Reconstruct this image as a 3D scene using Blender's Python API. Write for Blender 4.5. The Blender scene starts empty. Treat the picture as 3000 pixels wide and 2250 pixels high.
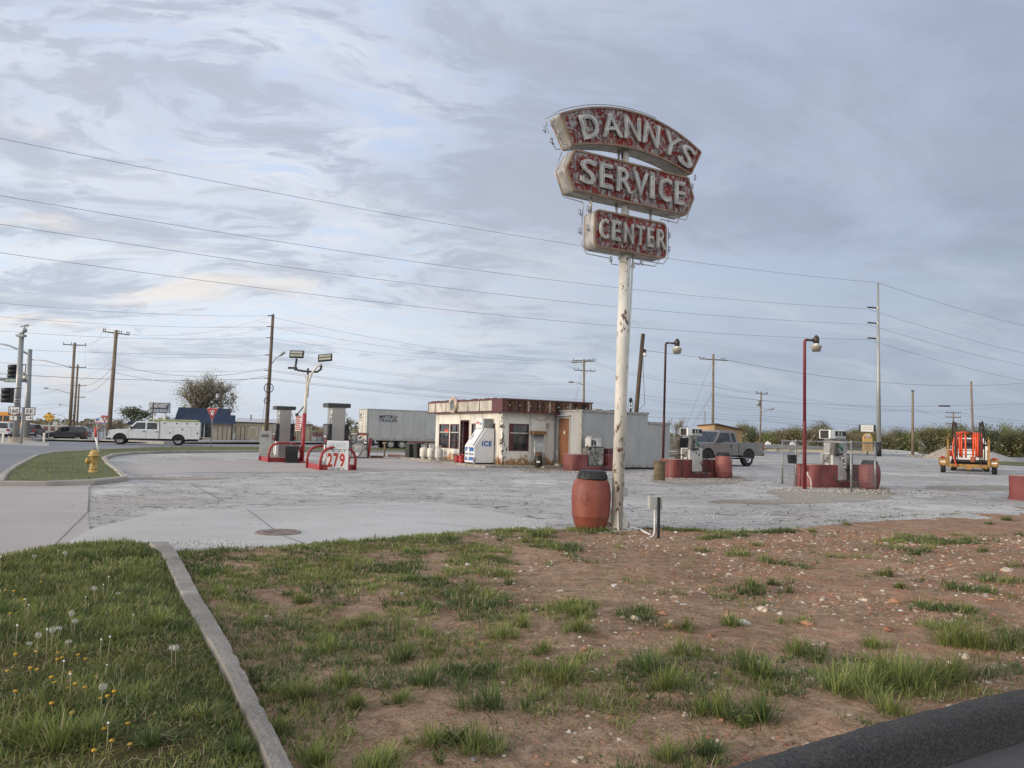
import bpy, bmesh, math, random
import numpy as np
from mathutils import Vector, Matrix, noise
rnd = random.Random(7)
PI = math.pi
sc = bpy.context.scene
COL = sc.collection
# ---------------------------------------------------------------- camera
FPX = 2250.0; PITCH = math.atan(.065); ROLL = .025; EYE = 1.5
cr, sr, cp, sp = math.cos(ROLL), math.sin(ROLL), math.cos(PITCH), math.sin(PITCH)
cam = bpy.data.cameras.new('camera'); camo = bpy.data.objects.new('camera', cam); COL.objects.link(camo)
cam.sensor_width = 36; cam.lens = 36 * FPX / 3000; cam.clip_end = 6000; cam.clip_start = .05
camo.matrix_world = Matrix(((cr, -sr, 0, 0), (-sr * sp, -cr * sp, -cp, 0), (sr * cp, cr * cp, -sp, EYE), (0, 0, 0, 1)))
sc.camera = camo
# ---------------------------------------------------------------- light
SUN_EL, SUN_AZ = math.radians(9), math.radians(-112)       # azimuth clockwise from +Y: low, left and slightly behind
sd = Vector((math.sin(SUN_AZ) * math.cos(SUN_EL), math.cos(SUN_AZ) * math.cos(SUN_EL), math.sin(SUN_EL)))
sl = bpy.data.lights.new('sun', 'SUN'); sl.energy = 2.4; sl.angle = math.radians(12); sl.color = (1, .83, .62)
so = bpy.data.objects.new('sun', sl); COL.objects.link(so); so.rotation_euler = sd.to_track_quat('Z', 'Y').to_euler()
so.location = (-20, -8, 30)
w = bpy.data.worlds.new("World"); sc.world = w; w.use_nodes = True
sc.view_settings.view_transform = 'Standard'; sc.view_settings.look = 'None'; sc.view_settings.exposure = 0.22; sc.view_settings.gamma = 1
nt = w.node_tree; nt.nodes.clear()

class NB:
    """tiny node builder"""
    def __init__(s, tree): s.t = tree; s.n = tree.nodes; s.l = tree.links
    def new(s, ty, **kw):
        n = s.n.new(ty)
        for k, v in kw.items(): setattr(n, k, v)
        return n
    def put(s, sock, v):
        if isinstance(v, bpy.types.NodeSocket): s.l.new(v, sock)
        elif v is not None:
            try: sock.default_value = v
            except Exception: sock.default_value = tuple(v) + (1,)
    def math(s, op, a, b=None, c=None, clamp=False):
        n = s.new('ShaderNodeMath', operation=op); n.use_clamp = clamp
        s.put(n.inputs[0], a); s.put(n.inputs[1], b); s.put(n.inputs[2], c); return n.outputs[0]
    def vmath(s, op, a, b=None):
        n = s.new('ShaderNodeVectorMath', operation=op); s.put(n.inputs[0], a); s.put(n.inputs[1], b); return n.outputs[0]
    def noise(s, vec, scale, detail=4, rough=.5, dist=0, lac=2.0):
        n = s.new('ShaderNodeTexNoise'); s.put(n.inputs['Vector'], vec); n.inputs['Scale'].default_value = scale
        n.inputs['Detail'].default_value = detail; n.inputs['Roughness'].default_value = rough
        n.inputs['Distortion'].default_value = dist; n.inputs['Lacunarity'].default_value = lac
        return n.outputs[0]
    def voro(s, vec, scale, feature='F1', rand=1, out=0):
        n = s.new('ShaderNodeTexVoronoi', feature=feature); s.put(n.inputs['Vector'], vec)
        n.inputs['Scale'].default_value = scale; n.inputs['Randomness'].default_value = rand
        return n.outputs[out]
    def ramp(s, f, a, b, lo=0., hi=1., smooth=True):
        n = s.new('ShaderNodeMapRange'); n.interpolation_type = 'SMOOTHSTEP' if smooth else 'LINEAR'
        s.put(n.inputs[0], f); s.put(n.inputs[1], a); s.put(n.inputs[2], b); s.put(n.inputs[3], lo); s.put(n.inputs[4], hi)
        return n.outputs[0]
    def mix(s, f, a, b, mode='MIX'):
        n = s.new('ShaderNodeMix', data_type='RGBA', blend_type=mode); n.clamp_factor = True
        s.put(n.inputs[0], f); s.put(n.inputs[6], c4(a)); s.put(n.inputs[7], c4(b)); return n.outputs[2]
    def scale3(s, vec, v):
        n = s.new('ShaderNodeVectorMath', operation='MULTIPLY'); s.put(n.inputs[0], vec); n.inputs[1].default_value = v; return n.outputs[0]
def c4(c):
    if isinstance(c, bpy.types.NodeSocket): return c
    return tuple(c) + (1,) if len(c) == 3 else c
def srgb(r, g, b):
    f = lambda x: ((x / 255 + .055) / 1.055) ** 2.4 if x > 10 else x / 255 / 12.92
    return (f(r), f(g), f(b))

b = NB(nt)
sky = b.new('ShaderNodeTexSky', sky_type='NISHITA'); sky.sun_disc = False
sky.sun_elevation = SUN_EL; sky.sun_rotation = SUN_AZ; sky.air_density = 1.2; sky.dust_density = 2
tc = b.new('ShaderNodeTexCoord'); vec = b.vmath('NORMALIZE', tc.outputs['Generated'])
xyz = b.new('ShaderNodeSeparateXYZ'); b.put(xyz.inputs[0], vec); X, Y, Z = xyz.outputs
zz = b.math('ADD', b.math('MAXIMUM', Z, 0), .24)
cv = b.new('ShaderNodeCombineXYZ'); b.put(cv.inputs[0], b.math('DIVIDE', X, zz)); b.put(cv.inputs[1], b.math('DIVIDE', Y, zz))
uv = cv.outputs[0]
rot = b.new('ShaderNodeMapping'); b.put(rot.inputs[0], uv); rot.inputs['Rotation'].default_value = (0, 0, math.radians(-24)); rot.inputs['Scale'].default_value = (.80, 1.15, 1)
uvr = rot.outputs[0]
warp = b.new('ShaderNodeTexNoise'); b.put(warp.inputs['Vector'], uvr); warp.inputs['Scale'].default_value = .9; warp.inputs['Detail'].default_value = 3
wv = b.vmath('ADD', uvr, b.scale3(b.vmath('SUBTRACT', warp.outputs['Color'], (.5, .5, .5)), (.75, .65, 0)))
left = b.ramp(X, .46, -.42)                # the brighter, more broken side of the sky
vleft = b.ramp(X, .05, -.6)
big = b.noise(wv, .62, 3, .5)
mid = b.noise(wv, 1.7, 6, .60, .25)
w2 = b.new('ShaderNodeTexNoise'); b.put(w2.inputs['Vector'], uvr); w2.inputs['Scale'].default_value = 3.2; w2.inputs['Detail'].default_value = 3
wf = b.vmath('ADD', wv, b.scale3(b.vmath('SUBTRACT', w2.outputs['Color'], (.5, .5, .5)), (.24, .2, 0)))
fine = b.noise(b.scale3(wf, (1.0, 1.35, 1)), 6.0, 9, .62, .1)
tiny = b.noise(b.scale3(wf, (1.0, 1.5, 1)), 15, 5, .6)
amp = b.math('ADD', b.math('MULTIPLY', left, .62), .24)
tex = b.math('ADD', b.math('MULTIPLY', b.math('SUBTRACT', fine, .5), 1.0), b.math('MULTIPLY', b.math('SUBTRACT', tiny, .5), .45))
cover = b.math('ADD', b.math('ADD', b.math('MULTIPLY', b.math('SUBTRACT', big, .5), .9), b.math('MULTIPLY', b.math('SUBTRACT', mid, .5), 1.1)), b.math('MULTIPLY', tex, amp))
cl = b.ramp(cover, -.24, .20)
gap = b.mix(left, srgb(168, 181, 207), srgb(194, 211, 238))
gap = b.mix(b.ramp(Z, .40, .06), gap, b.mix(left, srgb(168, 181, 199), srgb(216, 229, 243)))
cloud = b.mix(left, srgb(150, 161, 181), srgb(181, 187, 203))
cloud = b.mix(b.ramp(Z, .36, .04), cloud, b.mix(left, srgb(149, 162, 181), srgb(184, 193, 208)))
base = b.mix(cl, gap, cloud)
# sun-lit bright crests on the thin edges of the cloud, creamy to the left
crest = b.math('MULTIPLY', b.ramp(b.math('ABSOLUTE', b.math('SUBTRACT', cover, -.06)), .15, .0), b.math('ADD', b.math('MULTIPLY', left, .62), .13))
crest = b.math('MULTIPLY', crest, b.ramp(tex, -.22, .16))
base = b.mix(crest, base, b.mix(left, srgb(184, 190, 204), srgb(233, 233, 238)))
warm = b.math('MULTIPLY', b.ramp(b.noise(wv, 2.1, 5, .55), .52, .68), b.math('MULTIPLY', b.math('ADD', b.math('MULTIPLY', vleft, .8), b.math('MULTIPLY', left, .2)), b.ramp(Z, .46, .16)))
base = b.mix(b.math('MULTIPLY', warm, .95), base, srgb(238, 228, 218))
lav = b.math('MULTIPLY', b.ramp(b.noise(uv, .75, 4, .5), .46, .64), .32)
base = b.mix(lav, base, b.mix(left, srgb(174, 180, 193), srgb(199, 199, 209)))
band = b.math('MULTIPLY', b.ramp(Z, .0, .08), b.ramp(Z, .34, .20)); bandn = b.ramp(b.noise(b.scale3(wf, (.8, 3.0, 1)), 1.3, 6, .6), .50, .66)
base = b.mix(b.math('MULTIPLY', b.math('MULTIPLY', band, bandn), .6), base, b.mix(left, srgb(186, 193, 203), srgb(226, 229, 233)))
base = b.mix(b.ramp(Z, .12, .0, 0, .75), base, b.mix(left, srgb(158, 171, 188), srgb(196, 205, 216)))
# the sky behind the viewer, round the low sun, is brighter
behind = b.ramp(Y, .2, -.5, 1.0, 1.6)
sunny = b.ramp(X, -.55, -.95, 0, 1.0)
base = b.mix(b.ramp(Y, .2, -.4, 0, .6), base, (.74, .72, .68))
gain = b.math('MULTIPLY', b.math('ADD', behind, sunny), 1 / .1)
sc_ = b.new('ShaderNodeVectorMath', operation='SCALE'); b.put(sc_.inputs[0], base); b.put(sc_.inputs['Scale'], gain)
allsky = b.mix(.94, sky.outputs[0], sc_.outputs[0])
bg = b.new('ShaderNodeBackground'); b.put(bg.inputs[0], allsky); bg.inputs[1].default_value = .1
wo = b.new('ShaderNodeOutputWorld'); b.l.new(bg.outputs[0], wo.inputs[0])
# ---------------------------------------------------------------- placing: a pixel of the 3000x2250 photograph -> a point of the place
def ray(px, py):
    u = (px - 1500) / FPX; v = (1125 - py) / FPX
    up = u * sr + v * cr; uu = u * cr - v * sr
    return uu, cp - up * sp, sp + up * cp
def sm(t): t = max(0., min(1., t)); return t * t * (3 - 2 * t)
def ZG(x, y):
    return -.3 * sm((y - 45) / 25) * sm((5 - x) / 15) - 4.0 * sm((y - 118) / 30) * sm((x - 8) / 14)
def G(px, py, z=None, dz=0.):
    d = ray(px, py); zz = 0. if z is None else z
    for _ in range(8 if z is None else 1):
        t = (zz - EYE) / d[2]
        if z is None:
            if t < 0 or t > 400: t = 400
            zz = ZG(d[0] * t, d[1] * t) + dz
    return Vector((d[0] * t, d[1] * t, zz))
def D(px, py, Y):
    d = ray(px, py); t = Y / d[1]; return Vector((d[0] * t, Y, EYE + d[2] * t))
def PP(px, py, o, n):          # where the line of sight meets the upright plane through o with normal n
    d = Vector(ray(px, py)); e = Vector((0, 0, EYE)); t = (Vector(o) - e).dot(n) / d.dot(n); return e + d * t
def onwall(px, py, o, s):      # -> (distance along s, height) on the upright plane through o along s
    s = Vector((s[0], s[1], 0)); n = Vector((s.y, -s.x, 0)); p = PP(px, py, (o[0], o[1], 0), n)
    return (p - Vector((o[0], o[1], 0))).dot(s), p.z
# ---------------------------------------------------------------- materials
def bsdf(nb, color, rough, metal=0, normal=None, coat=0, trans=0, spec=.5):
    n = nb.new('ShaderNodeBsdfPrincipled'); nb.put(n.inputs['Base Color'], c4(color)); nb.put(n.inputs['Roughness'], rough)
    nb.put(n.inputs['Metallic'], metal); n.inputs['Coat Weight'].default_value = coat; n.inputs['Specular IOR Level'].default_value = spec
    if trans: n.inputs['Transmission Weight'].default_value = trans
    if normal is not None: nb.l.new(normal, n.inputs['Normal'])
    return n
def newmat(name):
    m = bpy.data.materials.new(name); m.use_nodes = True; m.node_tree.nodes.clear(); return m, NB(m.node_tree)
def outm(nb, sh):
    o = nb.new('ShaderNodeOutputMaterial'); nb.l.new(sh.outputs[0], o.inputs[0])
def bumpn(nb, h, strength, dist=.01):
    n = nb.new('ShaderNodeBump'); n.inputs['Strength'].default_value = strength; n.inputs['Distance'].default_value = dist
    nb.put(n.inputs['Height'], h); return n.outputs[0]
MATS = {}
def mat(name, col, rough=.6, metal=0, var=.12, vs=3., bump=0, bs=40., dirt=None, wear=None, wear2=None, coat=0, stretch=None, emit=None, spec=.5):
    """dirt=(colour, amount, scale); wear=(colour, threshold, scale)"""
    if name in MATS: return MATS[name]
    m, nb = newmat(name); tc = nb.new('ShaderNodeTexCoord').outputs['Object']
    if stretch: tc = nb.scale3(tc, stretch)
    v = nb.noise(tc, vs, 5, .6)
    dark = tuple(c * (1 - var * 1.6) for c in col); lite = tuple(min(1, c * (1 + var)) for c in col)
    c = nb.mix(nb.ramp(v, .3, .7), dark, lite)
    r = nb.math('ADD', nb.math('MULTIPLY', v, .2), rough - .1)
    if dirt: c = nb.mix(nb.ramp(nb.noise(tc, dirt[2], 6, .65, .4), .45, .75, 0, dirt[1]), c, dirt[0])
    h = nb.noise(tc, bs, 4, .6)
    me = metal
    for wr in (wear, wear2):
        if wr:
            wn = nb.noise(tc, wr[2], 8, .68, .35); f = nb.ramp(wn, wr[1], wr[1] + .02)
            edge = nb.ramp(wn, wr[1] - .03, wr[1] + .01)
            c = nb.mix(nb.math('MULTIPLY', edge, .35), c, tuple(x * .5 for x in col)); c = nb.mix(f, c, wr[0])
            h = nb.math('SUBTRACT', h, nb.math('MULTIPLY', f, .8))
    s = bsdf(nb, c, r, me, bumpn(nb, h, bump) if bump else None, coat, spec=spec)
    if emit: nb.put(s.inputs['Emission Color'], c4(emit[0])); s.inputs['Emission Strength'].default_value = emit[1]
    outm(nb, s); MATS[name] = m; return m
def glass_dark(name='dark_glass', col=(.012, .014, .016)):
    if name in MATS: return MATS[name]
    m, nb = newmat(name); tc = nb.new('ShaderNodeTexCoord').outputs['Object']
    s = bsdf(nb, nb.mix(nb.ramp(nb.noise(tc, 2.2, 4), .4, .65), col, tuple(x * 2.6 for x in col)), .06, 0, None, spec=.6); outm(nb, s); MATS[name] = m; return m
# ---------------------------------------------------------------- mesh building
class MB:
    def __init__(s): s.v = []; s.f = []; s.m = []; s.s = []; s.X = Matrix(); s.mi = 0; s.sf = False
    def use(s, i, smooth=None):
        s.mi = i
        if smooth is not None: s.sf = smooth
        return s
    def at(s, *a):
        s.X = a[0] if isinstance(a[0], Matrix) else Matrix.Translation(Vector(a)); return s
    def add(s, vs, fs, smooth=None):
        o = len(s.v); X = s.X
        s.v += [tuple(X @ Vector(p)) for p in vs]
        for f in fs: s.f.append(tuple(i + o for i in f)); s.m.append(s.mi); s.s.append(s.sf if smooth is None else smooth)
        return s
    def box(s, x0, x1, y0, y1, z0, z1):
        return s.add([(x0, y0, z0), (x1, y0, z0), (x1, y1, z0), (x0, y1, z0), (x0, y0, z1), (x1, y0, z1), (x1, y1, z1), (x0, y1, z1)],
                     [(0, 3, 2, 1), (4, 5, 6, 7), (0, 1, 5, 4), (1, 2, 6, 5), (2, 3, 7, 6), (3, 0, 4, 7)], False)
    def frust(s, b0, b1, z0, z1):     # rectangles (x0,x1,y0,y1) at z0 and z1
        vs = [(b[i], b[j], z) for b, z in ((b0, z0), (b1, z1)) for i, j in ((0, 2), (1, 2), (1, 3), (0, 3))]
        return s.add(vs, [(0, 3, 2, 1), (4, 5, 6, 7), (0, 1, 5, 4), (1, 2, 6, 5), (2, 3, 7, 6), (3, 0, 4, 7)], False)
    def tube(s, pts, r, n=8, caps=True, smooth=True):
        P = [Vector(p) for p in pts]; R = r if isinstance(r, (list, tuple)) else [r] * len(P)
        up = None; vs = []; fs = []
        for i, p in enumerate(P):
            t = ((P[min(i + 1, len(P) - 1)] - P[max(i - 1, 0)]))
            if t.length < 1e-9: t = Vector((0, 0, 1))
            t.normalize()
            if up is None: up = t.orthogonal().normalized()
            up = (up - t * up.dot(t))
            up = up.normalized() if up.length > 1e-6 else t.orthogonal().normalized()
            q = t.cross(up)
            for k in range(n):
                a = 2 * PI * k / n; vs.append(tuple(p + (up * math.cos(a) + q * math.sin(a)) * R[i]))
        for i in range(len(P) - 1):
            for k in range(n):
                k2 = (k + 1) % n; fs.append((i * n + k, i * n + k2, (i + 1) * n + k2, (i + 1) * n + k))
        if caps: fs.append(tuple(range(n))[::-1]); fs.append(tuple(range((len(P) - 1) * n, len(P) * n)))
        o = len(s.f); s.add(vs, fs, smooth)
        if caps: s.s[-1] = s.s[-2] = False
        return s
    def cyl(s, p0, p1, r0, r1=None, n=12, smooth=True): return s.tube([p0, p1], [r0, r0 if r1 is None else r1], n, True, smooth)
    def lathe(s, prof, n=24, c=(0, 0, 0), axis='z', caps=True, smooth=True, sx=1., sy=1.):
        vs = []; fs = []
        for (r, z) in prof:
            for k in range(n):
                a = 2 * PI * k / n; x, y = r * math.cos(a) * sx, r * math.sin(a) * sy
                q = (x, y, z) if axis == 'z' else ((z, x, y) if axis == 'x' else (y, z, x))
                vs.append((q[0] + c[0], q[1] + c[1], q[2] + c[2]))
        for i in range(len(prof) - 1):
            for k in range(n):
                k2 = (k + 1) % n; fs.append((i * n + k, i * n + k2, (i + 1) * n + k2, (i + 1) * n + k))
        s.add(vs, fs, smooth)
        if caps:
            if prof[0][0] > 1e-5: s.add(vs[:n], [tuple(range(n))[::-1]], False)
            if prof[-1][0] > 1e-5: s.add(vs[-n:], [tuple(range(n))], False)
        return s
    def prism(s, poly, a, b, axis='y', smooth=False):     # polygon in the two other axes, from a to b along axis
        f = {'y': lambda u, v, w: (u, w, v), 'x': lambda u, v, w: (w, u, v), 'z': lambda u, v, w: (u, v, w)}[axis]
        n = len(poly); vs = [f(u, v, a) for u, v in poly] + [f(u, v, b) for u, v in poly]
        fs = [tuple(range(n)), tuple(range(n, 2 * n))[::-1]]
        s.add(vs, fs, False)
        return s.add(vs, [(i, (i + 1) % n, (i + 1) % n + n, i + n) for i in range(n)], smooth)
    def ball(s, c, r, n=10, sz=1.):
        return s.lathe([(max(r * math.sin(PI * i / n), 1e-6), -r * sz * math.cos(PI * i / n)) for i in range(n + 1)], n * 2, c, caps=False)
    def sheet(s, pts): return s.add(pts, [tuple(range(len(pts)))], False)
    def build(s, name, mats, parent=None, bevel=0, recalc=True, loc=None, rotz=0, seg=2):
        me = bpy.data.meshes.new(name); me.from_pydata(s.v, [], s.f)
        if not isinstance(mats, (list, tuple)): mats = [mats]
        for m in mats: me.materials.append(m)
        me.polygons.foreach_set('material_index', s.m); me.polygons.foreach_set('use_smooth', s.s); me.update()
        if recalc:
            bm = bmesh.new(); bm.from_mesh(me); bmesh.ops.remove_doubles(bm, verts=bm.verts, dist=1e-5)
            bmesh.ops.recalc_face_normals(bm, faces=bm.faces); bm.to_mesh(me); bm.free()
        o = bpy.data.objects.new(name, me); COL.objects.link(o)
        if parent is not None: o.parent = parent
        if loc is not None: o.location = loc
        o.rotation_euler.z = rotz
        if bevel:
            md = o.modifiers.new('bevel', 'BEVEL'); md.width = bevel; md.segments = seg; md.limit_method = 'ANGLE'; md.angle_limit = .6
        return o
def tag(o, label=None, cat=None, group=None, kind=None):
    if label: o['label'] = label
    if cat: o['category'] = cat
    if group: o['group'] = group
    if kind: o['kind'] = kind
    return o
def thing(name, label, cat, loc=(0, 0, 0), rotz=0, group=None):
    o = bpy.data.objects.new(name, None); COL.objects.link(o); o.location = loc; o.rotation_euler.z = rotz; o.empty_display_size = .2
    return tag(o, label, cat, group)
def part(name, mb, mats, parent, bevel=0, label=None, **k):
    o = mb.build(name, mats, parent, bevel, **k)
    if label: o['label'] = label
    return o
def copy_tree(o, parent=None, keep=False):
    c = o.copy(); COL.objects.link(c)
    if parent is not None: c.parent = parent
    for ch in o.children: copy_tree(ch, c)
    return c
def copy_thing(o, label, loc, rotz=None, scale=None):
    c = copy_tree(o); c['label'] = label; c.location = loc
    if rotz is not None: c.rotation_euler.z = rotz
    if scale is not None: c.scale = scale if isinstance(scale, (tuple, list)) else (scale,) * 3
    return c
_tc = {}
def text_geo(ch, bold=0., shear=0., extrude=.5):
    k = (ch, bold, shear)
    if k not in _tc:
        cu = bpy.data.curves.new('t', 'FONT'); cu.body = ch; cu.offset = bold; cu.shear = shear; cu.extrude = .5; cu.resolution_u = 3; cu.space_character = 1.0 + bold * 3
        ob = bpy.data.objects.new('t', cu); COL.objects.link(ob)
        dg = bpy.context.evaluated_depsgraph_get(); dg.update(); me = bpy.data.meshes.new_from_object(ob.evaluated_get(dg))
        vs = [tuple(v.co) for v in me.vertices]; fs = [tuple(p.vertices) for p in me.polygons]
        bpy.data.objects.remove(ob); bpy.data.curves.remove(cu); bpy.data.meshes.remove(me)
        xs = [v[0] for v in vs]; ys = [v[1] for v in vs]
        _tc[k] = (vs, fs, min(xs), max(xs), min(ys), max(ys))
    return _tc[k]
def text(mb, s, X, h, w=None, ext=.003, bold=0., shear=0., fn=None):
    """text centred on the origin of X's xy plane (x right, y up, towards the reader +z)"""
    vs, fs, x0, x1, y0, y1 = text_geo(s, bold, shear)
    ky = h / (y1 - y0); kx = (w / (x1 - x0)) if w else ky
    q = [((x - (x0 + x1) / 2) * kx, (y - (y0 + y1) / 2) * ky, (z + .5) * ext) for x, y, z in vs]
    if fn: q = [fn(*p) for p in q]
    k = mb.X; mb.X = k @ X; mb.add(q, fs, False); mb.X = k
def face_frame(o, s, n):       # matrix: x along s, y up, z along n, origin o
    s = Vector(s).normalized(); n = Vector(n).normalized(); u = n.cross(s)
    return Matrix(((s.x, u.x, n.x, o[0]), (s.y, u.y, n.y, o[1]), (s.z, u.z, n.z, o[2]), (0, 0, 0, 1)))
FR = lambda x, y, z: Matrix(((1, 0, 0, x), (0, 0, -1, y), (0, 1, 0, z), (0, 0, 0, 1)))     # lettering facing -Y
FL = lambda x, y, z: Matrix(((0, 0, -1, x), (-1, 0, 0, y), (0, 1, 0, z), (0, 0, 0, 1)))    # lettering facing -X
def sag(a, b_, s, n=14):
    a = Vector(a); b_ = Vector(b_); return [a.lerp(b_, i / n) - Vector((0, 0, s * 4 * (i / n) * (1 - i / n))) for i in range(n + 1)]
# ---------------------------------------------------------------- the ground and its sheets
def sheet_obj(name, pts, dz, m, step=3.0, zf=ZG, kind='structure', tc=None):
    """a ground sheet over a plan polygon, cut along world grid lines and laid dz above the terrain"""
    bm = bmesh.new(); vs = [bm.verts.new((p[0], p[1], 0)) for p in pts]; f = bm.faces.new(vs)
    bmesh.ops.triangulate(bm, faces=[f])
    xs = [p[0] for p in pts]; ys = [p[1] for p in pts]
    for ax, lo, hi in ((0, min(xs), max(xs)), (1, min(ys), max(ys))):
        k = math.floor(lo / step) * step
        while k < hi:
            k += step
            if abs(k) > 170: k = math.floor(k / 60) * 60 + 60
            if k >= hi: break
            no = Vector((1, 0, 0)) if ax == 0 else Vector((0, 1, 0))
            bmesh.ops.bisect_plane(bm, geom=bm.verts[:] + bm.edges[:] + bm.faces[:], plane_co=no * k, plane_no=no)
    for v in bm.verts: v.co.z = zf(v.co.x, v.co.y) + dz
    bmesh.ops.recalc_face_normals(bm, faces=bm.faces)
    for f in bm.faces:
        if f.normal.z < 0: f.normal_flip()
    me = bpy.data.meshes.new(name); bm.to_mesh(me); bm.free(); me.materials.append(m)
    o = bpy.data.objects.new(name, me); COL.objects.link(o); return tag(o, kind=kind) if kind else o
def gp(px): return [G(*p) for p in px]

def ground_mat(name, base, dark, lite, crack=0, grain=60, streak=.5, rough=.85, patch=None, crack_col=(.05, .05, .055), bump=.5, stain=0, pale=None):
    m, nb = newmat(name); tc = nb.new('ShaderNodeTexCoord').outputs['Object']
    big = nb.noise(tc, .16, 5, .6, .5); med = nb.noise(tc, 1.1, 6, .65, .3); fin = nb.noise(tc, grain, 3, .7)
    st = nb.noise(nb.scale3(tc, (.35, 2.2, 1)), 1.0, 6, .62, .6)
    c = nb.mix(nb.ramp(big, .35, .68), dark, lite)
    c = nb.mix(nb.ramp(med, .3, .7, 0, .8), c, base)
    c = nb.mix(nb.math('MULTIPLY', nb.ramp(st, .5, .72), streak), c, lite)
    c = nb.mix(nb.math('MULTIPLY', nb.ramp(st, .46, .30), streak), c, dark)
    if pale: c = nb.mix(nb.math('MULTIPLY', nb.ramp(nb.noise(tc, .33, 7, .68, .8), .52, .66), pale[1]), c, pale[0])
    if patch: c = nb.mix(nb.math('MULTIPLY', nb.ramp(nb.noise(tc, .23, 6, .6, .4), .50, .62), patch[1]), c, patch[0])
    c = nb.mix(nb.ramp(fin, .35, .75, 0, .55), nb.mix(.35, c, dark), nb.mix(.3, c, lite))
    h = fin
    if crack:
        wv = nb.vmath('ADD', tc, nb.scale3(nb.vmath('SUBTRACT', nb.new('ShaderNodeTexNoise').outputs['Color'], (.5, .5, .5)), (.0, .0, 0)))
        wn = nb.new('ShaderNodeTexNoise'); nb.put(wn.inputs['Vector'], tc); wn.inputs['Scale'].default_value = 1.6; wn.inputs['Detail'].default_value = 5
        wv = nb.vmath('ADD', tc, nb.scale3(nb.vmath('SUBTRACT', wn.outputs['Color'], (.5, .5, .5)), (.5, .5, 0)))
        e1 = nb.voro(nb.scale3(wv, (1, 1.5, 1)), 1.5, 'DISTANCE_TO_EDGE'); e2 = nb.voro(wv, 3.9, 'DISTANCE_TO_EDGE')
        reg = nb.ramp(nb.noise(tc, .21, 3, .5), .42, .56)
        k = nb.math('MAXIMUM', nb.ramp(e1, .035, .008), nb.math('MULTIPLY', nb.ramp(e2, .045, .012), reg))
        k = nb.math('MULTIPLY', k, nb.ramp(nb.noise(tc, 1.3, 3), .38, .55))
        c = nb.mix(nb.math('MULTIPLY', k, crack), c, crack_col); h = nb.math('SUBTRACT', fin, nb.math('MULTIPLY', k, 1.5))
    if stain: c = nb.mix(nb.math('MULTIPLY', nb.ramp(nb.noise(tc, .9, 6, .7, 1.), .60, .72), stain), c, tuple(x * .35 for x in dark))
    s = bsdf(nb, c, rough, 0, bumpn(nb, h, bump, .012), spec=.3); outm(nb, s); return m
M_lot = ground_mat('worn_lot', (.44, .425, .40), (.29, .278, .262), (.60, .58, .545), crack=.8, patch=((.34, .29, .24), .6), pale=((.72, .70, .66), .85), stain=.55, streak=.75)
M_conc_new = ground_mat('pale_concrete', (.47, .46, .435), (.38, .37, .35), (.55, .54, .52), grain=70, streak=.7, stain=.25, bump=.3, patch=((.42, .38, .33), .5))
M_conc_pink = ground_mat('tan_concrete', (.41, .365, .335), (.34, .30, .28), (.49, .45, .42), grain=80, streak=.4, stain=.3, bump=.25)
M_road = ground_mat('asphalt_road', (.22, .22, .235), (.17, .17, .185), (.28, .28, .295), grain=70, streak=.6, stain=.3, bump=.3)
M_park = ground_mat('dark_asphalt', (.09, .088, .088), (.06, .058, .058), (.15, .145, .14), grain=120, streak=.7, stain=0, bump=.7, pale=((.24, .20, .16), .5))
M_far = ground_mat('far_ground', (.22, .215, .16), (.14, .16, .08), (.32, .30, .26), grain=20, streak=.4)
M_turf = ground_mat('turf', (.10, .115, .035), (.06, .075, .02), (.17, .165, .07), grain=50, streak=.5, patch=((.22, .19, .11), .45), bump=.8)
M_kerb = ground_mat('kerb_concrete', (.40, .36, .31), (.27, .24, .21), (.50, .47, .42), grain=60, streak=.5, stain=.5, bump=.4)
M_kerbnear = ground_mat('near_kerb_concrete', (.29, .265, .235), (.17, .155, .135), (.40, .375, .34), grain=38, streak=.6, stain=.6, bump=1.4, pale=((.58, .56, .52), .9))

ground = sheet_obj('ground', [(-1800, -300), (1800, -300), (1800, 3000), (-1800, 3000)], -.16, M_far, 6.0)
# the lot
lot_px = [(-200, 1440), (300, 1400), (335, 1345), (384, 1333), (497, 1329), (1290, 1325)]
lot = [Vector((-22, 7, 0)), G(-200, 1440), G(267, 1424), G(364, 1411), G(312, 1367), G(303, 1348), G(328, 1339), G(384, 1332), G(497, 1328), G(800, 1325), G(1290, 1324), G(1700, 1326), G(2000, 1326), G(2600, 1336), G(2940, 1352), G(3400, 1368), Vector((34, 12, 0)), Vector((14, 8, 0)), Vector((4, 6, 0))]
sheet_obj('gravel_lot', lot, 0, M_lot)
sheet_obj('concrete_slab', [G(*p) for p in [(100, 1650), (262, 1552), (470, 1500), (800, 1487), (1290, 1472), (1460, 1502), (1600, 1530), (1600, 1565), (1200, 1600), (700, 1640), (500, 1640)]], .008, M_conc_new)
sheet_obj('driveway_apron', [G(*p) for p in [(-500, 1720), (-450, 1425), (0, 1424), (267, 1420), (258, 1503), (262, 1552), (100, 1655), (-60, 1720)]], .004, M_conc_pink)
sheet_obj('station_apron', [G(*p) for p in [(330, 1372), (430, 1352), (760, 1347), (1060, 1342), (1240, 1347), (1500, 1372), (1300, 1378), (1000, 1383), (560, 1385), (400, 1392)]], .006, M_conc_pink)
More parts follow.
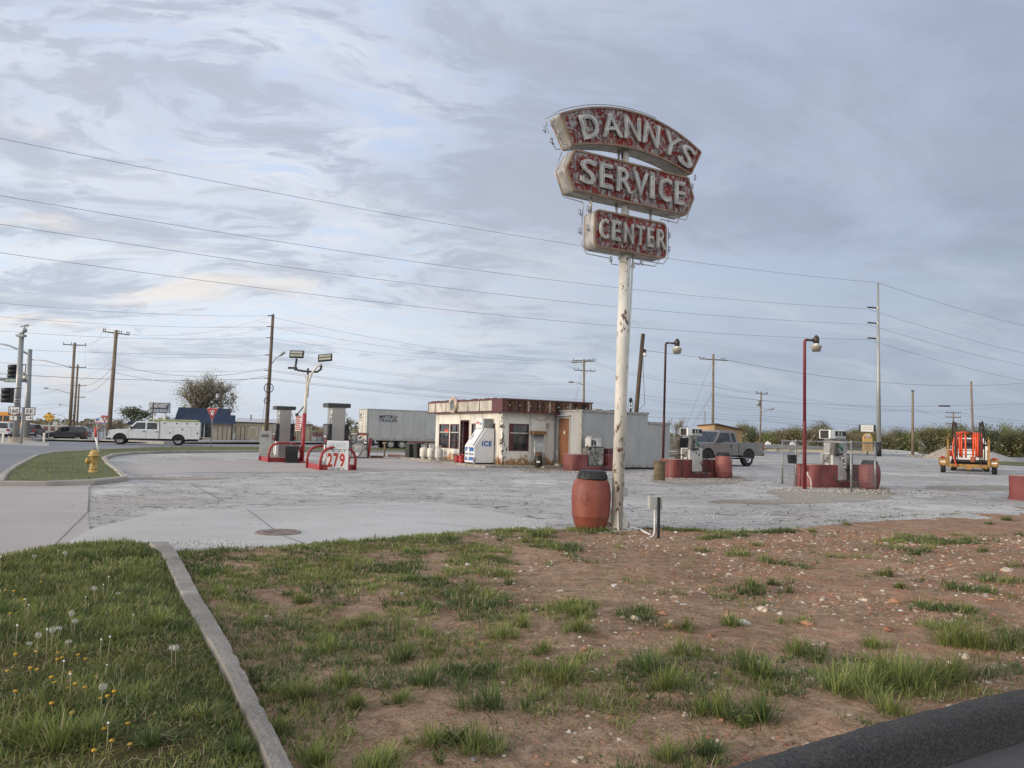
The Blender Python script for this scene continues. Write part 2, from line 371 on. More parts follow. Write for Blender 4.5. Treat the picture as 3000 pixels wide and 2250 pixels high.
# the road that passes behind, and the far side of it
road = [Vector((-60, 12, 0)), G(-300, 1432), G(0, 1408), G(42, 1372), G(75, 1355), G(108, 1338), G(158, 1329), G(226, 1324), G(294, 1320), G(384, 1316), G(497, 1314), G(700, 1314), G(1290, 1322), G(1300, 1330), G(1700, 1332), G(2100, 1336), G(2600, 1345), G(3000, 1358)]
road += [Vector((120, 105, 0)), Vector((60, 112, 0)), Vector((12, 110, 0)), Vector((-30, 92, 0)), Vector((-60, 92, 0)), Vector((-120, 92, 0)), Vector((-120, 12, 0))]
sheet_obj('road', road, -.05, M_road)
sheet_obj('far_parking_lot', [(-140, 96, 0), (-30, 96, 0), (10, 100, 0), (10, 150, 0), (-40, 190, 0), (-200, 190, 0)], -.10, ground_mat('far_asphalt', (.30, .30, .31), (.22, .22, .23), (.40, .40, .40), streak=.5))

M_brown = ground_mat('brown_gravel', (.30, .255, .205), (.17, .14, .11), (.42, .38, .33), grain=26, streak=.8, stain=.5, bump=1., pale=((.55, .52, .47), .5))
rr = random.Random(8)
for nm, cx, cy, ax, ay in (('gravel_patch', 2040, 1404, 150, 17), ('gravel_patch', 2440, 1446, 190, 24), ('gravel_patch', 1640, 1378, 120, 8), ('gravel_patch', 2850, 1430, 160, 8), ('gravel_patch', 2250, 1470, 170, 7), ('gravel_patch', 520, 1402, 150, 5)):
    sheet_obj(nm, [G(cx + ax * math.cos(a) * (1 + .35 * noise.noise(Vector((math.cos(a) * 2.2, math.sin(a) * 2.2, cx)))), cy + ay * math.sin(a) * (1 + .5 * noise.noise(Vector((math.cos(a) * 3, math.sin(a) * 3, cx + 5))))) for a in [i / 30 * 2 * PI for i in range(30)]], .005 + .001 * (cx % 3), M_brown)

def sweep(name, line, prof, m, closed=False, zf=None, base=0., sub=1.2, **k):
    """profile (offset to the right of travel, height) swept along a plan line that follows the terrain"""
    P = [Vector((p[0], p[1], 0)) for p in line]; Q = [P[0]]
    for a, b_ in zip(P, P[1:]):
        n = max(1, int((b_ - a).length / sub)); Q += [a.lerp(b_, i / n) for i in range(1, n + 1)]
    vs = []; N = len(prof)
    for i, p in enumerate(Q):
        t = (Q[min(i + 1, len(Q) - 1)] - Q[max(i - 1, 0)]).normalized(); r = Vector((t.y, -t.x, 0)); z = ZG(p.x, p.y) if zf is None else zf(p.x, p.y)
        for u, h in prof: q = p + r * u; vs.append((q.x, q.y, z + h + base))
    fs = [(i * N + j, i * N + j + 1, (i + 1) * N + j + 1, (i + 1) * N + j) for i in range(len(Q) - 1) for j in range(N - 1)]
    fs += [tuple(range(N))[::-1], tuple(range((len(Q) - 1) * N, len(Q) * N))]
    mb = MB(); mb.add(vs, fs, False); return mb.build(name, m, **k)
# grass island with the hydrant, and its kerb
isl_out = [(136, 1424), (0, 1424), (12, 1400), (42, 1376), (75, 1358), (108, 1340), (158, 1331), (226, 1326), (294, 1322), (384, 1318), (497, 1314), (700, 1312), (1000, 1313), (1290, 1318)]
isl_in = [(1290, 1324), (1000, 1324), (700, 1325), (497, 1327), (384, 1331), (328, 1338), (303, 1347), (312, 1363), (339, 1383), (364, 1409), (267, 1420)]
isl = [G(*p) for p in isl_out + isl_in]
def turf_z(x, y): return ZG(x, y) + .10 + .03 * noise.noise(Vector((x * .7, y * .7, 0)))
o = sheet_obj('grass_verge', isl, 0, M_turf, 1.0, zf=turf_z)
kerb_prof = [(-.10, -.1), (-.10, .10), (-.07, .13), (.05, .13), (.08, .10), (.11, -.1)]
tag(sweep('kerb', [isl[i] for i in range(14)], [(u, h) for u, h in kerb_prof], M_kerb), kind='structure')
tag(sweep('kerb', [isl[i] for i in range(14, 25)] + [isl[0], isl[1]], kerb_prof, M_kerb), kind='structure')
# kerb on the far side of the road with verge behind
fk = [G(60, 1292), G(150, 1290), G(300, 1293), G(480, 1299), G(700, 1298), G(900, 1299), G(1290, 1303)]
tag(sweep('kerb', fk, [(-.3, -.1), (-.3, .16), (-.2, .19), (.2, .19), (.3, -.1)], M_kerb), kind='structure')
fv = [p + Vector((0, .35, 0)) for p in fk]
sheet_obj('far_verge', fv + [fv[-1] + Vector((1, 6, 0)), fv[3] + Vector((0, 5, 0)), fv[0] + Vector((0, 4, 0))], .08, M_turf)
# traffic island, lower left
ti = [G(-60, 1309), G(143, 1308), G(146, 1301), G(60, 1291), G(-60, 1289)]
mb = MB(); mb.prism([(p.x, p.y) for p in ti], -.45, -.14, 'z'); tag(mb.build('traffic_island', ground_mat('chipped_island', (.45, .42, .38), (.2, .18, .16), (.6, .57, .52), grain=14, streak=1., stain=.8, bump=.6), bevel=.04), kind='structure')
# manhole
mh = G(815, 1562)
mb = MB(); mb.lathe([(.001, .022), (.25, .022), (.255, .016), (.27, .016), (.275, .024), (.31, .024), (.32, .01)], 40, (0, 0, 0))
for i in range(-4, 5):
    for j in range(-4, 5):
        if i * i + j * j < 19: mb.box(i * .05 - .018, i * .05 + .018, j * .05 - .018, j * .05 + .018, .02, .028)
tag(mb.build('manhole_cover', mat('rusty_iron', (.22, .17, .15), .7, .2, .3, 9, dirt=((.36, .31, .27), .7, 6), bump=.4), loc=mh), 'round rusty iron manhole cover set in the pale concrete slab', 'manhole cover')

# ---- foreground: dirt bank, lawn, narrow kerb, black kerb, parking asphalt
front_edge = [G(*p) for p in [(-700, 1780), (-300, 1690), (0, 1637), (120, 1612), (250, 1600), (330, 1594), (436, 1593), (497, 1599), (520, 1617), (700, 1607), (1000, 1590), (1200, 1572), (1450, 1550), (1600, 1549), (1700, 1550), (1850, 1548), (2000, 1552), (2217, 1559), (2298, 1549), (2488, 1530), (2705, 1516), (2840, 1504), (2950, 1484), (3100, 1462), (3400, 1440)]]
kb = [G(*p, .12) for p in [(2119, 2250), (2325, 2188), (2542, 2126), (2814, 2055), (3000, 2015)]]
kd = (kb[-1] - kb[1]).normalized(); k0 = kb[0]
kbl = [kb[0] - kd * 6] + kb + [kb[-1] + kd * 3]
back_edge = [p + Vector((-kd.y, kd.x, 0)) * -.05 for p in kbl]
def lawn_side(x, y):      # >0 on the lawn (left of the narrow kerb)
    a = CK[0]
    for a, c in zip(CK, CK[1:]):
        if a.y >= y >= c.y: return a.x + (c.x - a.x) * (a.y - y) / (a.y - c.y) - x
    a = CK[-2]; c = CK[-1]
    if y > CK[0].y: return CK[0].x - x + (y - CK[0].y) * -.3
    return a.x + (c.x - a.x) * (a.y - y) / (a.y - c.y) - x
CKr_ = [(1594, 436, 497), (1620, 470, 517), (1666, 493, 544), (1748, 531, 585), (1824, 571, 632), (1906, 626, 680), (1993, 669, 725), (2081, 709, 768), (2157, 750, 807), (2250, 784, 851)]
CKl = [G(l, y, .07) for y, l, r_ in CKr_]; CKr = [G(r_, y, .07) for y, l, r_ in CKr_]
CK = [(a + b_) / 2 for a, b_ in zip(CKl, CKr)]; CKW = [(a - b_).length / 2 for a, b_ in zip(CKl, CKr)]
CK.append(CK[-1] + (CK[-1] - CK[-3]).normalized() * 2.5)
def edge_dist(x, y, line):
    best = 9
    for a, c in zip(line, line[1:]):
        ax, ay, bx, by = a.x, a.y, c.x, c.y; L = (bx - ax) ** 2 + (by - ay) ** 2
        t = max(0, min(1, ((x - ax) * (bx - ax) + (y - ay) * (by - ay)) / L)); d = math.hypot(x - ax - t * (bx - ax), y - ay - t * (by - ay)); best = min(best, d)
    return best
def bank_z(x, y):
    v = Vector((x, y, 0)); ls = lawn_side(x, y)
    z = .035 + .035 * noise.noise(v * .55) + .022 * noise.noise(v * 1.9 + Vector((5, 0, 0))) + .010 * noise.noise(v * 5.5) + .005 * noise.noise(v * 14)
    z += .05 * sm((ls - .05) / .4) - .015 * sm((.25 + ls) / .2) * (ls < 0)
    z -= .05 * math.exp(-((x - .45) ** 2 / .1 + (y - 3.9) ** 2 / .25))
    e = edge_dist(x, y, front_edge); k = sm(e / .45)
    return max(.022, z) * k + (-.02 + .026 * sm(e / .08)) * (1 - k)
M_dirt, nb = newmat('red_dirt')
tc = nb.new('ShaderNodeTexCoord').outputs['Object']
d1 = nb.noise(tc, .8, 6, .65, .4); d2 = nb.noise(tc, 7, 6, .7, .3); d3 = nb.noise(tc, 45, 4, .7); pv = nb.voro(tc, 38); pv2 = nb.voro(tc, 85)
c = nb.mix(nb.ramp(d1, .35, .65), srgb(152, 121, 94), srgb(182, 151, 122))
c = nb.mix(nb.ramp(d2, .35, .7), nb.mix(.5, c, srgb(92, 68, 54)), nb.mix(.4, c, srgb(192, 164, 140)))
c = nb.mix(nb.math('MULTIPLY', nb.ramp(pv, .30, .18), nb.ramp(nb.noise(tc, 3, 3), .45, .6)), c, srgb(186, 158, 138))
c = nb.mix(nb.math('MULTIPLY', nb.ramp(pv2, .28, .15), nb.ramp(nb.noise(tc, 4.2, 3), .5, .62)), c, srgb(196, 176, 158))
xz = nb.new('ShaderNodeSeparateXYZ'); nb.put(xz.inputs[0], tc)
redm = nb.math('MULTIPLY', nb.ramp(xz.outputs[0], .5, 3.5), nb.ramp(nb.noise(tc, 1.7, 5, .6), .45, .7)); c = nb.mix(nb.math('MULTIPLY', redm, .55), c, srgb(180, 128, 98))
c = nb.mix(nb.ramp(d3, .38, .7, 0, .75), c, nb.mix(.55, c, (.05, .035, .03)))
hh = nb.math('ADD', nb.math('MULTIPLY', d2, 1.3), nb.math('ADD', nb.math('MULTIPLY', d3, .6), nb.math('MULTIPLY', nb.ramp(pv, .35, .1), .5)))
outm(nb, bsdf(nb, c, .95, 0, bumpn(nb, hh, .9, .02), spec=.15))
M_lawn, nb = newmat('lawn_soil')
tc = nb.new('ShaderNodeTexCoord').outputs['Object']
c = nb.mix(nb.ramp(nb.noise(tc, 3, 6, .7), .35, .65), srgb(62, 60, 34), srgb(92, 88, 50)); c = nb.mix(nb.ramp(nb.noise(tc, 60, 4, .7), .35, .7), c, srgb(96, 84, 58)); outm(nb, bsdf(nb, c, .95, 0, bumpn(nb, nb.noise(tc, 50, 5, .7), 1, .02), spec=.1))
def inpoly(x, y, P):
    c = False; j = len(P) - 1
    for i in range(len(P)):
        if (P[i].y > y) != (P[j].y > y) and x < (P[j].x - P[i].x) * (y - P[i].y) / (P[j].y - P[i].y) + P[i].x: c = not c
        j = i
    return c
bank_poly = front_edge + [Vector((16, 9, 0))] + back_edge[::-1] + [Vector((-9, 1.2, 0)), Vector((-14, 4, 0))]
def bank_mesh():
    bm = bmesh.new(); f = bm.faces.new([bm.verts.new((p.x, p.y, 0)) for p in bank_poly]); bmesh.ops.triangulate(bm, faces=[f])
    y = .9
    cuts = [(1, 2 + i * .22) for i in range(60)] + [(0, -10 + i * .25) for i in range(110)]
    for ax, k in cuts:
        no = Vector((1, 0, 0)) if ax == 0 else Vector((0, 1, 0))
        bmesh.ops.bisect_plane(bm, geom=bm.verts[:] + bm.edges[:] + bm.faces[:], plane_co=no * k, plane_no=no)
    fin = [f for f in bm.faces if 2.5 < f.calc_center_median().y < 8.5 and -4 < f.calc_center_median().x < 6]
    es = {e for f in fin for e in f.edges}
    bmesh.ops.subdivide_edges(bm, edges=list(es), cuts=2, use_grid_fill=True)
    for v in bm.verts: v.co.z = bank_z(v.co.x, v.co.y)
    bmesh.ops.recalc_face_normals(bm, faces=bm.faces)
    for f in bm.faces:
        if f.normal.z < 0: f.normal_flip()
        f.smooth = True; q = f.calc_center_median(); f.material_index = 1 if lawn_side(q.x, q.y) > 0 else 0
    me = bpy.data.meshes.new('dirt_bank'); bm.to_mesh(me); bm.free(); me.materials.append(M_dirt); me.materials.append(M_lawn)
    o = bpy.data.objects.new('dirt_bank', me); COL.objects.link(o); return tag(o, kind='structure')
bank_mesh()
# narrow concrete kerb between lawn and dirt
vs = []; rr = random.Random(3)
L = [CKl[0]] ; pts = []
for i in range(len(CK) - 1):
    a, c = CK[i], CK[i + 1]; n = max(1, int((c - a).length / .06))
    for k in range(n):
        q = a.lerp(c, k / n); wl = .92 * (CKW[min(i, 9)] * (1 - k / n) + CKW[min(i + 1, 9)] * (k / n))
        t = (c - a).normalized(); nn = Vector((-t.y, t.x, 0)); j = .004 * noise.noise(q * 2) + .003 * noise.noise(q * 19); chip = max(0, noise.noise(q * 6 + Vector((9, 9, 0))) - .42) * .05
        for u, h in ((1., -.06), (1.0, .062), (.90, .076), (0, .078), (-.90, .076), (-1.0, .060), (-1.02, -.06)):
            x = q + nn * (-wl * u) + nn * j - nn * (chip * (u < -.5)) * .8
            vs.append((x.x, x.y, h + .02 + .004 * noise.noise(x * 9) + .004 * noise.noise(x * 40)))
n = len(vs) // 7
mb = MB(); mb.add(vs, [(i * 7 + j, i * 7 + j + 1, (i + 1) * 7 + j + 1, (i + 1) * 7 + j) for i in range(n - 1) for j in range(6)] + [tuple(range(7))[::-1]], False)
tag(mb.build('narrow_kerb', M_kerbnear), kind='structure')
# black kerb and parking asphalt bottom right
M_blk = ground_mat('black_kerb', (.038, .036, .035), (.020, .019, .0185), (.075, .071, .068), grain=110, streak=.3, rough=.92, bump=1.6, stain=0)
kp = [(-.02, -.2), (-.02, .07), (-.008, .105), (.02, .128), (.06, .14), (.10, .141), (.13, .138), (.155, .128), (.175, .11), (.19, .085), (.205, .04), (.22, 0), (.235, -.035), (.24, -.2)]
M_blk, nb = newmat('tarry_kerb')
tc = nb.new('ShaderNodeTexCoord').outputs['Object']; v1 = nb.voro(tc, 150); v2 = nb.voro(tc, 150, out=1); n_ = nb.noise(tc, 60, 5, .7)
sx = nb.new('ShaderNodeSeparateXYZ'); nb.put(sx.inputs[0], v2)
c = nb.mix(nb.ramp(n_, .35, .7), (.036, .035, .034), (.10, .097, .094)); c = nb.mix(nb.math('MULTIPLY', nb.ramp(sx.outputs[0], .72, .95), nb.ramp(v1, .45, .2)), c, (.20, .19, .185)); c = nb.mix(nb.ramp(nb.noise(tc, 5, 5, .7), .5, .75, 0, .35), c, (.12, .11, .10))
outm(nb, bsdf(nb, c, .8, 0, bumpn(nb, nb.math('ADD', nb.math('MULTIPLY', v1, -1.0), n_), 1.0, .012), spec=.35))
bk = tag(sweep('black_kerb', kbl, kp, M_blk, zf=lambda x, y: 0, sub=.03), kind='structure')
for v in bk.data.vertices: v.co += v.co.normalized() * 0 + Vector((noise.noise(v.co * 11), noise.noise(v.co * 11 + Vector((7, 0, 0))), noise.noise(v.co * 9 + Vector((0, 7, 0))))) * .007
bk.data.polygons.foreach_set('use_smooth', [True] * len(bk.data.polygons))
pr = Vector((kd.y, -kd.x, 0))
sheet_obj('parking_asphalt', [kbl[0] + pr * .2, kbl[-1] + pr * .2, kbl[-1] + pr * 12, kbl[0] + pr * 12], -.035, M_park)
# ---------------------------------------------------------------- the big sign on its pole
B0 = G(1806, 1550, .03)
M_face, nb = newmat('peeling_red_paint')
tc = nb.new('ShaderNodeTexCoord').outputs['Object']
st = nb.scale3(tc, (1.5, 1, 1)); n1 = nb.noise(st, 4.6, 9, .76, 1.3); n2 = nb.noise(nb.scale3(tc, (1.6, 1, .8)), 19, 6, .7, .8)
red = nb.mix(nb.ramp(nb.noise(tc, 2.5, 4), .4, .6), srgb(98, 28, 24), srgb(128, 42, 32))
gry = nb.mix(nb.ramp(nb.noise(tc, 16, 5, .7), .35, .65), srgb(112, 110, 112), srgb(164, 163, 166))
f = nb.ramp(nb.math('ADD', nb.math('MULTIPLY', n1, .62), nb.math('MULTIPLY', n2, .42)), .508, .54)
c = nb.mix(f, red, gry); c = nb.mix(nb.math('MULTIPLY', nb.ramp(nb.noise(tc, 38, 4, .7), .55, .66), .6), c, srgb(84, 40, 38))
outm(nb, bsdf(nb, c, .75, 0, bumpn(nb, f, .5, .004), spec=.3))
M_sgal = mat('weathered_galvanised', (.36, .345, .32), .45, .35, .25, 4, dirt=((.24, .20, .15), .6, 7), bump=.15)
M_trim = mat('tan_trim', (.23, .155, .105), .7, 0, .2, 6)
M_letter = mat('dirty_white_letter', (.43, .43, .42), .6, 0, .25, 5, dirt=((.17, .12, .11), .6, 12))
M_neon = mat('unlit_neon_tube', (.62, .63, .62), .15, 0, .1, 6)
M_pole = mat('chipped_cream_pole', (.55, .53, .48), .6, 0, .12, 2, dirt=((.33, .31, .27), .6, 1.4), wear=((.12, .055, .04), .575, 8.5), stretch=(1, 1, .55), bump=.4)
M_pvc = mat('white_conduit', (.66, .66, .63), .45, 0, .1, 4, dirt=((.4, .38, .33), .4, 6))
M_wire = mat('dull_tube', (.38, .38, .38), .4, .6, .1)
M_black = mat('black_plastic', (.012, .012, .013), .55, 0, .2, 8, bump=.2)
BASE = Vector((B0.x + .08, B0.y, B0.z))
sg = thing('service_station_sign', "tall weathered DANNYS SERVICE CENTER sign, peeling red panels on a chipped cream pole", 'sign', BASE, math.radians(29.7))
LX = lambda wx, wy: Vector((wx * .8686 + wy * .4955, -wx * .4955 + wy * .8686))
pb = LX(-.08, 0)
mb = MB().use(0, True)
mb.tube([(pb.x, pb.y, -.15), (pb.x * .1, pb.y * .1, 4.5)], [.093, .092], 28); mb.tube([(pb.x * .1, pb.y * .1, 4.42), (-.05, 0, 6.2)], [.066, .064], 24)
part('pole', mb, M_pole, sg)
mb = MB()
for k in range(4):
    a = math.radians(45 + 90 * k + 15); ca, sa = math.cos(a), math.sin(a)
    P = [(.08, .34), (.08, 0), (.245, 0), (.225, .06)]; t = .008
    vs = [(pb.x + ca * r_ - sa * t * q, pb.y + sa * r_ + ca * t * q, z) for q in (-1, 1) for r_, z in P]
    mb.add(vs, [(0, 1, 2, 3), (7, 6, 5, 4)] + [(i, (i + 1) % 4, (i + 1) % 4 + 4, i + 4) for i in range(4)], False)
mb.box(pb.x - .2, pb.x + .2, pb.y - .2, pb.y + .2, -.03, -.002)
part('base_gusset', mb, M_pole, sg, label='four steel fins and a plate at the foot of the pole')
T = .14; zb = -BASE.z        # heights below are above the lot
def outline_panel(name, pts, r=.045, nocurve=False):
    # round the corners a little
    out = []; n = len(pts)
    for i in range(n):
        a, p, q = Vector(pts[i - 1]), Vector(pts[i]), Vector(pts[(i + 1) % n]); d1 = (a - p); d2 = (q - p); rr_ = min(r, d1.length * .4, d2.length * .4)
        ang = d1.normalized().dot(d2.normalized())
        if ang < -.97: out.append(p); continue
        e1 = p + d1.normalized() * rr_; e2 = p + d2.normalized() * rr_
        for k in range(5): t = k / 4; out.append(e1 * (1 - t) ** 2 + p * 2 * t * (1 - t) + e2 * t * t)
    cen = sum((Vector(q) for q in out), Vector((0, 0))) / len(out)
    def inset(d):
        res = []; m = len(out)
        for i in range(m):
            a, p, q = out[i - 1], out[i], out[(i + 1) % m]; t = (q - a).normalized(); nn = Vector((-t.y, t.x))
            if ORI[0] < 0: nn = -nn
            res.append(p + nn * d)
        return res
    area = sum(out[i - 1].x * out[i].y - out[i].x * out[i - 1].y for i in range(len(out))); ORI[0] = 1 if area > 0 else -1
    o2 = [(p.x, p.y + zb) for p in out]; i2 = [(p.x, p.y + zb) for p in inset(.032)]
    body = MB(); body.prism(o2, -T + .02, T - .02, 'y'); ob = part(name, body, M_sgal, sg)
    fr = MB(); n = len(o2)
    for y0, y1 in ((-T - .012, -T + .02), (T - .02, T + .012)):
        vs = [(x, y0, z) for x, z in o2] + [(x, y1, z) for x, z in o2] + [(x, y0, z) for x, z in i2] + [(x, y1, z) for x, z in i2]
        fs = []
        for i in range(n):
            j = (i + 1) % n; fs += [(i, j, j + n, i + n), (i, i + 2 * n, j + 2 * n, j), (i + n, j + n, j + 3 * n, i + 3 * n), (i + 2 * n, i + 3 * n, j + 3 * n, j + 2 * n)]
        fr.add(vs, fs, False)
    part('trim', fr, M_trim, ob)
    fc = MB(); fc.prism(i2, -T + .002, -T + .021, 'y'); fc.prism(i2, T - .021, T - .002, 'y'); part('painted_face', fc, M_face, ob)
    return ob
ORI = [1]
def arc(cx, cz, R, a0, a1, n):
    return [(cx + R * math.sin(a0 + (a1 - a0) * i / n), cz + R * math.cos(a0 + (a1 - a0) * i / n)) for i in range(n + 1)]
At = math.asin(1.47 / 3.08); Ab = math.asin(1.22 / 4.0)
top = arc(.035, 6.81 - 3.08, 3.08, -At, At, 26); bot = arc(.045, 6.175 - 4.0, 4.0, Ab, -Ab, 22)
p1 = outline_panel('arched_panel', top + bot)
p2 = outline_panel('arrow_ended_panel', [(-1.135, 5.945), (1.2, 5.94), (1.335, 5.605), (1.17, 5.265), (-1.145, 5.28), (-1.30, 5.61)], .03)
p3 = outline_panel('rounded_panel', [(-.735, 5.07), (.735, 5.065), (.735, 4.455), (-.735, 4.46)], .11)
def neon(ch, X, w, h, par):
    cu = bpy.data.curves.new('t', 'FONT'); cu.body = ch; cu.offset = -.012; cu.fill_mode = 'NONE' if hasattr(cu, 'fill_mode') else cu.fill_mode; cu.bevel_depth = .011; cu.bevel_resolution = 1; cu.resolution_u = 3
    ob = bpy.data.objects.new('t', cu); COL.objects.link(ob); dg = bpy.context.evaluated_depsgraph_get(); dg.update(); me = bpy.data.meshes.new_from_object(ob.evaluated_get(dg))
    bpy.data.objects.remove(ob)
    vs = [v.co.copy() for v in me.vertices]; x0, x1 = min(v.x for v in vs), max(v.x for v in vs); y0, y1 = min(v.y for v in vs), max(v.y for v in vs)
    mb = MB(); fs = [tuple(p.vertices) for p in me.polygons]
    mb.add([tuple(X @ Vector(((v.x - (x0 + x1) / 2) / (x1 - x0) * w, (v.y - (y0 + y1) / 2) / (y1 - y0) * h, v.z * .4 + .012))) for v in vs], fs, True)
    mb.build('neon_tube', M_neon, par, recalc=False)
def letter(ch, x, z, w, h, ang, par, back=True):
    ca, sa = math.cos(ang), math.sin(ang)
    X = Matrix(((ca, sa, 0, x), (0, 0, -1, -T - .002), (-sa, ca, 0, z + zb), (0, 0, 0, 1)))
    mb = MB(); text(mb, ch, X @ Matrix.Translation((0, 0, .016)), h, w, .034, bold=.004)
    ob = part('letter', mb, M_letter, par); neon(ch, X @ Matrix.Translation((0, 0, .04)), w * .72, h * .84, ob)
for ch, a, wd in zip('DANNYS', (-19.3, -10.4, -1.5, 6.7, 15.6, 23.4), (.34, .40, .33, .33, .40, .33)):
    a = math.radians(a); letter(ch, .035 + 2.775 * math.sin(a), 3.73 + 2.775 * math.cos(a), wd, .385, a, p1)
for ch, x0, x1 in (('S', -1.05, -.75), ('E', -.68, -.42), ('R', -.34, -.03), ('V', -.01, .30), ('I', .34, .43), ('C', .52, .80), ('E', .87, 1.10)):
    letter(ch, (x0 + x1) / 2, 5.615, x1 - x0, .40, 0, p2)
for ch, x0, x1 in (('C', -.66, -.49), ('E', -.42, -.25), ('N', -.18, .01), ('T', .06, .24), ('E', .30, .43), ('R', .50, .69)):
    letter(ch, (x0 + x1) / 2, 4.765, x1 - x0, .325, 0, p3)
for x, z0, z1 in ((-.16, 5.9, 6.2), (-.70, 5.04, 5.3), (-.19, 5.04, 5.3), (.52, 5.04, 5.3)): mb = MB().use(0, True); mb.cyl((x, .02, z0 + zb), (x, .02, z1 + zb), .022); part('strut', mb, M_sgal, sg)
# loose perimeter tubing left from the neon borders, both faces
mb = MB().use(0, True)
def tb(pts, y, r=.0075): mb.tube([(x, y, z + zb) for x, z in pts], r, 6)
def hook(x, z, y, dx): tb([(x, z), (x + dx * .07, z + .0), (x + dx * .07, z + .07), (x + dx * .03, z + .08), (x + dx * .03, z - .03)], y)
for y in (-T + .03, T - .03):
    a = arc(.035, 3.73, 3.125, -At - .02, .15 if y < 0 else At, 20); tb([(-1.50, 6.30), (-1.53, 6.42)] + a[1:], y)
    tb([(-1.50, 6.28), (-1.33, 5.98), (-1.24, 5.99)], y)
    tb([(-1.21, 5.96), (-1.335, 5.61), (-1.17, 5.245), (-.80, 5.22), (-.78, 5.17), (-.80, 4.95)], y)
    tb([(.80, 5.10), (.82, 5.21), (1.19, 5.20), (1.37, 5.61), (1.24, 5.95)], y)
    tb([(-.80, 4.98), (-.80, 4.55), (-.70, 4.40), (-.25, 4.39), (-.20, 4.36), (-.20, 4.30), (-.07, 4.30)], y)
    tb([(.10, 4.30), (.20, 4.30), (.22, 4.38), (.70, 4.38), (.80, 4.5), (.80, 5.0)], y)
    for x, z, d in ((-1.50, 6.22, -1), (-1.36, 6.06, -1), (-.80, 5.02, -1), (-.80, 4.72, -1), (.80, 4.85, .6), (.80, 4.62, .6), (1.36, 5.95, .6), (1.30, 5.78, .6), (-.25, 4.35, .8), (.28, 4.32, -.8)): hook(x, z, y, d)
part('border_tubing', mb, M_wire, sg)
mb = MB().use(0, True)
px_ = pb.x + .115
mb.tube([(px_, pb.y - .02, .62), (px_ - .01, pb.y - .02, 1.2), (px_ + .02 - pb.x, -.02, 4.44)], .016, 10)
mb.tube([(px_ - .03, pb.y - .03, .52), (px_ - .05, pb.y - .04, .2), (px_ - .02, pb.y - .05, .09), (px_ + .08, pb.y - .1, .03), (px_ + .22, pb.y - .2, .0)], .018, 12)
for z in (.75, 1.9, 3.0): mb.box(px_ - .03 - pb.x * .2, px_ + .022, pb.y - .045, pb.y + .01, z, z + .025)
part('conduit', mb, M_pvc, sg)
mb = MB(); mb.box(px_ - .055, px_ + .04, pb.y - .08, pb.y + .01, .52, .66); part('junction_box', mb, mat('grey_box_paint', (.40, .42, .40), .5, .1, .1, dirt=((.25, .22, .18), .4, 8)), sg, bevel=.006)
mb = MB().use(0, True); mb.tube([(pb.x + .0, pb.y - .1, 4.42), (pb.x + .03, pb.y - .10, 4.2), (pb.x + .1, pb.y - .05, 3.95), (pb.x + .11, pb.y - .03, 3.7)], .011, 8)
part('loose_cable', mb, M_pvc, sg)
# terracotta barrel with a black lid
M_terra = mat('terracotta_plastic', (.205, .052, .033), .6, 0, .15, 2, dirt=((.27, .11, .08), .45, 3), bump=.1, stretch=(1, 1, .5))
def barrel(pos, label, m, rot=0, h=.93, r=.315, tilt=0, group=None, lidcol=None):
    t = thing('plastic_barrel', label, 'barrel', pos, rot, group)
    mb = MB().use(0, True); k = h / .93; q = r / .315
    mb.lathe([(a * q, z * k) for a, z in [(.0001, 0), (.205, 0), (.235, .015), (.27, .10), (.296, .205), (.30, .21), (.301, .225), (.308, .30), (.314, .42), (.3165, .50), (.314, .605), (.310, .612), (.308, .62), (.298, .70), (.275, .765), (.24, .80), (.225, .82), (.0001, .82)]], 40, caps=False)
    body = part('barrel_body', mb, m, t)
    mb = MB(); a0 = -2.0
    for w0, z0, z1 in ((.30, .46, .58), (.14, .40, .435)):
        for sgn in (0,):
            n = 6
            for zz in (z0, z1):
                P = []
                for i in range(n + 1):
                    a = a0 + (i / n - .5) * w0; P.append((math.cos(a) * (.316 * q), math.sin(a) * (.316 * q), zz * k))
                mb.tube(P, .004, 5)
            for i in (0, n):
                a = a0 + (i / n - .5) * w0; mb.tube([(math.cos(a) * .316 * q, math.sin(a) * .316 * q, zz * k) for zz in (z0, z1)], .004, 5)
    part('moulded_frame', mb, m, t)
    mb = MB().use(0, True); mb.lathe([(.0001, .80 * k), (.243 * q, .80 * k), (.250 * q, .815 * k), (.243 * q, .83 * k), (.205 * q, .925 * k), (.195 * q, .93 * k), (.0001, .93 * k)], 36, caps=False)
    for i in range(14):
        a = i / 14 * 2 * PI; mb.cyl((math.cos(a) * .244 * q, math.sin(a) * .244 * q, .825 * k), (math.cos(a) * .210 * q, math.sin(a) * .210 * q, .92 * k), .006)
    lid = part('lid', mb, lidcol or M_black, t); lid.rotation_euler = (tilt, tilt * .6, 0)
    return t
barrel(G(1730, 1550, .01), 'big terracotta barrel with black lid beside the sign pole', M_terra, 0, .935, .315, .025)
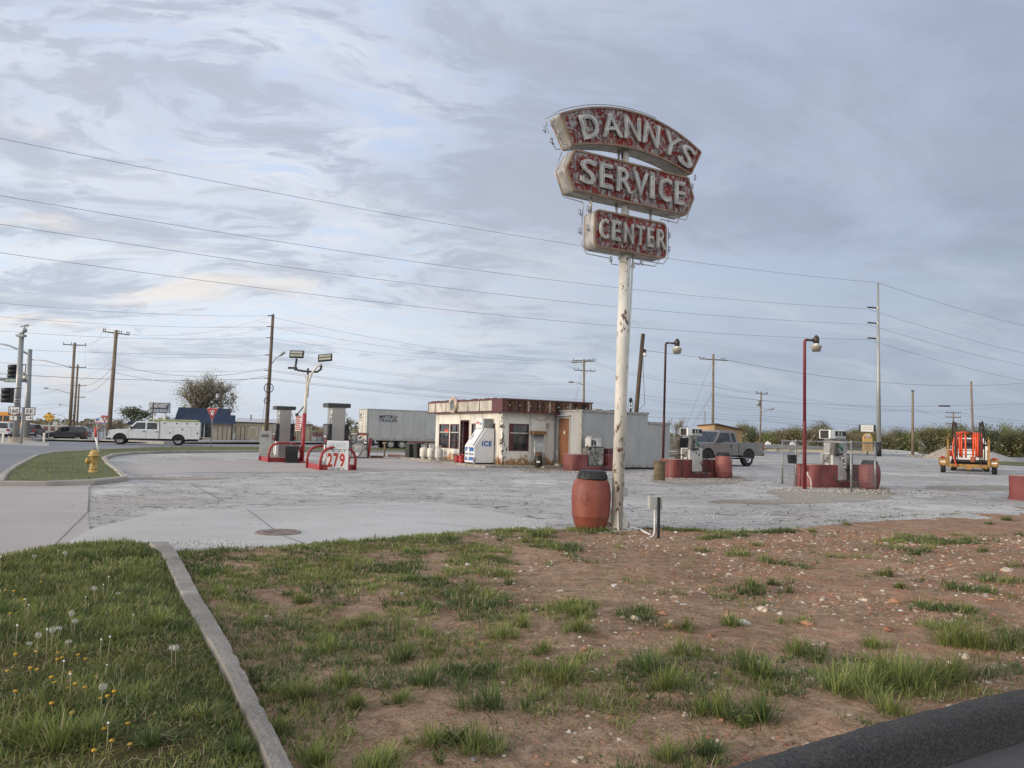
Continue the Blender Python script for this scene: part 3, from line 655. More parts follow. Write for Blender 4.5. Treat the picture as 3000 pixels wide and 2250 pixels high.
# electrical box on a black stake
t = thing('utility_box', 'small grey electrical box on a black stake beside the sign pole', 'electrical box', G(1929, 1577, .02), math.radians(12))
mb = MB(); mb.box(-.02, .02, -.012, .012, -.1, .60); part('stake', mb, mat('dark_steel', (.03, .03, .034), .5, .3, .2, 6), t, bevel=.002)
mb = MB(); mb.box(-.135, .06, .013, .11, .42, .60); mb.frust((-.145, .07, .0135, .125), (-.13, .055, .02, .11), .60, .615); part('enclosure', mb, MATS['grey_box_paint'], t, bevel=.004)
mb = MB().use(0, True); mb.tube([(-.05, .03, .44), (-.05, .03, .10), (-.07, .02, .035), (-.12, .0, .02)], .013, 10); mb.tube([(-.02, .03, .44), (-.035, .035, .25), (-.05, .03, .1)], .008, 8)
part('conduit', mb, M_pvc, t)
a = BASE; c = G(1905, 1568, .02)
mb = MB().use(0, True); st_ = Vector((BASE.x + (px_ + .2) * .8686 - (pb.y - .2) * -.4955 * -1, 0, 0))
wpt = sg_w = Vector((BASE.x + (px_ + .21) * .8686 - (pb.y - .19) * .4955, BASE.y + (px_ + .21) * .4955 + (pb.y - .19) * .8686, .04))
mb.tube([wpt, wpt.lerp(c, .5) + Vector((0, 0, -.005)), c], .017, 10)
tag(mb.build('conduit_pipe', M_pvc), 'white conduit lying on the grass between sign pole and grey box', 'pipe')
# ---------------------------------------------------------------- the filling station building
RZ = math.radians(29.7); SV = Vector((math.cos(RZ), math.sin(RZ), 0)); FV = Vector((-SV.y, SV.x, 0))
A0 = G(1470, 1362, .1); A0.z = 0
def SL(x, y, z=0.): return A0 + SV * x + FV * y + Vector((0, 0, z))
M_wall, nb = newmat('rust_stained_white_wall')
tc = nb.new('ShaderNodeTexCoord').outputs['Object']; xz = nb.new('ShaderNodeSeparateXYZ'); nb.put(xz.inputs[0], tc); ZZ = xz.outputs[2]
c = nb.mix(nb.ramp(nb.noise(tc, 1.3, 5), .35, .65), (.60, .575, .52), (.70, .675, .62))
drip = nb.noise(nb.scale3(tc, (6, 6, .7)), 1.4, 5, .6)
c = nb.mix(nb.math('MULTIPLY', nb.ramp(drip, .55, .72), .35), c, (.36, .33, .27))
low = nb.ramp(ZZ, .75, .05); rn = nb.noise(nb.scale3(tc, (1.5, 1.5, 1)), 2.4, 7, .7, .5)
rust = nb.mix(nb.ramp(nb.noise(tc, 9, 5, .7), .4, .6), (.20, .085, .03), (.42, .26, .13))
c = nb.mix(nb.ramp(nb.math('ADD', rn, nb.math('MULTIPLY', low, .26)), .60, .72), c, rust)
near = nb.math('MULTIPLY', nb.ramp(nb.math('ABSOLUTE', xz.outputs[1]), .65, .1), nb.ramp(nb.math('ABSOLUTE', xz.outputs[0]), .55, .0))
blk = nb.math('MULTIPLY', nb.ramp(nb.math('ADD', nb.noise(tc, 3.1, 7, .72, .4), nb.math('MULTIPLY', near, .16)), .66, .685), 1.0)
c = nb.mix(blk, c, (.035, .025, .02))
outm(nb, bsdf(nb, c, .6, 0, bumpn(nb, nb.noise(tc, 8, 4), .2, .01), spec=.3))
M_mar = mat('maroon_paint', (.085, .018, .022), .55, 0, .25, 6, dirt=((.18, .10, .08), .4, 9))
M_fasc = mat('aged_fascia_panel', (.46, .42, .36), .6, 0, .22, 2.2, dirt=((.30, .25, .19), .55, 3.), stretch=(1, 1, .6))
M_conc = mat('old_concrete', (.30, .275, .235), .9, 0, .25, 5, dirt=((.16, .14, .12), .5, 4), bump=.5)
M_rustm = mat('rusty_tin', (.09, .05, .032), .8, .2, .35, 7, dirt=((.25, .12, .05), .6, 5), bump=.4)
M_glass = glass_dark()
M_cream = mat('cream_paint', (.60, .57, .50), .5, 0, .1, 4)
M_white = mat('white_paint', (.70, .70, .68), .45, 0, .08, 3, dirt=((.42, .38, .32), .25, 5))
M_grey = mat('grey_paint', (.33, .34, .34), .5, .1, .12, 5, dirt=((.2, .18, .15), .3, 6))
M_steel = mat('brushed_steel', (.42, .40, .38), .38, .75, .15, 4, dirt=((.2, .17, .13), .4, 6))
M_blue = mat('blue_letter', (.03, .12, .36), .5, 0, .1)
M_red = mat('red_letter', (.45, .03, .025), .5, 0, .15)
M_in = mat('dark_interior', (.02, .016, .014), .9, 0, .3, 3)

st = thing('filling_station', 'small white flat roofed filling station building with maroon trim and rusty corner', 'building', A0, RZ)
HW = 2.47; BY = 7.35; BX = 6.4; b0 = .1
# walls built as real shells with openings
def wall_with_holes(mb, u0, u1, z0, z1, holes, put):
    us = sorted({u0, u1, *[h[0] for h in holes], *[h[1] for h in holes]}); zs = sorted({z0, z1, *[h[2] for h in holes], *[h[3] for h in holes]})
    for a, b_ in zip(us, us[1:]):
        for c_, d in zip(zs, zs[1:]):
            um, zm = (a + b_) / 2, (c_ + d) / 2
            if not any(h[0] < um < h[1] and h[2] < zm < h[3] for h in holes): put(mb, a, b_, c_, d)
fh = [(5.64, 6.89, .68, 1.93), (4.48, 5.53, .68, 1.93), (3.42, 4.28, .1, 2.07), (2.07, 3.11, .95, 1.96), (.70, 1.95, .95, 1.96)]
sh = [(.33, 1.38, .73, 1.97)]
mb = MB(); wall_with_holes(mb, 0, BY, b0, HW, fh, lambda m, a, b_, c_, d: m.box(0, .12, a, b_, c_, d)); part('front_wall', mb, M_wall, st)
mb = MB(); wall_with_holes(mb, .12, BX, b0, HW, sh, lambda m, a, b_, c_, d: m.box(a, b_, 0, .12, c_, d)); mb.box(0.12, .122, .12, .13, b0, HW)
mb.box(BX - .12, BX, .12, BY, b0, HW); mb.box(.12, BX - .12, BY - .12, BY, b0, HW); part('side_wall', mb, M_wall, st)
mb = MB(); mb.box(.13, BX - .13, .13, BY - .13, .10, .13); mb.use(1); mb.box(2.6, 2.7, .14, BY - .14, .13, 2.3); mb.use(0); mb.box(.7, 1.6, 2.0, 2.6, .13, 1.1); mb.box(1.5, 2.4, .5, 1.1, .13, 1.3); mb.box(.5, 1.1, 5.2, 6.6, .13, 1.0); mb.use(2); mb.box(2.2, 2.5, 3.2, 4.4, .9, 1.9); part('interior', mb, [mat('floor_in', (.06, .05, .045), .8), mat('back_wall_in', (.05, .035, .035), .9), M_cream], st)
# batten seams and corner trims
for q in [(-.022, 0, y - .03, y + .03, b0 + .002, HW) for y in (.35, 2.01, 3.25, 4.38, 7.05)] + [(-.03, .0, -.03, .05, b0, HW), (0, .03, -.03, 0, b0, HW)] + [(x - .012, x + .012, -.012, 0, b0 + .002, HW) for x in (.24, 1.5, 2.4)]:
    mb = MB(); mb.box(*q); part('wall_batten', mb, M_wall, st)
def window(par, X, w, h, bars=(.5,), vert=(), frame=M_mar, mid=M_cream, glass=M_glass, fr=.055, curtain=None):
    """window in a local frame: x along the wall, y up, z outwards; origin at lower left"""
    mb = MB().at(X); mb.box(0, w, 0, fr, -.06, .012); mb.box(0, w, h - fr, h, -.06, .012); mb.box(0, fr, fr, h - fr, -.06, .0115); mb.box(w - fr, w, fr, h - fr, -.06, .0115)
    o = part('window', mb, frame, par)
    mb = MB().at(X)
    for i, b_ in enumerate(bars):
        mb.use(1 if (mid and i == len(bars) - 1 and len(bars) > 1) else 0); mb.box(fr, w - fr, h * b_ - .018, h * b_ + .018, -.05, .006)
    mb.use(0)
    for v in vert: mb.box(w * v - .02, w * v + .02, fr, h - fr, -.052, .004)
    part('mullion', mb, [frame, mid or frame], o)
    mb = MB().at(X); mb.box(fr * .6, w - fr * .6, fr * .6, h - fr * .6, -.045, -.035); part('pane', mb, glass, o)
    if curtain:
        mb = MB().at(X); mb.box(fr, fr + (w - 2 * fr) * curtain, fr, h - fr, -.033, -.028); part('red_panel', mb, M_mar, o)
    return o
WX = lambda y, z: Matrix(((0, 0, -1, 0), (-1, 0, 0, y), (0, 1, 0, z), (0, 0, 0, 1)))   # front wall: x axis runs towards the corner, z outwards
WS = lambda x, z: Matrix(((1, 0, 0, x), (0, 0, -1, 0), (0, 1, 0, z), (0, 0, 0, 1)))
M_seeglass = glass_dark('reflecting_glass', (.02, .022, .023))
w1 = window(st, WX(6.89, .68), 1.25, 1.25, (.33, .66), (), glass=M_seeglass)
w2 = window(st, WX(5.53, .68), 1.05, 1.25, (.33, .66), (.62,), glass=M_seeglass)
w3 = window(st, WX(3.11, .95), 1.04, 1.01, (), (), glass=M_seeglass)
w4 = window(st, WX(1.95, .95), 1.25, 1.01, (), (), glass=M_seeglass)
w5 = window(st, WS(.33, .73), 1.05, 1.24, (.34, .66), (), curtain=.22, glass=M_seeglass)
# open/close sign in the first window
M_neonsign = mat('red_window_sign', (.55, .05, .03), .4, 0, .1, emit=((1, .12, .06), .5))
mb = MB(); X = WX(6.02, 1.58) @ Matrix.Translation((0, 0, -.02)); mb.at(X); n = 20
mb.use(1, True); mb.tube([(.23 * math.cos(i / n * 2 * PI), .23 * math.sin(i / n * 2 * PI), 0) for i in range(n + 1)], .008, 5)
mb.at(Matrix()).use(0); text(mb, 'GAS', X, .2, .34, .012, bold=.02); part('window_sign', mb, [M_neonsign, mat('pale_green_tube', (.55, .6, .55), .4)], w1, label='small round red lettered sign hanging in the window')
# doorway: open, dark, with a door leaf folded inwards
mb = MB(); mb.box(-.02, .1, 4.28, 4.34, .1, 2.13); mb.box(-.02, .1, 3.36, 3.42, .1, 2.13); mb.box(-.0205, .1, 3.42, 4.28, 2.07, 2.13); dr = part('door_frame', mb, M_mar, st)
mb = MB(); mb.box(.13, 1.0, 4.22, 4.26, .13, 2.05); part('open_door', mb, M_mar, dr)
# canopy fascia ring: box beams round the roof, front panels cream, side panels stripped to rusty tin
ox, oy = -.25, -.40; z0, z1 = 2.47, 3.08; RX = 4.62; YB = BY + .42
mb = MB(); mb.frust((ox + .03, RX - .02, oy + .03, YB - .03), (ox + .03, RX - .02, oy + .03, YB - .03), z0 + .02, z0 + .10); mb.box(ox + .06, RX - .05, oy + .06, YB - .06, 2.86, 2.90)
part('roof', mb, mat('roof_tar', (.07, .065, .06), .9, 0, .3, 4), st)
mb = MB(); mb.box(ox, ox + .05, oy, YB, z0, z1 - .01); mb.box(ox + .05, RX, oy, oy + .05, z0, z1 - .01); mb.box(RX - .05, RX, oy + .05, YB, z0, z1 - .011); mb.box(ox + .05, RX - .05, YB - .05, YB, z0, z1 - .012)
part('fascia_board', mb, M_mar, st)
mb = MB()
ys = [YB, 6.74 + .08, 5.48 + .06, 4.30, 3.02, 1.80, .55]
for a, b_ in zip(ys, ys[1:]): mb.box(ox - .02, ox, b_ + .02, a - .02, z0 + .07, z1 - .07)
part('fascia_panels', mb, M_fasc, st, label='row of grimy cream fascia panels over the front')
mb = MB(); mb.box(ox - .045, ox, oy - .045, YB + .04, z1 - .065, z1 + .01); mb.box(ox - .04, ox, oy - .04, YB + .03, z0 - .015, z0 + .05); mb.box(ox, RX + .03, oy - .0452, oy, z1 - .065, z1 + .0102); mb.box(ox, RX + .02, oy - .0402, oy, z0 - .0152, z0 + .0502)
mb.box(ox - .046, ox - .001, oy - .046, .52, z0 + .055, z1 - .07); mb.box(ox, ox + .12, oy - .0465, oy - .001, z0 + .055, z1 - .07)
rr = random.Random(5); y = .2
while y < YB - .6:       # ragged roof-edge flashing
    L = rr.uniform(.15, .5); mb.box(ox - .03, ox + .05, y, y + L, z1 + .01, z1 + .02 + rr.random() * .035); y += L + rr.random() * .35
for y in ys: mb.box(ox - .035, ox, y - .022, y + .022, z0 + .06, z1 - .07)
part('fascia_trim', mb, M_mar, st)
mb = MB(); x = ox + .14; rr = random.Random(9)
while x < RX:
    w_ = rr.uniform(.05, .13); mb.use(rr.choice([0, 0, 1, 2])); mb.box(x, min(x + w_, RX), oy - .006 - rr.random() * .01, oy - .001, z0 + .055 + rr.random() * .03, z1 - .075 - rr.random() * .03); x += w_ + rr.choice([0, .01, .04])
mb.use(1)
for x in (1.08, 2.22, 3.36, 4.5): mb.use(3); mb.box(x - .045, x + .045, oy - .03, oy - .012, z0 + .05, z1 - .07)
mb.use(3)
for k in range(9): x = ox + .35 + k * .52; mb.box(x - .035, x + .035, oy - .035, oy - .018, 2.75, 2.82)
mb.use(1, True); mb.tube([(ox + .2 + i * .15, oy - .03, 2.77 + .05 * math.sin(i * 1.3)) for i in range(30)], .008, 5)
mb.tube([(ox + .2, oy - .026, 2.90), (RX, oy - .026, 2.91)], .007, 5); mb.tube([(ox + .2, oy - .026, 2.60), (RX, oy - .026, 2.60)], .007, 5)
part('stripped_fascia', mb, [M_rustm, mat('old_brown_tin', (.17, .085, .045), .8, 0, .4, 12), mat('dark_void', (.012, .009, .008), .9), mat('faded_bracket', (.33, .28, .25), .7, 0, .2, 9)], st, label='rusty stripped sign frame along the side')
# round clock on the fascia
mb = MB().use(0, True); X = Matrix(((0, 0, -1, ox - .0), (-1, 0, 0, 4.52), (0, 1, 0, 2.87), (0, 0, 0, 1))); mb.at(X)
mb.lathe([(.001, .02), (.40, .02), (.42, .03), (.42, .15), (.40, .17), (.30, .175), (.001, .175)], 36, caps=False); ck = part('clock', mb, mat('aged_cream_rim', (.48, .41, .33), .5, 0, .2, 4, dirt=((.35, .12, .07), .6, 5)), st)
mb = MB().at(X); mb.lathe([(.001, .178), (.235, .178), (.25, .182), (.262, .178)], 32, caps=False); part('clock_face', mb, mat('clock_glass', (.07, .10, .08), .15, 0, .4, 5), ck)
mb = MB().at(X); mb.box(-.008, .008, -.02, .17, .182, .188); mb.box(-.02, .12, -.01, .006, .182, .187); part('clock_hand', mb, M_cream, ck)
mb = MB()
for i, ch in enumerate('MOTOROIL'):
    if ch == ' ': continue
    a = math.radians(68 - i * 17); text(mb, ch, X @ Matrix.Translation((.335 * math.cos(a + .35), .335 * math.sin(a + .35), .178)) @ Matrix.Rotation(a + .35 - PI / 2, 4, 'Z'), .07, .045, .006)
part('rim_lettering', mb, M_red, ck)
# foundation slab and step
mb = MB(); mb.box(-1.22, BX + .1, -.75, 9.6, -.05, .095); fo = part('foundation', mb, M_conc, st, bevel=.02)
mb = MB(); mb.box(1.55, 2.15, -1.1, -.76, -.05, .09); part('concrete_step', mb, M_conc, st, bevel=.015)
# wiring and box on side wall
mb = MB().use(0, True); mb.tube([(1.45, -.02, 2.4), (1.4, -.03, 2.0), (1.5, -.03, 1.75), (1.45, -.03, 1.7)], .008, 5); mb.tube([(1.5, -.02, 2.35), (1.9, -.05, 2.15), (2.3, -.04, 2.2), (2.42, -.03, 2.35)], .009, 5); mb.box(2.3, 2.43, -.10, 0, 1.85, 2.03); mb.tube([(2.36, -.04, 1.85), (2.36, -.03, 1.2)], .01, 5)
part('wall_wiring', mb, M_grey, st)

# ---- grey clad addition
M_clad, nb = newmat('grooved_cladding')
tc = nb.new('ShaderNodeTexCoord').outputs['Object']; xz = nb.new('ShaderNodeSeparateXYZ'); nb.put(xz.inputs[0], tc)
u = nb.math('ADD', xz.outputs[0], xz.outputs[1]); fr_ = nb.math('ABSOLUTE', nb.math('SUBTRACT', nb.math('FRACT', nb.math('MULTIPLY', u, 8.2)), .5)); gv = nb.ramp(fr_, .44, .5)
c = nb.mix(nb.ramp(nb.noise(nb.scale3(tc, (1, 1, .4)), 1.2, 5, .6), .35, .7), (.30, .305, .305), (.36, .365, .365))
c = nb.mix(nb.math('MULTIPLY', nb.ramp(nb.noise(nb.scale3(tc, (5, 5, .3)), 1.4, 4), .5, .7), .3), c, (.28, .27, .25))
c = nb.mix(nb.math('MULTIPLY', nb.ramp(xz.outputs[2], .35, .05), nb.ramp(nb.noise(tc, 4, 5), .4, .6)), c, (.2, .17, .14))
outm(nb, bsdf(nb, nb.mix(nb.math('MULTIPLY', gv, .45), c, (.16, .16, .155)), .55, 0, bumpn(nb, nb.math('MULTIPLY', gv, -1), .6, .01), spec=.3))
ad = thing('storeroom_annex', 'grey clad flat roofed annex with a brown door, stepped lower at its right end', 'building', SL(2.8, -2.2), RZ)
hole = [(.34, 1.24, .12, 2.28)]
mb = MB(); wall_with_holes(mb, 0, 2.19, .12, 2.66, [(2.2 - 1.26, 2.2 - .34, .12, 2.28)], lambda m, a, b_, c_, d: m.box(0, .1, a, b_, c_, d))
mb.box(.1, 3.75, 0, .1, .1, 2.62); mb.box(3.75, 5.1, 0, .1, .1, 2.18); mb.box(3.65, 3.75, .1, 5.0, .1, 2.62); mb.box(5.0, 5.1, .1, 5.0, .1, 2.18); mb.box(.1, 5.0, 4.9, 5.0, .1, 2.18)
mb.box(3.75, 4.02, 1.0, 2.0, 2.1, 2.6)
wl = part('wall', mb, M_clad, ad)
mb = MB(); mb.box(-.05, 3.78, -.05, 4.9, 2.62, 2.66); mb.add([(-.05, -.05, 2.66), (-.05, 1.0, 2.75), (-.05, 2.19, 2.70), (0, -.05, 2.66), (0, 1.0, 2.75), (0, 2.19, 2.70)], [(0, 1, 4, 3), (1, 2, 5, 4)], False)
mb.box(-.051, .02, -.051, 2.19, 2.575, 2.659); mb.box(3.782, 5.15, -.04, 5.0, 2.18, 2.23); mb.box(.02, 3.785, -.055, -.002, 2.56, 2.625); mb.box(3.79, 5.16, -.05, -.002, 2.12, 2.185); mb.box(-.045, .0, 2.19 - .06, 2.19, .12, 2.6); mb.box(-.03, 0, -.03, .06, .12, 2.57); mb.box(0, .05, -.032, 0, .12, 2.56)
rr = random.Random(2)
for k in range(9): x = .9 + k * .2; mb.box(x, x + .15, .2, .5, 2.66, 2.68 + rr.random() * .05)
part('roof', mb, mat('grey_roof_edge', (.31, .30, .29), .5, .2, .2, 5, dirt=((.15, .14, .13), .5, 7)), ad)
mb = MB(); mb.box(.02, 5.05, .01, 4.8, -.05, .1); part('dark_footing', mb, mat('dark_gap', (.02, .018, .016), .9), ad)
dz0 = 2.2 - 1.24
mb = MB(); mb.box(.01, .055, dz0 - .0, dz0 + .89, .14, 2.27); dr = part('door', mb, mat('brown_door_paint', (.175, .072, .034), .55, 0, .12, 1.5, dirt=((.11, .05, .025), .4, 3)), ad)
mb = MB().use(0, True); mb.at(Matrix(((0, 0, -1, .01), (-1, 0, 0, dz0 + .45), (0, 1, 0, 1.62), (0, 0, 0, 1)))); mb.lathe([(.001, .006), (.06, .006), (.062, 0)], 20, caps=False, sx=.85, sy=1.5); part('oval_plate', mb, M_cream, dr)
mb = MB().use(0, True); mb.tube([(-.05, dz0 + .80, .99), (-.06, dz0 + .66, .98)], .014, 8); mb.cyl((0, dz0 + .82, .99), (-.05, dz0 + .82, .99), .02); part('handle', mb, M_steel, dr)
mb = MB().use(0, True); mb.tube([(-.02, dz0 + .18, 1.75), (-.05, dz0 + .1, 1.78), (-.03, dz0 + .0, 1.72), (-.05, dz0 - .06, 1.66)], .016, 6); part('hasp', mb, M_steel, dr)
mb = MB(); mb.box(-.035, 0, dz0 - .05, dz0, .12, 2.30); mb.box(-.035, 0, dz0 + .9, dz0 + .95, .12, 2.30); mb.box(-.034, 0, dz0, dz0 + .9, 2.275, 2.32); mb.frust((-.16, 0, dz0 - .1, dz0 + 1.05), (-.10, 0, dz0 - .1, dz0 + 1.05), 2.38, 2.42); part('door_trim', mb, M_clad, ad)
mb = MB(); mb.box(-.06, 0, 1.6 + .30, 1.6 + .42, 1.15, 1.33); mb.use(1, True); mb.cyl((-.03, 1.93, 1.15), (-.03, 1.93, .02), .012); mb.cyl((-.03, 1.99, 1.15), (-.03, 1.99, .1), .01); part('meter_box', mb, [M_grey, M_steel], ad)
t = thing('cinder_block', 'pale hollow concrete block lying below the brown door', 'concrete block', SL(2.55, -.9), RZ + .2)
mb = MB(); mb.box(0, .03, 0, .4, 0, .19); mb.box(.17, .2, 0, .4, 0, .19); mb.box(.03, .17, 0, .04, 0, .19); mb.box(.03, .17, .18, .22, 0, .19); mb.box(.03, .17, .36, .4, 0, .19); part('block_body', mb, M_conc, t)
# mast head on annex roof
t = thing('service_mast', 'black weatherhead mast with looped cables on the annex roof', 'electrical mast', SL(2.8 + 3.35, -1.4, 2.66), RZ)
mb = MB().use(0, True); mb.cyl((0, 0, 0), (0, 0, .52), .035); mb.lathe([(.05, .50), (.09, .56), (.08, .66), (.03, .70), (.001, .7)], 12, caps=False); part('mast', mb, M_black, t)
mb = MB().use(0, True)
for i, s_ in enumerate((-1, 1, .6)): mb.tube([(s_ * .03, -.03, .6), (s_ * .14, -.04, .5), (s_ * .17, 0, .3), (s_ * .12, .02, .12), (s_ * .04, 0, .05)], .010, 6)
mb.use(1); mb.cyl((0, -.04, .2), (0, -.04, .25), .05); mb.cyl((0, -.04, .36), (0, -.04, .41), .05); part('cable_loop', mb, [M_black, M_white], t)

# ---- things in front of the station
t = thing('ice_freezer', 'white slant front ice merchandiser with blue ICE lettering by the station wall', 'ice freezer', SL(-1.05, .68, .1), RZ)
M_ice = mat('white_enamel', (.66, .66, .65), .35, 0, .06, 2, dirt=((.45, .44, .42), .3, 2.5))
prof = [(0, .06), (0, .82), (.55, 1.62), (1.0, 1.62), (1.0, .06)]
mb = MB(); mb.prism(prof, 0, .98, 'y'); part('cabinet', mb, M_ice, t, bevel=.012)
mb = MB(); mb.box(.06, .95, .05, .93, 0, .06); part('plinth', mb, M_black, t)
nx, nz = -.80, .55; L = math.hypot(nx, nz); nx /= L; nz /= L
def onslope(u, v, w_): # u across (y), v up the slope, w out
    return (0 + .55 * v / .97 + nx * w_, u, .82 + .80 * v / .97 + nz * w_)
mb = MB()
def sbox(mb, u0, u1, v0, v1, w0, w1):
    P = [onslope(u, v, w_) for w_ in (w0, w1) for v in (v0, v1) for u in (u0, u1)]; mb.add(P, [(0, 1, 3, 2), (4, 6, 7, 5), (0, 4, 5, 1), (2, 3, 7, 6), (0, 2, 6, 4), (1, 5, 7, 3)], False)
sbox(mb, .13, .85, .07, .90, 0, .035); d = part('hatch', mb, mat('hatch_white', (.60, .63, .66), .3, 0, .05), t, bevel=.01)
mb = MB(); sbox(mb, .68, .70, .30, .62, .05, .07); sbox(mb, .60, .72, .46, .49, .035, .07); part('handle', mb, M_steel, d)
mb = MB(); sbox(mb, .10, .13, .0, .95, 0, .03); part('black_seal', mb, M_black, t)
# front panel artwork and lettering
X = Matrix(((0, 0, -1, -.001), (-1, 0, 0, .49), (0, 1, 0, .44), (0, 0, 0, 1)))
mb = MB().at(X); mb.use(0); mb.box(-.43, .43, .13, .31, 0, .004); mb.box(-.43, .43, -.29, -.13, 0, .004); mb.use(1)
for k, (a, b_) in enumerate(((0, .33), (.06, .26), (-.07, .22), (.02, -.27), (-.05, -.22))): mb.box(-.13 + a - .05, -.13 + a + .05, min(0, b_), max(0, b_), .0045 + k * .0006, .0062 + k * .0006)
mb.at(Matrix()).use(0); text(mb, 'Home City Ice', X @ Matrix.Translation((0, 0, .006)), .15, .82, .004, bold=.012); part('front_panel_art', mb, [M_blue, M_ice], t)
mb = MB(); text(mb, 'ICE', Matrix(((1, 0, 0, .62), (0, 0, -1, -.002), (0, 1, 0, .93), (0, 0, 0, 1))), .25, .50, .006, bold=.05); part('side_lettering', mb, M_blue, t)
mb = MB(); mb.box(-.03, .07, -.02, .06, -.02, .30); part('corner_guard', mb, M_steel, t)
t = thing('window_air_conditioner', 'white box air conditioner lettered Reddy Ice above the ice freezer', 'air conditioner', SL(-.47, .9, 1.56), RZ)
mb = MB(); mb.box(-.1, .52, .0, .66, .165, .62); part('casing', mb, M_ice, t, bevel=.008)
mb = MB()
for k in range(9): mb.box(.02 + k * .052, .035 + k * .052, -.006, -.0005, .2, .59)
mb.use(1); mb.box(.0, .50, -.004, -.0003, .19, .6); part('grille', mb, [M_ice, mat('grille_shadow', (.07, .07, .07), .7)], t)
mb = MB(); mb.use(0); X = Matrix(((0, 0, -1, -.101), (-1, 0, 0, .33), (0, 1, 0, .41), (0, 0, 0, 1))); text(mb, 'Reddy', X @ Matrix.Translation((-.12, 0, 0)), .20, .34, .004, bold=.01); mb.use(1); text(mb, 'ice', X @ Matrix.Translation((.19, -.02, 0)), .15, .2, .004, bold=.02); part('lettering', mb, [M_red, M_blue], t)
def tank(pos, label, s=1.):
    t = thing('propane_tank', label, 'propane tank', pos, rnd.random() * 6, 'propane tanks along the station front')
    mb = MB().use(0, True); mb.lathe([(.001, .05), (.15, .06), (.205, .12), (.21, .18), (.21, .45), (.20, .52), (.13, .58), (.05, .60), (.001, .6)], 24, caps=False)
    b_ = part('tank_body', mb, M_tank, t); mb = MB().use(0, True); mb.lathe([(.14, 0), (.14, .07)], 20, caps=False); part('foot_ring', mb, M_tank, t)
    mb = MB().use(0, True)
    for a0 in (0, PI): mb.tube([(.12 * math.cos(a0 + i * .25), .12 * math.sin(a0 + i * .25), .72) for i in range(8)], .014, 6); mb.cyl((.12 * math.cos(a0), .12 * math.sin(a0), .57), (.12 * math.cos(a0), .12 * math.sin(a0), .72), .014); mb.cyl((.12 * math.cos(a0 + 1.75), .12 * math.sin(a0 + 1.75), .57), (.12 * math.cos(a0 + 1.75), .12 * math.sin(a0 + 1.75), .72), .014)
    part('collar', mb, M_tank, t)
    mb = MB().use(0, True); mb.cyl((0, 0, .58), (0, 0, .68), .03); part('valve', mb, M_steel, t)
    for o in (t,): o.scale = (s, s, s)
M_tank = mat('tank_white', (.62, .60, .55), .5, 0, .1, 4, dirt=((.35, .24, .14), .4, 6))
for (x, y), l in zip(((-.75, 7.1), (-.75, 6.15), (-.85, 4.95)), ('leftmost of the three white propane tanks', 'middle one of the three white propane tanks', 'propane tank nearest the open station doorway')): tank(SL(x, y, .1), l, 1.0)
def gas_can(pos, label, rz):
    t = thing('fuel_can', label, 'fuel can', pos, rz, 'red fuel cans by the ice freezer')
    mb = MB(); mb.prism([(-.09, 0), (.09, 0), (.09, .3), (-.09, .3)], -.14, .14, 'y'); part('can_body', mb, mat('red_plastic', (.42, .025, .03), .45, 0, .15, 5), t, bevel=.03, seg=3)
    mb = MB().use(0, True); mb.tube([(0, -.1, .29), (0, -.08, .37), (0, .06, .38), (0, .1, .29)], .018, 6); part('handle', mb, MATS['red_plastic'], t)
    mb = MB().use(0, True); mb.cyl((0, .12, .28), (0, .14, .36), .025); part('cap', mb, M_black, t)
    mb = MB(); mb.box(-.03, .03, -.1425, -.1405, .12, .17); part('sticker', mb, mat('yellow_sticker', (.6, .45, .1), .5), t)
for (x, y), l in zip(((-.95, 2.65), (-.8, 2.38), (-.98, 2.14)), ('red fuel can farthest from the ice freezer', 'middle red fuel can, between the two others', 'red fuel can touching the ice freezer')): gas_can(SL(x, y, .1), l, RZ + rnd.uniform(-.1, .1))
gas_can(SL(-.6, 1.85, .1), 'red fuel can half hidden behind the others', RZ)
t = thing('wheelie_bin', 'black bin beside the leftmost propane tank', 'bin', SL(-.6, 8.1, .1), RZ)
mb = MB(); mb.frust((-.22, .22, -.22, .22), (-.27, .27, -.26, .26), 0, .72); part('bin_body', mb, M_black, t, bevel=.02); mb = MB(); mb.frust((-.28, .28, -.28, .28), (-.22, .22, -.22, .22), .72, .78); part('lid', mb, M_black, t)
t = thing('wheelie_bin', 'dark grey green bin at the left end of the station front', 'bin', SL(-.7, 9.0, .1), RZ + .1)
mb = MB(); mb.frust((-.22, .22, -.22, .22), (-.27, .27, -.26, .26), 0, .68); part('bin_body', mb, mat('green_black', (.03, .035, .03), .6), t, bevel=.02); mb = MB(); mb.frust((-.28, .28, -.28, .28), (-.2, .2, -.2, .2), .68, .74); part('lid', mb, MATS['green_black'], t)
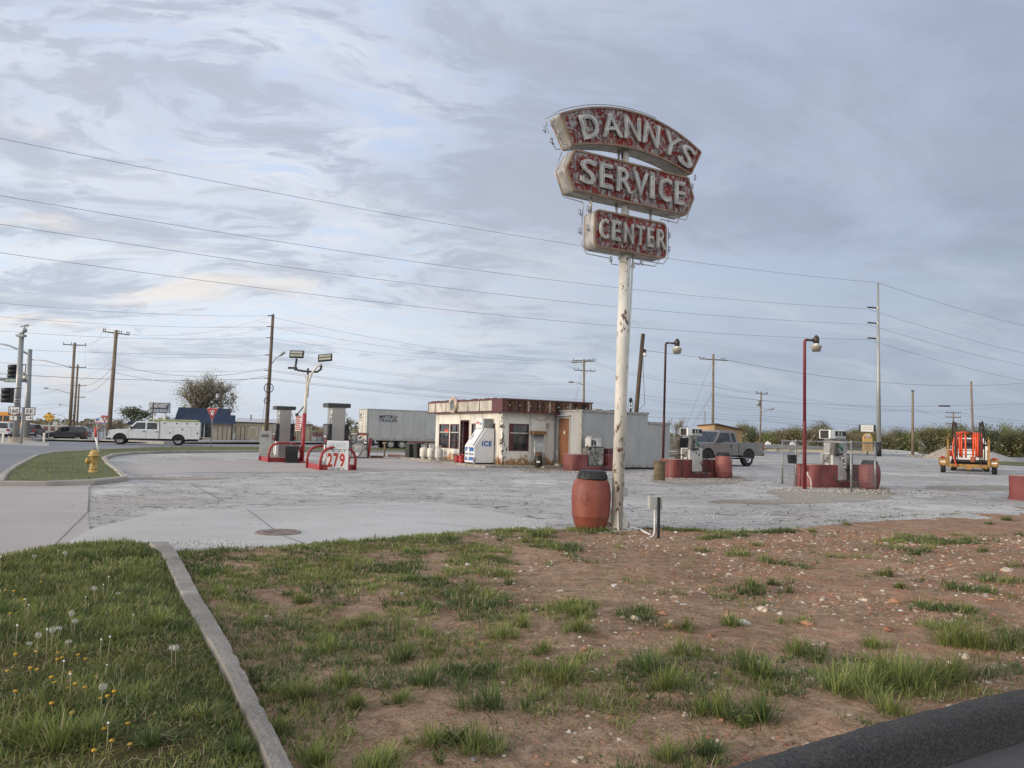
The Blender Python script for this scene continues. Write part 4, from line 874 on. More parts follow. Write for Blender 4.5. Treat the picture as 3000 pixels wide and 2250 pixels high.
# stack of corrugated pipes leaning by the side wall, with timber cap
t = thing('downpipe_rack', 'row of upright pale metal tubes under a brown timber cap on the side wall', 'pipe rack', SL(1.5, -.42, 0), RZ)
mb = MB().use(0, True)
for k in range(9): mb.cyl((.03 + k * .066, .0, .02 - .002 * k), (.02 + k * .066, .22, 1.52), .026, .026, 8)
part('tubes', mb, mat('zinc_tube', (.50, .50, .49), .35, .6, .2, 5), t)
mb = MB(); mb.box(-.06, .64, .1, .40, 1.50, 1.66); part('timber_cap', mb, mat('weathered_timber', (.22, .12, .055), .8, 0, .25, 5, bump=.4, stretch=(1, 6, 6)), t)
t = thing('oil_drum', 'small dark drum with pale label beside the metal tubes', 'drum', SL(1.45, -.78, .1), 0)
mb = MB().use(0, True); mb.lathe([(.001, 0), (.17, 0), (.175, .01), (.17, .2), (.176, .21), (.17, .22), (.17, .42), (.175, .44), (.16, .44), (.16, .42), (.001, .42)], 24, caps=False); part('drum_body', mb, mat('sooty_green', (.02, .022, .02), .55, .2, .3, 4), t)
mb = MB(); mb.use(0); mb.box(-.09, .06, -.182, -.168, .14, .22); part('label', mb, M_white, t)
mb = MB().use(0, True); mb.lathe([(.162, .425), (.15, .60), (.001, .60)], 20, caps=False); part('rusty_funnel', mb, M_rustm, t)
# ---------------------------------------------------------------- pump islands and pumps
M_isl = mat('faded_red_paint', (.185, .046, .044), .6, 0, .25, 2, dirt=((.25, .11, .10), .5, 3), wear=((.05, .03, .028), .73, 4), stretch=(1, 1, .5), bump=.1)
M_isl2 = mat('stained_red_paint', (.18, .034, .032), .55, 0, .3, 2, dirt=((.03, .018, .016), .85, 2.6), stretch=(1.5, 1.5, .35), bump=.1)
M_rail = mat('red_rail_paint', (.30, .022, .028), .45, 0, .15, 4, dirt=((.35, .12, .1), .35, 6))
M_hose = mat('black_hose', (.016, .016, .017), .5, 0, .2, 9)
M_dirtyw = mat('dirty_white_cabinet', (.52, .51, .49), .45, 0, .12, 3, dirt=((.16, .13, .11), .45, 3), stretch=(1, 1, .6))
M_dg = mat('dark_grey_panel', (.10, .095, .09), .5, .1, .25, 5)
M_green = mat('green_nozzle', (.04, .16, .09), .45, 0, .2)
M_tank2 = mat('scuffed_steel', (.34, .335, .315), .42, .7, .35, 3, dirt=((.14, .11, .08), .6, 4), bump=.15)
def stad(x0, x1, y0, y1, rl, rr_, n=8):     # rounded rectangle, radius at the left end and the right end
    P = []
    for cx, cy, r, a0 in ((x1 - rr_, y0 + rr_, rr_, -90), (x1 - rr_, y1 - rr_, rr_, 0), (x0 + rl, y1 - rl, rl, 90), (x0 + rl, y0 + rl, rl, 180)):
        for k in range(n + 1): a = math.radians(a0 + 90 * k / n); P.append((cx + r * math.cos(a), cy + r * math.sin(a)))
    return P
def island(pos, rot, L, W, bl, br, label, m=M_isl, hb=.19, ht=.69):
    t = thing('pump_island', label, 'pump island', pos, rot)
    mb = MB(); mb.prism(stad(0, L, 0, W, .30, .1), -.04, hb, 'z'); mb.prism(stad(-.015, L + .015, -.015, W + .015, .31, .11), .075, .095, 'z'); part('base_rim', mb, m, t)
    mb = MB(); mb.prism(stad(.05, L - .05, .05, W - .05, .26, .06), hb, hb + .006, 'z'); part('concrete_top', mb, M_conc, t)
    for x0, x1, a, b_ in ((0.012, bl, .29, .02), (L - br, L - .012, .02, .08)):
        mb = MB(); mb.prism(stad(x0, x1, .012, W - .012, a, b_), hb, ht, 'z'); mb.use(1); mb.prism(stad(x0 + .03, x1 - .03, .042, W - .042, a * .9, b_), ht, ht + .012, 'z')
        mb.use(0); mb.box(x1 - .03, x1 - .01, -.002, .01, hb, ht - .01) if x0 < .1 else mb.box(x0 + .3, x0 + .315, .004, .013, hb, ht - .01)
        part('end_box', mb, [m, mat('dusty_box_top', (.33, .25, .22), .8, 0, .2, 6)], t)
    return t
def hose(parts_mb, pts, r=.014, sleeves=()):
    P = [Vector(p) for p in pts]; Q = []
    for i in range(len(P) - 1):      # Catmull-Rom
        p0 = P[max(i - 1, 0)]; p1 = P[i]; p2 = P[i + 1]; p3 = P[min(i + 2, len(P) - 1)]
        for k in range(6):
            t = k / 6; Q.append(.5 * ((2 * p1) + (p2 - p0) * t + (2 * p0 - 5 * p1 + 4 * p2 - p3) * t * t + (3 * p1 - p0 - 3 * p2 + p3) * t ** 3))
    Q.append(P[-1]); parts_mb.use(0, True); parts_mb.tube(Q, r, 7)
    for s_ in sleeves:
        i = int(s_ * (len(Q) - 2)); parts_mb.use(1, True); parts_mb.tube([Q[i], Q[i].lerp(Q[i + 1], .6)], r * 1.35, 7)
    parts_mb.use(0)
def place(par, x, y, z=0):
    R = Matrix.Rotation(par.rotation_euler.z, 4, 'Z'); return Vector(par.location) + R @ Vector((x, y, z))
# --- island in front of the annex
iC = island(G(1657, 1380) + SV * .34, RZ, 2.75, .95, .80, .85, 'faded red pump island in front of the grey annex', M_isl)
pc = thing('old_fuel_pump', 'old silver box fuel pump on the island before the grey annex', 'fuel pump', place(iC, .99, .2, .2), RZ)
mb = MB(); mb.box(0, .78, 0, .5, .02, .80); part('cabinet', mb, M_tank2, pc, bevel=.01)
mb = MB(); mb.box(-.02, .80, -.02, .52, 0, .02); mb.box(-.04, .83, -.03, .53, .80, .825); part('cabinet_edge', mb, M_black, pc)
mb = MB(); mb.box(.10, .68, .05, .45, .825, 1.20); mb.use(1); mb.box(.30, .66, .04, .0499, .87, 1.16); part('upper_housing', mb, [M_dirtyw, mat('milky_panel', (.62, .62, .58), .25, 0, .25, 3)], pc, bevel=.006)
mb = MB(); mb.box(.16, .64, .06, .44, 1.20, 1.29); part('top_cap', mb, M_grey, pc)
mb = MB(); mb.box(.27, .38, .015, .0395, .95, 1.10); mb.use(1, True); mb.tube([(.26, .02, 1.12), (.30, -.01, 1.0), (.34, -.03, .88)], .025, 6); mb.box(.16, .22, .03, .0495, .87, 1.12); part('nozzle', mb, [M_green, M_black], pc)
mb = MB(); hose(mb, [(.34, -.04, .86), (.36, -.06, .6), (.42, -.09, .3), (.62, -.25, .0), (.95, -.42, -.16), (1.3, -.5, -.18)], .016, (.16, .38, .5, .53)); hose(mb, [(.06, -.05, .70), (.12, -.09, .5), (.25, -.12, .2), (.5, -.25, -.05), (.75, -.36, -.17)], .016, (.05,)); part('hose', mb, [M_hose, M_white], pc)
mb = MB().use(0, True); mb.cyl((-.03, .02, .72), (.1, -.04, .74), .05); mb.cyl((-.05, .1, .83), (.02, .1, .86), .025); part('side_fitting', mb, M_black, pc)
t = thing('waste_bin', 'dark red open bin on the right end of the annex pump island', 'bin', place(iC, 2.33, .48, .702), RZ)
mb = MB(); mb.frust((-.28, .28, -.2, .2), (-.24, .24, -.17, .17), 0, .26); mb.use(1); mb.box(-.2, .2, -.172, -.168, .05, .2); part('bin_body', mb, [M_mar, M_in], t, bevel=.02)
# --- island E with column head pump
def head_pump(pos, rot, label, h=1.0, back=False):
    t = thing('fuel_pump', label, 'fuel pump', pos, rot)
    mb = MB(); mb.box(.0, .66, 0, .50, .03, .93 * h); part('cabinet', mb, M_dirtyw, t, bevel=.012)
    mb = MB(); mb.box(-.01, .68, -.01, .51, 0, .03); part('plinth', mb, M_black, t)
    mb = MB(); mb.box(-.006, .001, .08, .42, .08, .90 * h); mb.use(1); mb.box(-.009, -.0055, .16, .3, .45, .58); mb.use(2, True); mb.cyl((-.03, .2, .76), (0, .2, .76), .03); mb.cyl((-.05, .3, .68), (0, .3, .68), .025); part('chrome_side_panel', mb, [M_tank2, M_white, M_black], t)
    mb = MB(); mb.use(1, True); mb.cyl((.18, -.02, .84), (.18, 0, .84), .022); mb.use(1); mb.box(.33, .35, -.008, 0, .70, .80); part('lock', mb, [M_black, M_black], t)
    mb = MB(); mb.box(.28, .50, .14, .36, .93 * h, 1.42 * h); part('column', mb, M_tank2, t)
    mb = MB(); mb.box(-.10, .66, .02, .48, 1.40 * h, 1.70 * h); hd = part('head', mb, M_white, t, bevel=.03)
    mb = MB(); mb.box(.14, .64, .012, .0195, 1.50 * h, 1.66 * h); mb.box(-.107, -.1005, .08, .42, 1.42 * h, 1.68 * h); mb.use(1); mb.box(.16, .62, .010, .0196, 1.425 * h, 1.475 * h); mb.use(2)
    for x in (.26, .40): mb.box(x, x + .06, .006, .0125, 1.52 * h, 1.63 * h)
    part('display', mb, [M_black, M_grey, mat('old_digit_wheel', (.45, .45, .44), .4)], hd)
    mb = MB(); mb.prism([(-.02, .88), (.24, .84), (.22, 1.28), (.06, 1.33)], -.05, .12, 'y'); part('nozzle_boot', mb, M_dg, t, bevel=.01)
    mb = MB().use(0, True); mb.tube([(.20, -.06, 1.16), (.30, -.08, 1.14), (.37, -.08, 1.02)], [.03, .05, .03], 8); mb.use(1, True); mb.tube([(.12, -.06, 1.2), (.2, -.06, 1.16)], .02); mb.box(.18, .32, -.09, -.05, .86, .93); part('nozzle', mb, [M_green, M_black], t)
    mb = MB(); hose(mb, [(.34, -.1, .95), (.33, -.14, .75), (.40, -.16, .45), (.50, -.22, .15), (.58, -.34, -.08), (.45, -.42, -.16), (.15, -.36, -.12), (-.08, -.2, 0.05), (-.10, -.1, .2)], .021, (.12, .2, .24)); part('hose', mb, [M_hose, M_white], t)
    return t
iE = island(G(1934, 1400) + Vector((.50, -.1, 0)), math.radians(33), 3.25, .95, .95, 1.2, 'stained red pump island before the grey pickup', M_isl2)
pE = head_pump(place(iE, 1.02, .2, .2), math.radians(31), 'white fuel pump with green nozzle on the stained island before the grey pickup')
mb = MB(); hose(mb, [(.0, .3, .6), (-.2, .3, .66), (-.45, .25, .6), (-.62, .1, .48)], .018); hose(mb, [(.66, .2, .62), (.95, .1, .55), (1.12, .0, .25), (.98, -.06, .04), (.7, -.05, .02)], .018); part('hose', mb, [M_hose, M_white], pE)
barrel(G(2118, 1400, 0), 'dusty red barrel with black lid at the right end of the stained pump island', mat('pinkish_red_plastic', (.27, .085, .075), .6, 0, .12, 2, dirt=((.36, .17, .15), .4, 3), stretch=(1, 1, .5)), 1, .99, .335, 0)
t = thing('rusty_drum', 'rusty olive steel drum standing left of the stained pump island', 'drum', G(1932, 1407), 0)
mb = MB().use(0, True); mb.lathe([(.001, .0), (.195, 0), (.20, .01), (.20, .21), (.207, .225), (.20, .24), (.20, .44), (.207, .455), (.20, .47), (.20, .66), (.207, .67), (.19, .67), (.185, .60), (.001, .6)], 28, caps=False); part('drum_body', mb, mat('olive_rusted', (.13, .105, .06), .75, .2, .2, 4, dirt=((.12, .05, .02), .7, 3)), t)
def yard_light(pos, h, label, m, lean=0., arm=.75, dirx=1.0, r=.045, name='yard_lamp', k=1.):
    sc3 = lambda P: [(a * k, b_ * k) for a, b_ in P]
    t = thing(name, label, 'yard lamp', pos, 0)
    mb = MB().use(0, True); mb.tube([(0, 0, -.05), (lean * .5, 0, h * .45), (lean * .5, 0, h * .451)], r, 12); mb.tube([(lean * .5, 0, h * .45), (lean, 0, h - .08), (lean + .02, 0, h - .02), (lean + .09, 0, h)], [r * .85] * 4, 12); part('post', mb, m, t)
    x = lean + .08
    mb = MB().use(0, True); mb.cyl((x, 0, h), (x + arm * dirx * .72, 0, h - .02), r * .62, r * .7); mb.cyl((x + arm * .45, 0, h - .01), (x + arm * .62, 0, h - .01), r * .95); part('arm', mb, mat('dark_bronze', (.055, .045, .04), .5, .4, .2), t)
    c_ = x + arm * .82
    mb = MB().use(0, True); mb.lathe(sc3([(.07, -.16), (.115, -.12), (.12, .06), (.10, .13), (.04, .20), (.001, .21)]), 16, (c_, 0, h), caps=True); part('lamp_housing', mb, MATS['dark_bronze'], t)
    mb = MB().use(0, True); mb.lathe(sc3([(.09, -.24), (.12, -.17), (.1, -.15)]), 16, (c_, 0, h)); part('collar', mb, M_white, t)
    mb = MB().use(0, True); mb.lathe(sc3([(.15, -.46), (.16, -.48), (.225, -.26), (.235, -.25), (.22, -.24), (.09, -.235)]), 24, (c_, 0, h)); part('lamp_shade', mb, mat('milky_lamp_bowl', (.48, .45, .38), .35, 0, .1, 5), t)
    return t
M_lampred = mat('dark_red_pole', (.16, .022, .028), .5, 0, .25, 2, dirt=((.05, .02, .02), .5, 2), stretch=(1, 1, .4))
M_lampred2 = mat('maroon_pole', (.05, .014, .016), .55, 0, .3, 1.5, dirt=((.22, .03, .03), .5, 1), stretch=(1, 1, .3))
lE = G(1941, 1398); yard_light(lE, 5.15, 'dark maroon yard lamp post rising behind the rusty drum', M_lampred2, .06, .44, 1, .05, k=.85)
# --- island F, enclosed with chain link panels
iF = island(G(2333, 1428) + Vector((.52, -.05, 0)), math.radians(24), 2.72, 1.0, 1.1, .60, 'red pump island inside the chain link panels', M_isl, .20, .74)
pF = head_pump(place(iF, .92, .05, .2), math.radians(27), 'white fuel pump on the red island inside the chain link panels', 1.0)
pG = thing('old_fuel_pump', 'grey metal box pump behind the white pump inside the chain link panels', 'fuel pump', place(iF, 1.55, .42, .2), math.radians(27))
mb = MB(); mb.box(0, .72, 0, .45, 0, .88); part('cabinet', mb, M_tank2, pG, bevel=.01)
mb = MB(); mb.box(-.2, .5, .05, .42, .88, 1.33); mb.use(1); mb.box(-.18, .07, .035, .0495, .92, 1.30); part('upper_housing', mb, [M_grey, M_dirtyw], pG)
mb = MB(); mb.frust((-.22, .52, .02, .44), (-.10, .40, .08, .38), 1.33, 1.47); part('top_cap', mb, mat('slate_cap', (.11, .12, .13), .5), pG)
mb = MB(); mb.box(-.01, .73, -.01, 0, .86, .9); mb.box(.0, .02, -.008, 0, 0, .88); mb.box(.70, .72, -.008, 0, 0, .88); part('edge_trim', mb, M_dg, pG)
barrel(G(2548, 1432, 0), 'red barrel with black lid just outside the chain link panels', MATS['faded_red_paint'], 2, .93, .33, 0)
# squeegee bucket on the fence post
fr = thing('chain_link_enclosure', 'low galvanised chain link panels round the right hand pumps', 'fence', G(2332, 1426), 0)
M_galv = mat('galvanised_post', (.26, .26, .255), .45, .6, .2, 5)
o_ = Vector(fr.location); Fp = [G(2332, 1421) - o_, G(2494, 1441) - o_, G(2566, 1436) - o_, G(2520, 1398) - o_]
Fp = [Vector((-.05, .5, 0)), Vector((1.55, -.75, 0)), G(2566, 1437) - o_]
Fp[1] = G(2494, 1444) - o_
Hh = 1.50
for p in (Vector((0, 0, 0)), Fp[1], Fp[2]):
    mb = MB().use(0, True); mb.cyl((p.x, p.y, -.1), (p.x - .03 * (p.x > 2), p.y, Hh + .03), .034); mb.lathe([(.04, Hh), (.035, Hh + .04), (.001, Hh + .07)], 10, (p.x - .03 * (p.x > 2), p.y, 0), caps=False); part('post', mb, M_galv, fr)
far = [Vector((.15, 1.7, 0)), Vector((2.6, 2.5, 0))]
segs = [(Vector((0, 0, 0)), far[0]), (far[0], far[1]), (far[1], Fp[2]), (Fp[1], Fp[2])]
mb = MB().use(0, True)
for a, b_ in segs + [(Vector((0, 0, 0)), Fp[1])]: mb.cyl((a.x, a.y, Hh), (b_.x, b_.y, Hh), .022)
part('top_rail', mb, M_galv, fr)
for p in far: mb = MB().use(0, True); mb.cyl((p.x, p.y, -.1), (p.x, p.y, Hh), .03); part('post', mb, M_galv, fr)
def chainlink(mb, a, b_, z0, z1, cell=.13, r=.0024):
    L = (b_ - a).length; d = (b_ - a).normalized(); H = z1 - z0; n = int((L + H) / cell)
    for i in range(n + 1):
        for sgn in (1, -1):
            u0 = i * cell - H if sgn == 1 else i * cell; u1 = i * cell if sgn == 1 else i * cell - H
            p, q = (u0, z0), (u1, z1)
            if sgn == -1: p, q = (u0, z0), (u1, z1)
            def clip(p, q):
                (ua, za), (ub, zb) = p, q
                if ua > ub: ua, za, ub, zb = ub, zb, ua, za
                if ub <= 0 or ua >= L: return None
                if ua < 0: za += (zb - za) * (0 - ua) / (ub - ua); ua = 0
                if ub > L: zb = za + (zb - za) * (L - ua) / (ub - ua); ub = L
                return (ua, za), (ub, zb)
            c_ = clip(p, q)
            if c_: (ua, za), (ub, zb) = c_; mb.tube([a + d * ua + Vector((0, 0, za)), a + d * ub + Vector((0, 0, zb))], r, 3, False)
mb = MB().use(0, True)
for a, b_ in segs[:3]: chainlink(mb, a, b_, .1, Hh - .02)
chainlink(mb, Fp[1], Fp[2], .1, Hh - .02)
part('wire_mesh', mb, mat('galvanised_wire', (.34, .34, .335), .4, .6, .1), fr)
t = thing('squeegee_bucket', 'small black bucket hung on the left fence post', 'bucket', o_ + Vector((-.16, -.06, .76)), 0)
mb = MB(); mb.frust((-.10, .10, -.09, .09), (-.125, .125, -.11, .11), 0, .26); mb.frust((-.125, .125, -.11, .11), (-.135, .135, -.12, .12), .26, .285); part('bucket_body', mb, M_black, t, bevel=.02)
t = thing('squeegee', 'long handled squeegee leaning from the black bucket to the pump head', 'squeegee', o_ + Vector((-.10, -.05, .9)), 0)
mb = MB().use(0, True); mb.cyl((0, 0, 0), (.78, .15, .82), .012); part('handle', mb, mat('tan_wood_pole', (.34, .27, .18), .6), t); mb = MB(); mb.box(-.06, .1, -.03, .03, -.05, .02); part('squeegee_head', mb, M_black, t)
lF = G(2357, 1433); t = yard_light(lF, 4.72, 'bright red yard lamp post beside the chain link panels', M_lampred, .0, .36, 1, .058, k=.76)
mb = MB(); mb.box(.05, .13, -.06, .03, .55, .73); mb.use(1, True); mb.tube([(.07, -.04, .55), (.08, -.05, .45), (.15, -.08, .35), (.17, -.1, .2), (.165, -.1, 0)], .014, 8); part('switch_box', mb, [M_isl, M_pvc], t)
# edge of the next red island at the right border
island(G(2978, 1470) + Vector((.62, .05, 0)), math.radians(20), 2.6, 1.0, 1.0, .8, 'plain red island box cut off by the right edge of the view', M_mar if False else mat('dull_maroon_box', (.155, .038, .036), .6, 0, .12, 2), .1, .68)
# --- modern dispensers on the left
def dispenser(pos, rot, label, withno=False):
    t = thing('fuel_dispenser', label, 'fuel dispenser', pos, rot, 'tall dispensers on the red framed islands')
    M_sil = mat('silver_column', (.36, .34, .32), .42, .7, .08, 1.2)
    mb = MB(); mb.box(-.26, .26, -.30, .30, .0, 2.15); part('column', mb, M_sil, t, bevel=.008)
    mb = MB(); mb.box(-.44, .44, -.36, .36, 2.13, 2.29); part('top_canopy', mb, mat('charcoal_plastic', (.035, .037, .036), .5, 0, .2, 4), t, bevel=.01)
    for s_ in (-1, 1):
        mb = MB(); mb.box(*sorted((s_ * .26, s_ * .40)), -.36, .36, .72, 1.50); mb.use(1); mb.box(*sorted((s_ * .40, s_ * .404)), -.26, .26, 1.12, 1.46); mb.use(2); mb.box(*sorted((s_ * .40, s_ * .43)), -.2, .1, .98, 1.08); pn = part('pump_panel', mb, [M_black, M_dg, M_grey], t, bevel=.0)
        mb = MB(); mb.box(*sorted((s_ * .26, s_ * .36)), -.28, .28, .1, .70); part('lower_door', mb, M_white, t)
        mb = MB().use(0, True); mb.tube([(s_ * .43, -.2, .95), (s_ * .46, -.28, .88), (s_ * .44, -.26, .75)], [.02, .05, .03], 8); part('nozzle', mb, M_rail, t)
        mb = MB(); hose(mb, [(s_ * .28, -.34, 1.9), (s_ * .34, -.40, 1.55), (s_ * .42, -.42, 1.15), (s_ * .50, -.40, .6), (s_ * .52, -.36, .25), (s_ * .45, -.34, .12), (s_ * .44, -.3, .4), (s_ * .44, -.27, .75)], .013); mb.use(1, True); mb.cyl((s_ * .28, -.34, 2.0), (s_ * .285, -.345, 1.86), .03); mb.cyl((s_ * .30, -.36, 1.8), (s_ * .305, -.365, 1.72), .025); part('hose', mb, [M_hose, M_white], t)
    return t
def red_island(pos, rot, L, W, label):
    t = thing('framed_pump_island', label, 'pump island', pos, rot)
    mb = MB(); mb.box(0, L, 0, W, -.03, .20); mb.box(-.015, L + .015, -.015, W + .015, .04, .06); part('base_rim', mb, M_rail, t, bevel=.012)
    mb = MB(); mb.box(.05, L - .05, .05, W - .05, .2, .206); part('concrete_top', mb, M_conc, t)
    for y in (-.06, W + .06):
        mb = MB().use(0, True); arch = [(-.02, y, -.02), (-.02, y, .42), (.04, y, .62), (.16, y, .76), (.34, y, .83), (L / 2, y, .85)]; mb.tube(arch + [(L - x_, y_, z_) for x_, y_, z_ in arch[::-1][1:]], .052, 10); part('guard_rail', mb, M_rail, t)
    return t
i1 = red_island(G(787, 1354) , RZ, 1.35, 1.7, 'left red framed island with the NO sign, farther from camera')
# the islands run along the same direction as the building side
d1 = dispenser(place(i1, .80, .95, .206), RZ + PI / 2 * 0, 'left tall silver dispenser, behind the black bin')
i2 = red_island(G(938, 1377.5), RZ, 1.28, 1.7, 'right red framed island, behind the fuel price sign')
d2 = dispenser(place(i2, .80, .90, .206), RZ, 'right tall silver dispenser, behind the fuel price sign')
t = thing('notice_board', 'grey metal board lettered NO at the left dispenser', 'notice board', place(i1, .12, 1.62, .206), RZ - .35)
mb = MB(); mb.box(-.2, .42, -.03, .03, 0, 1.15); mb.box(-.16, .38, -.04, -.03, .08, .42); part('board', mb, M_grey, t, bevel=.01); mb = MB(); text(mb, 'NO', FR(.02, -.041, .93), .13, .30, .004, bold=.03); part('lettering', mb, M_black, t)
t = thing('waste_bin', 'square black waste bin between the two red framed islands', 'bin', G(853, 1356), RZ - .25)
mb = MB(); mb.box(-.27, .27, -.25, .25, 0, .72); mb.use(1); mb.box(-.22, .22, -.256, -.2501, .08, .52); part('bin_body', mb, [M_black, mat('black_mesh', (.006, .006, .007), .7)], t, bevel=.02)
mb = MB(); mb.frust((-.28, .28, -.26, .26), (-.24, .24, -.22, .22), .72, .77); part('lid', mb, M_dg, t)
# fuel price sign
t = thing('fuel_price_sign', 'white fuel price board with red numerals 279', 'price sign', G(987, 1378), math.radians(3))
mb = MB(); mb.box(-.405, .405, -.02, .02, .02, 1.10); bd = part('board', mb, mat('milky_board', (.62, .63, .65), .4, 0, .06, 2, dirt=((.45, .45, .47), .3, 4)), t)
mb = MB(); mb.box(-.405, .405, -.026, -.02, .76, .775); mb.box(-.41, .41, -.024, .024, 1.095, 1.11); mb.box(.405, .42, -.024, .024, 0, 1.1); mb.box(-.41, -.405, -.022, .022, 0, 1.095)
for x in (-.36, -.19, -.14, .03, .08, .25):
    for z in (.675, .02): mb.box(x - .006, x + .006, -.03, -.02, z, z + .075)
for z in (.685, .07): mb.box(-.15, .26, -.027, -.0205, z, z + .006)
part('digit_rail', mb, M_black, bd)
for i, ch in enumerate('279'):
    mb = MB(); mb.box(-.365 + i * .225, -.175 + i * .225, -.024, -.0202, .09, .66); pl = part('digit_card', mb, mat('ivory_card', (.66, .65, .62), .5), bd)
    mb = MB(); text(mb, ch, FR(-.27 + i * .225, -.025, .375), .52, .19, .003, bold=.035); part('numeral', mb, mat('faded_red_numeral', (.42, .035, .025), .5, 0, .25, 2), pl)
mb = MB(); text(mb, 'UNLEADED', FR(0, -.022, .93), .17, .64, .003, bold=.02); part('faded_lettering', mb, mat('ghost_grey', (.46, .48, .53), .5), bd)
mb = MB().use(0, True); mb.tube([(-.34, .03, 1.1), (-.345, .03, 1.36)], .014); mb.tube([(.34, .03, 1.1), (.33, .03, 1.4), (.28, .03, 1.42), (.37, .03, 1.44)], .014); mb.use(1); mb.box(.415, .45, -.03, .03, 0, .58); part('support', mb, [M_black, M_rail], t)
# twin flood light pole with Y conduit
t = thing('floodlight_pole', 'cream and red floodlight pole with two lamps between the red framed islands', 'floodlight pole', G(884, 1356), 0)
mb = MB().use(1, True); mb.tube([(0, 0, -.05), (.04, 0, 2.17)], .085, 14); mb.lathe([(.20, 0), (.2, .05), (.1, .08)], 16); mb.use(0, True); mb.tube([(.04, 0, 2.17), (.055, 0, 2.7), (.056, 0, 2.71), (.10, 0, 3.9)], [.075, .072, .06, .052], 14)
part('pole', mb, [mat('cream_pole', (.58, .53, .46), .5, 0, .12, 2), M_rail], t)
mb = MB().use(0, True); mb.cyl((.10, 0, 3.85), (.10, 0, 4.18), .045); mb.tube([(-.42, 0, 4.60), (-.46, 0, 4.25), (-.36, 0, 4.08), (.10, 0, 4.03), (.52, 0, 4.03), (.66, 0, 4.14), (.70, 0, 4.32)], .05, 8); mb.box(-.78, -.5, -.05, .05, 4.13, 4.22); mb.cyl((-.5, 0, 4.16), (-.42, 0, 4.1), .06); part('crossarm', mb, mat('dark_arm', (.03, .03, .032), .5), t)
mb = MB().use(0, True); mb.tube([(.14, -.04, 2.9), (.15, -.04, 3.5), (.28, -.04, 3.95), (.5, -.04, 4.25), (.72, -.04, 4.36)], .045, 8); mb.tube([(.07, .03, 3.3), (.02, .03, 3.75), (-.15, .03, 4.0)], .022, 6); part('conduit', mb, MATS['cream_pole'], t)
for x, z, r_ in ((-.40, 4.78, 0), (.86, 4.66, -.12)):
    mb = MB().at(Matrix.Translation((x, -.08, z)) @ Matrix.Rotation(r_, 4, 'Y') @ Matrix.Rotation(-.4, 4, 'X')); mb.box(-.31, .31, -.05, .05, -.17, .17); hl = part('floodlight', mb, M_black, t, bevel=.01)
    mb = MB().at(mb.X); mb.box(-.26, .26, -.056, -.0501, .02, .12); mb.box(-.26, .26, -.056, -.0501, -.13, -.03); part('lens', mb, mat('lens_grey', (.35, .34, .28), .2), hl)
mb = MB(); mb.box(-.36, -.08, -.012, .012, 1.40, 2.10); ns = part('notice', mb, M_white, t, label='red and white lettered notice plate')
mb = MB()
for k in range(7): mb.box(-.345, -.095 - .03 * (k % 3), -.016, -.0125, 1.45 + k * .088, 1.50 + k * .088)
part('red_lines', mb, M_red, ns)
mb = MB().use(0, True); mb.tube([(.03, -.02, 2.55), (-.18, -.02, 2.25), (-.3, -.02, 2.12)], .03, 6); mb.box(-.36, -.24, -.05, .05, 2.05, 2.17); mb.tube([(-.06, -.05, 1.6), (-.11, -.06, .9), (-.12, -.07, .75), (-.3, -.1, .02)], .012, 5); part('camera_arm', mb, M_black, t)
# old open framed pump near the trailer, bollard, loose pieces
t = thing('gutted_fuel_pump', 'gutted grey pump with open workings near the white trailer', 'fuel pump', G(1050, 1342), math.radians(5))
mb = MB(); mb.box(-.46, .46, -.25, .25, .06, .42); mb.use(1); mb.box(-.15, .06, -.256, -.2501, .1, .3); part('lower_cabinet', mb, [M_grey, M_white], t)
mb = MB(); mb.box(-.47, .47, -.26, .26, 0, .06); part('plinth', mb, M_black, t)
mb = MB()
for x in (-.46, .42): mb.box(x, x + .04, -.25, -.21, .42, 1.3); mb.box(x, x + .04, .21, .25, .42, 1.3)
mb.box(-.48, .48, -.27, .27, 1.22, 1.36); mb.box(-.46, .46, -.24, .24, .9, .93); part('frame', mb, M_dg, t)
mb = MB(); mb.box(-.30, .25, -.05, .15, .44, .88); part('inner_housing', mb, M_dirtyw, t)
mb = MB().use(0, True)
for k in range(16): x = rnd.uniform(-.38, .38); z = rnd.uniform(.55, 1.18); mb.tube([(x, -.15, z), (x + rnd.uniform(-.12, .12), -.1, z + rnd.uniform(-.1, .1))], rnd.uniform(.015, .05), 6)
part('meter_workings', mb, M_dg, t)
mb = MB(); hose(mb, [(-.3, -.28, .8), (-.36, -.32, .6), (-.2, -.34, .2), (.05, -.34, .12), (.2, -.33, .4), (.24, -.3, .75)], .02); part('hose', mb, [M_hose, M_white], t)
mb = MB(); mb.use(0); mb.box(-.42, -.1, -.274, -.2705, 1.26, 1.33); mb.use(1); mb.box(.05, .4, -.274, -.2705, 1.24, 1.3); part('faded_plate', mb, [M_fasc, M_red], t)
t = thing('bollard', 'leaning red steel bollard right of the gutted pump', 'bollard', G(1077, 1342), 0)
mb = MB().use(0, True); mb.tube([(0, 0, -.05), (.12, 0, 1.05)], .085, 14); mb.ball((.12, 0, 1.05), .08, 6, .4); part('bollard_post', mb, M_rail, t)
t = thing('standpipe', 'rusty brown standpipe by the floor hatch near the white trailer', 'pipe', G(1126, 1338), 0)
mb = MB().use(0, True); mb.cyl((0, 0, 0), (0, 0, .85), .05); mb.cyl((-.12, 0, .78), (.12, 0, .8), .06); mb.cyl((-.02, 0, 0), (-.02, 0, .04), .12); part('pipe', mb, mat('tan_rust', (.22, .15, .09), .8, 0, .3, 4), t)
t = thing('floor_hatch_frame', 'dark rusty open hatch frame lying by the standpipe', 'hatch frame', G(1104, 1342), .1)
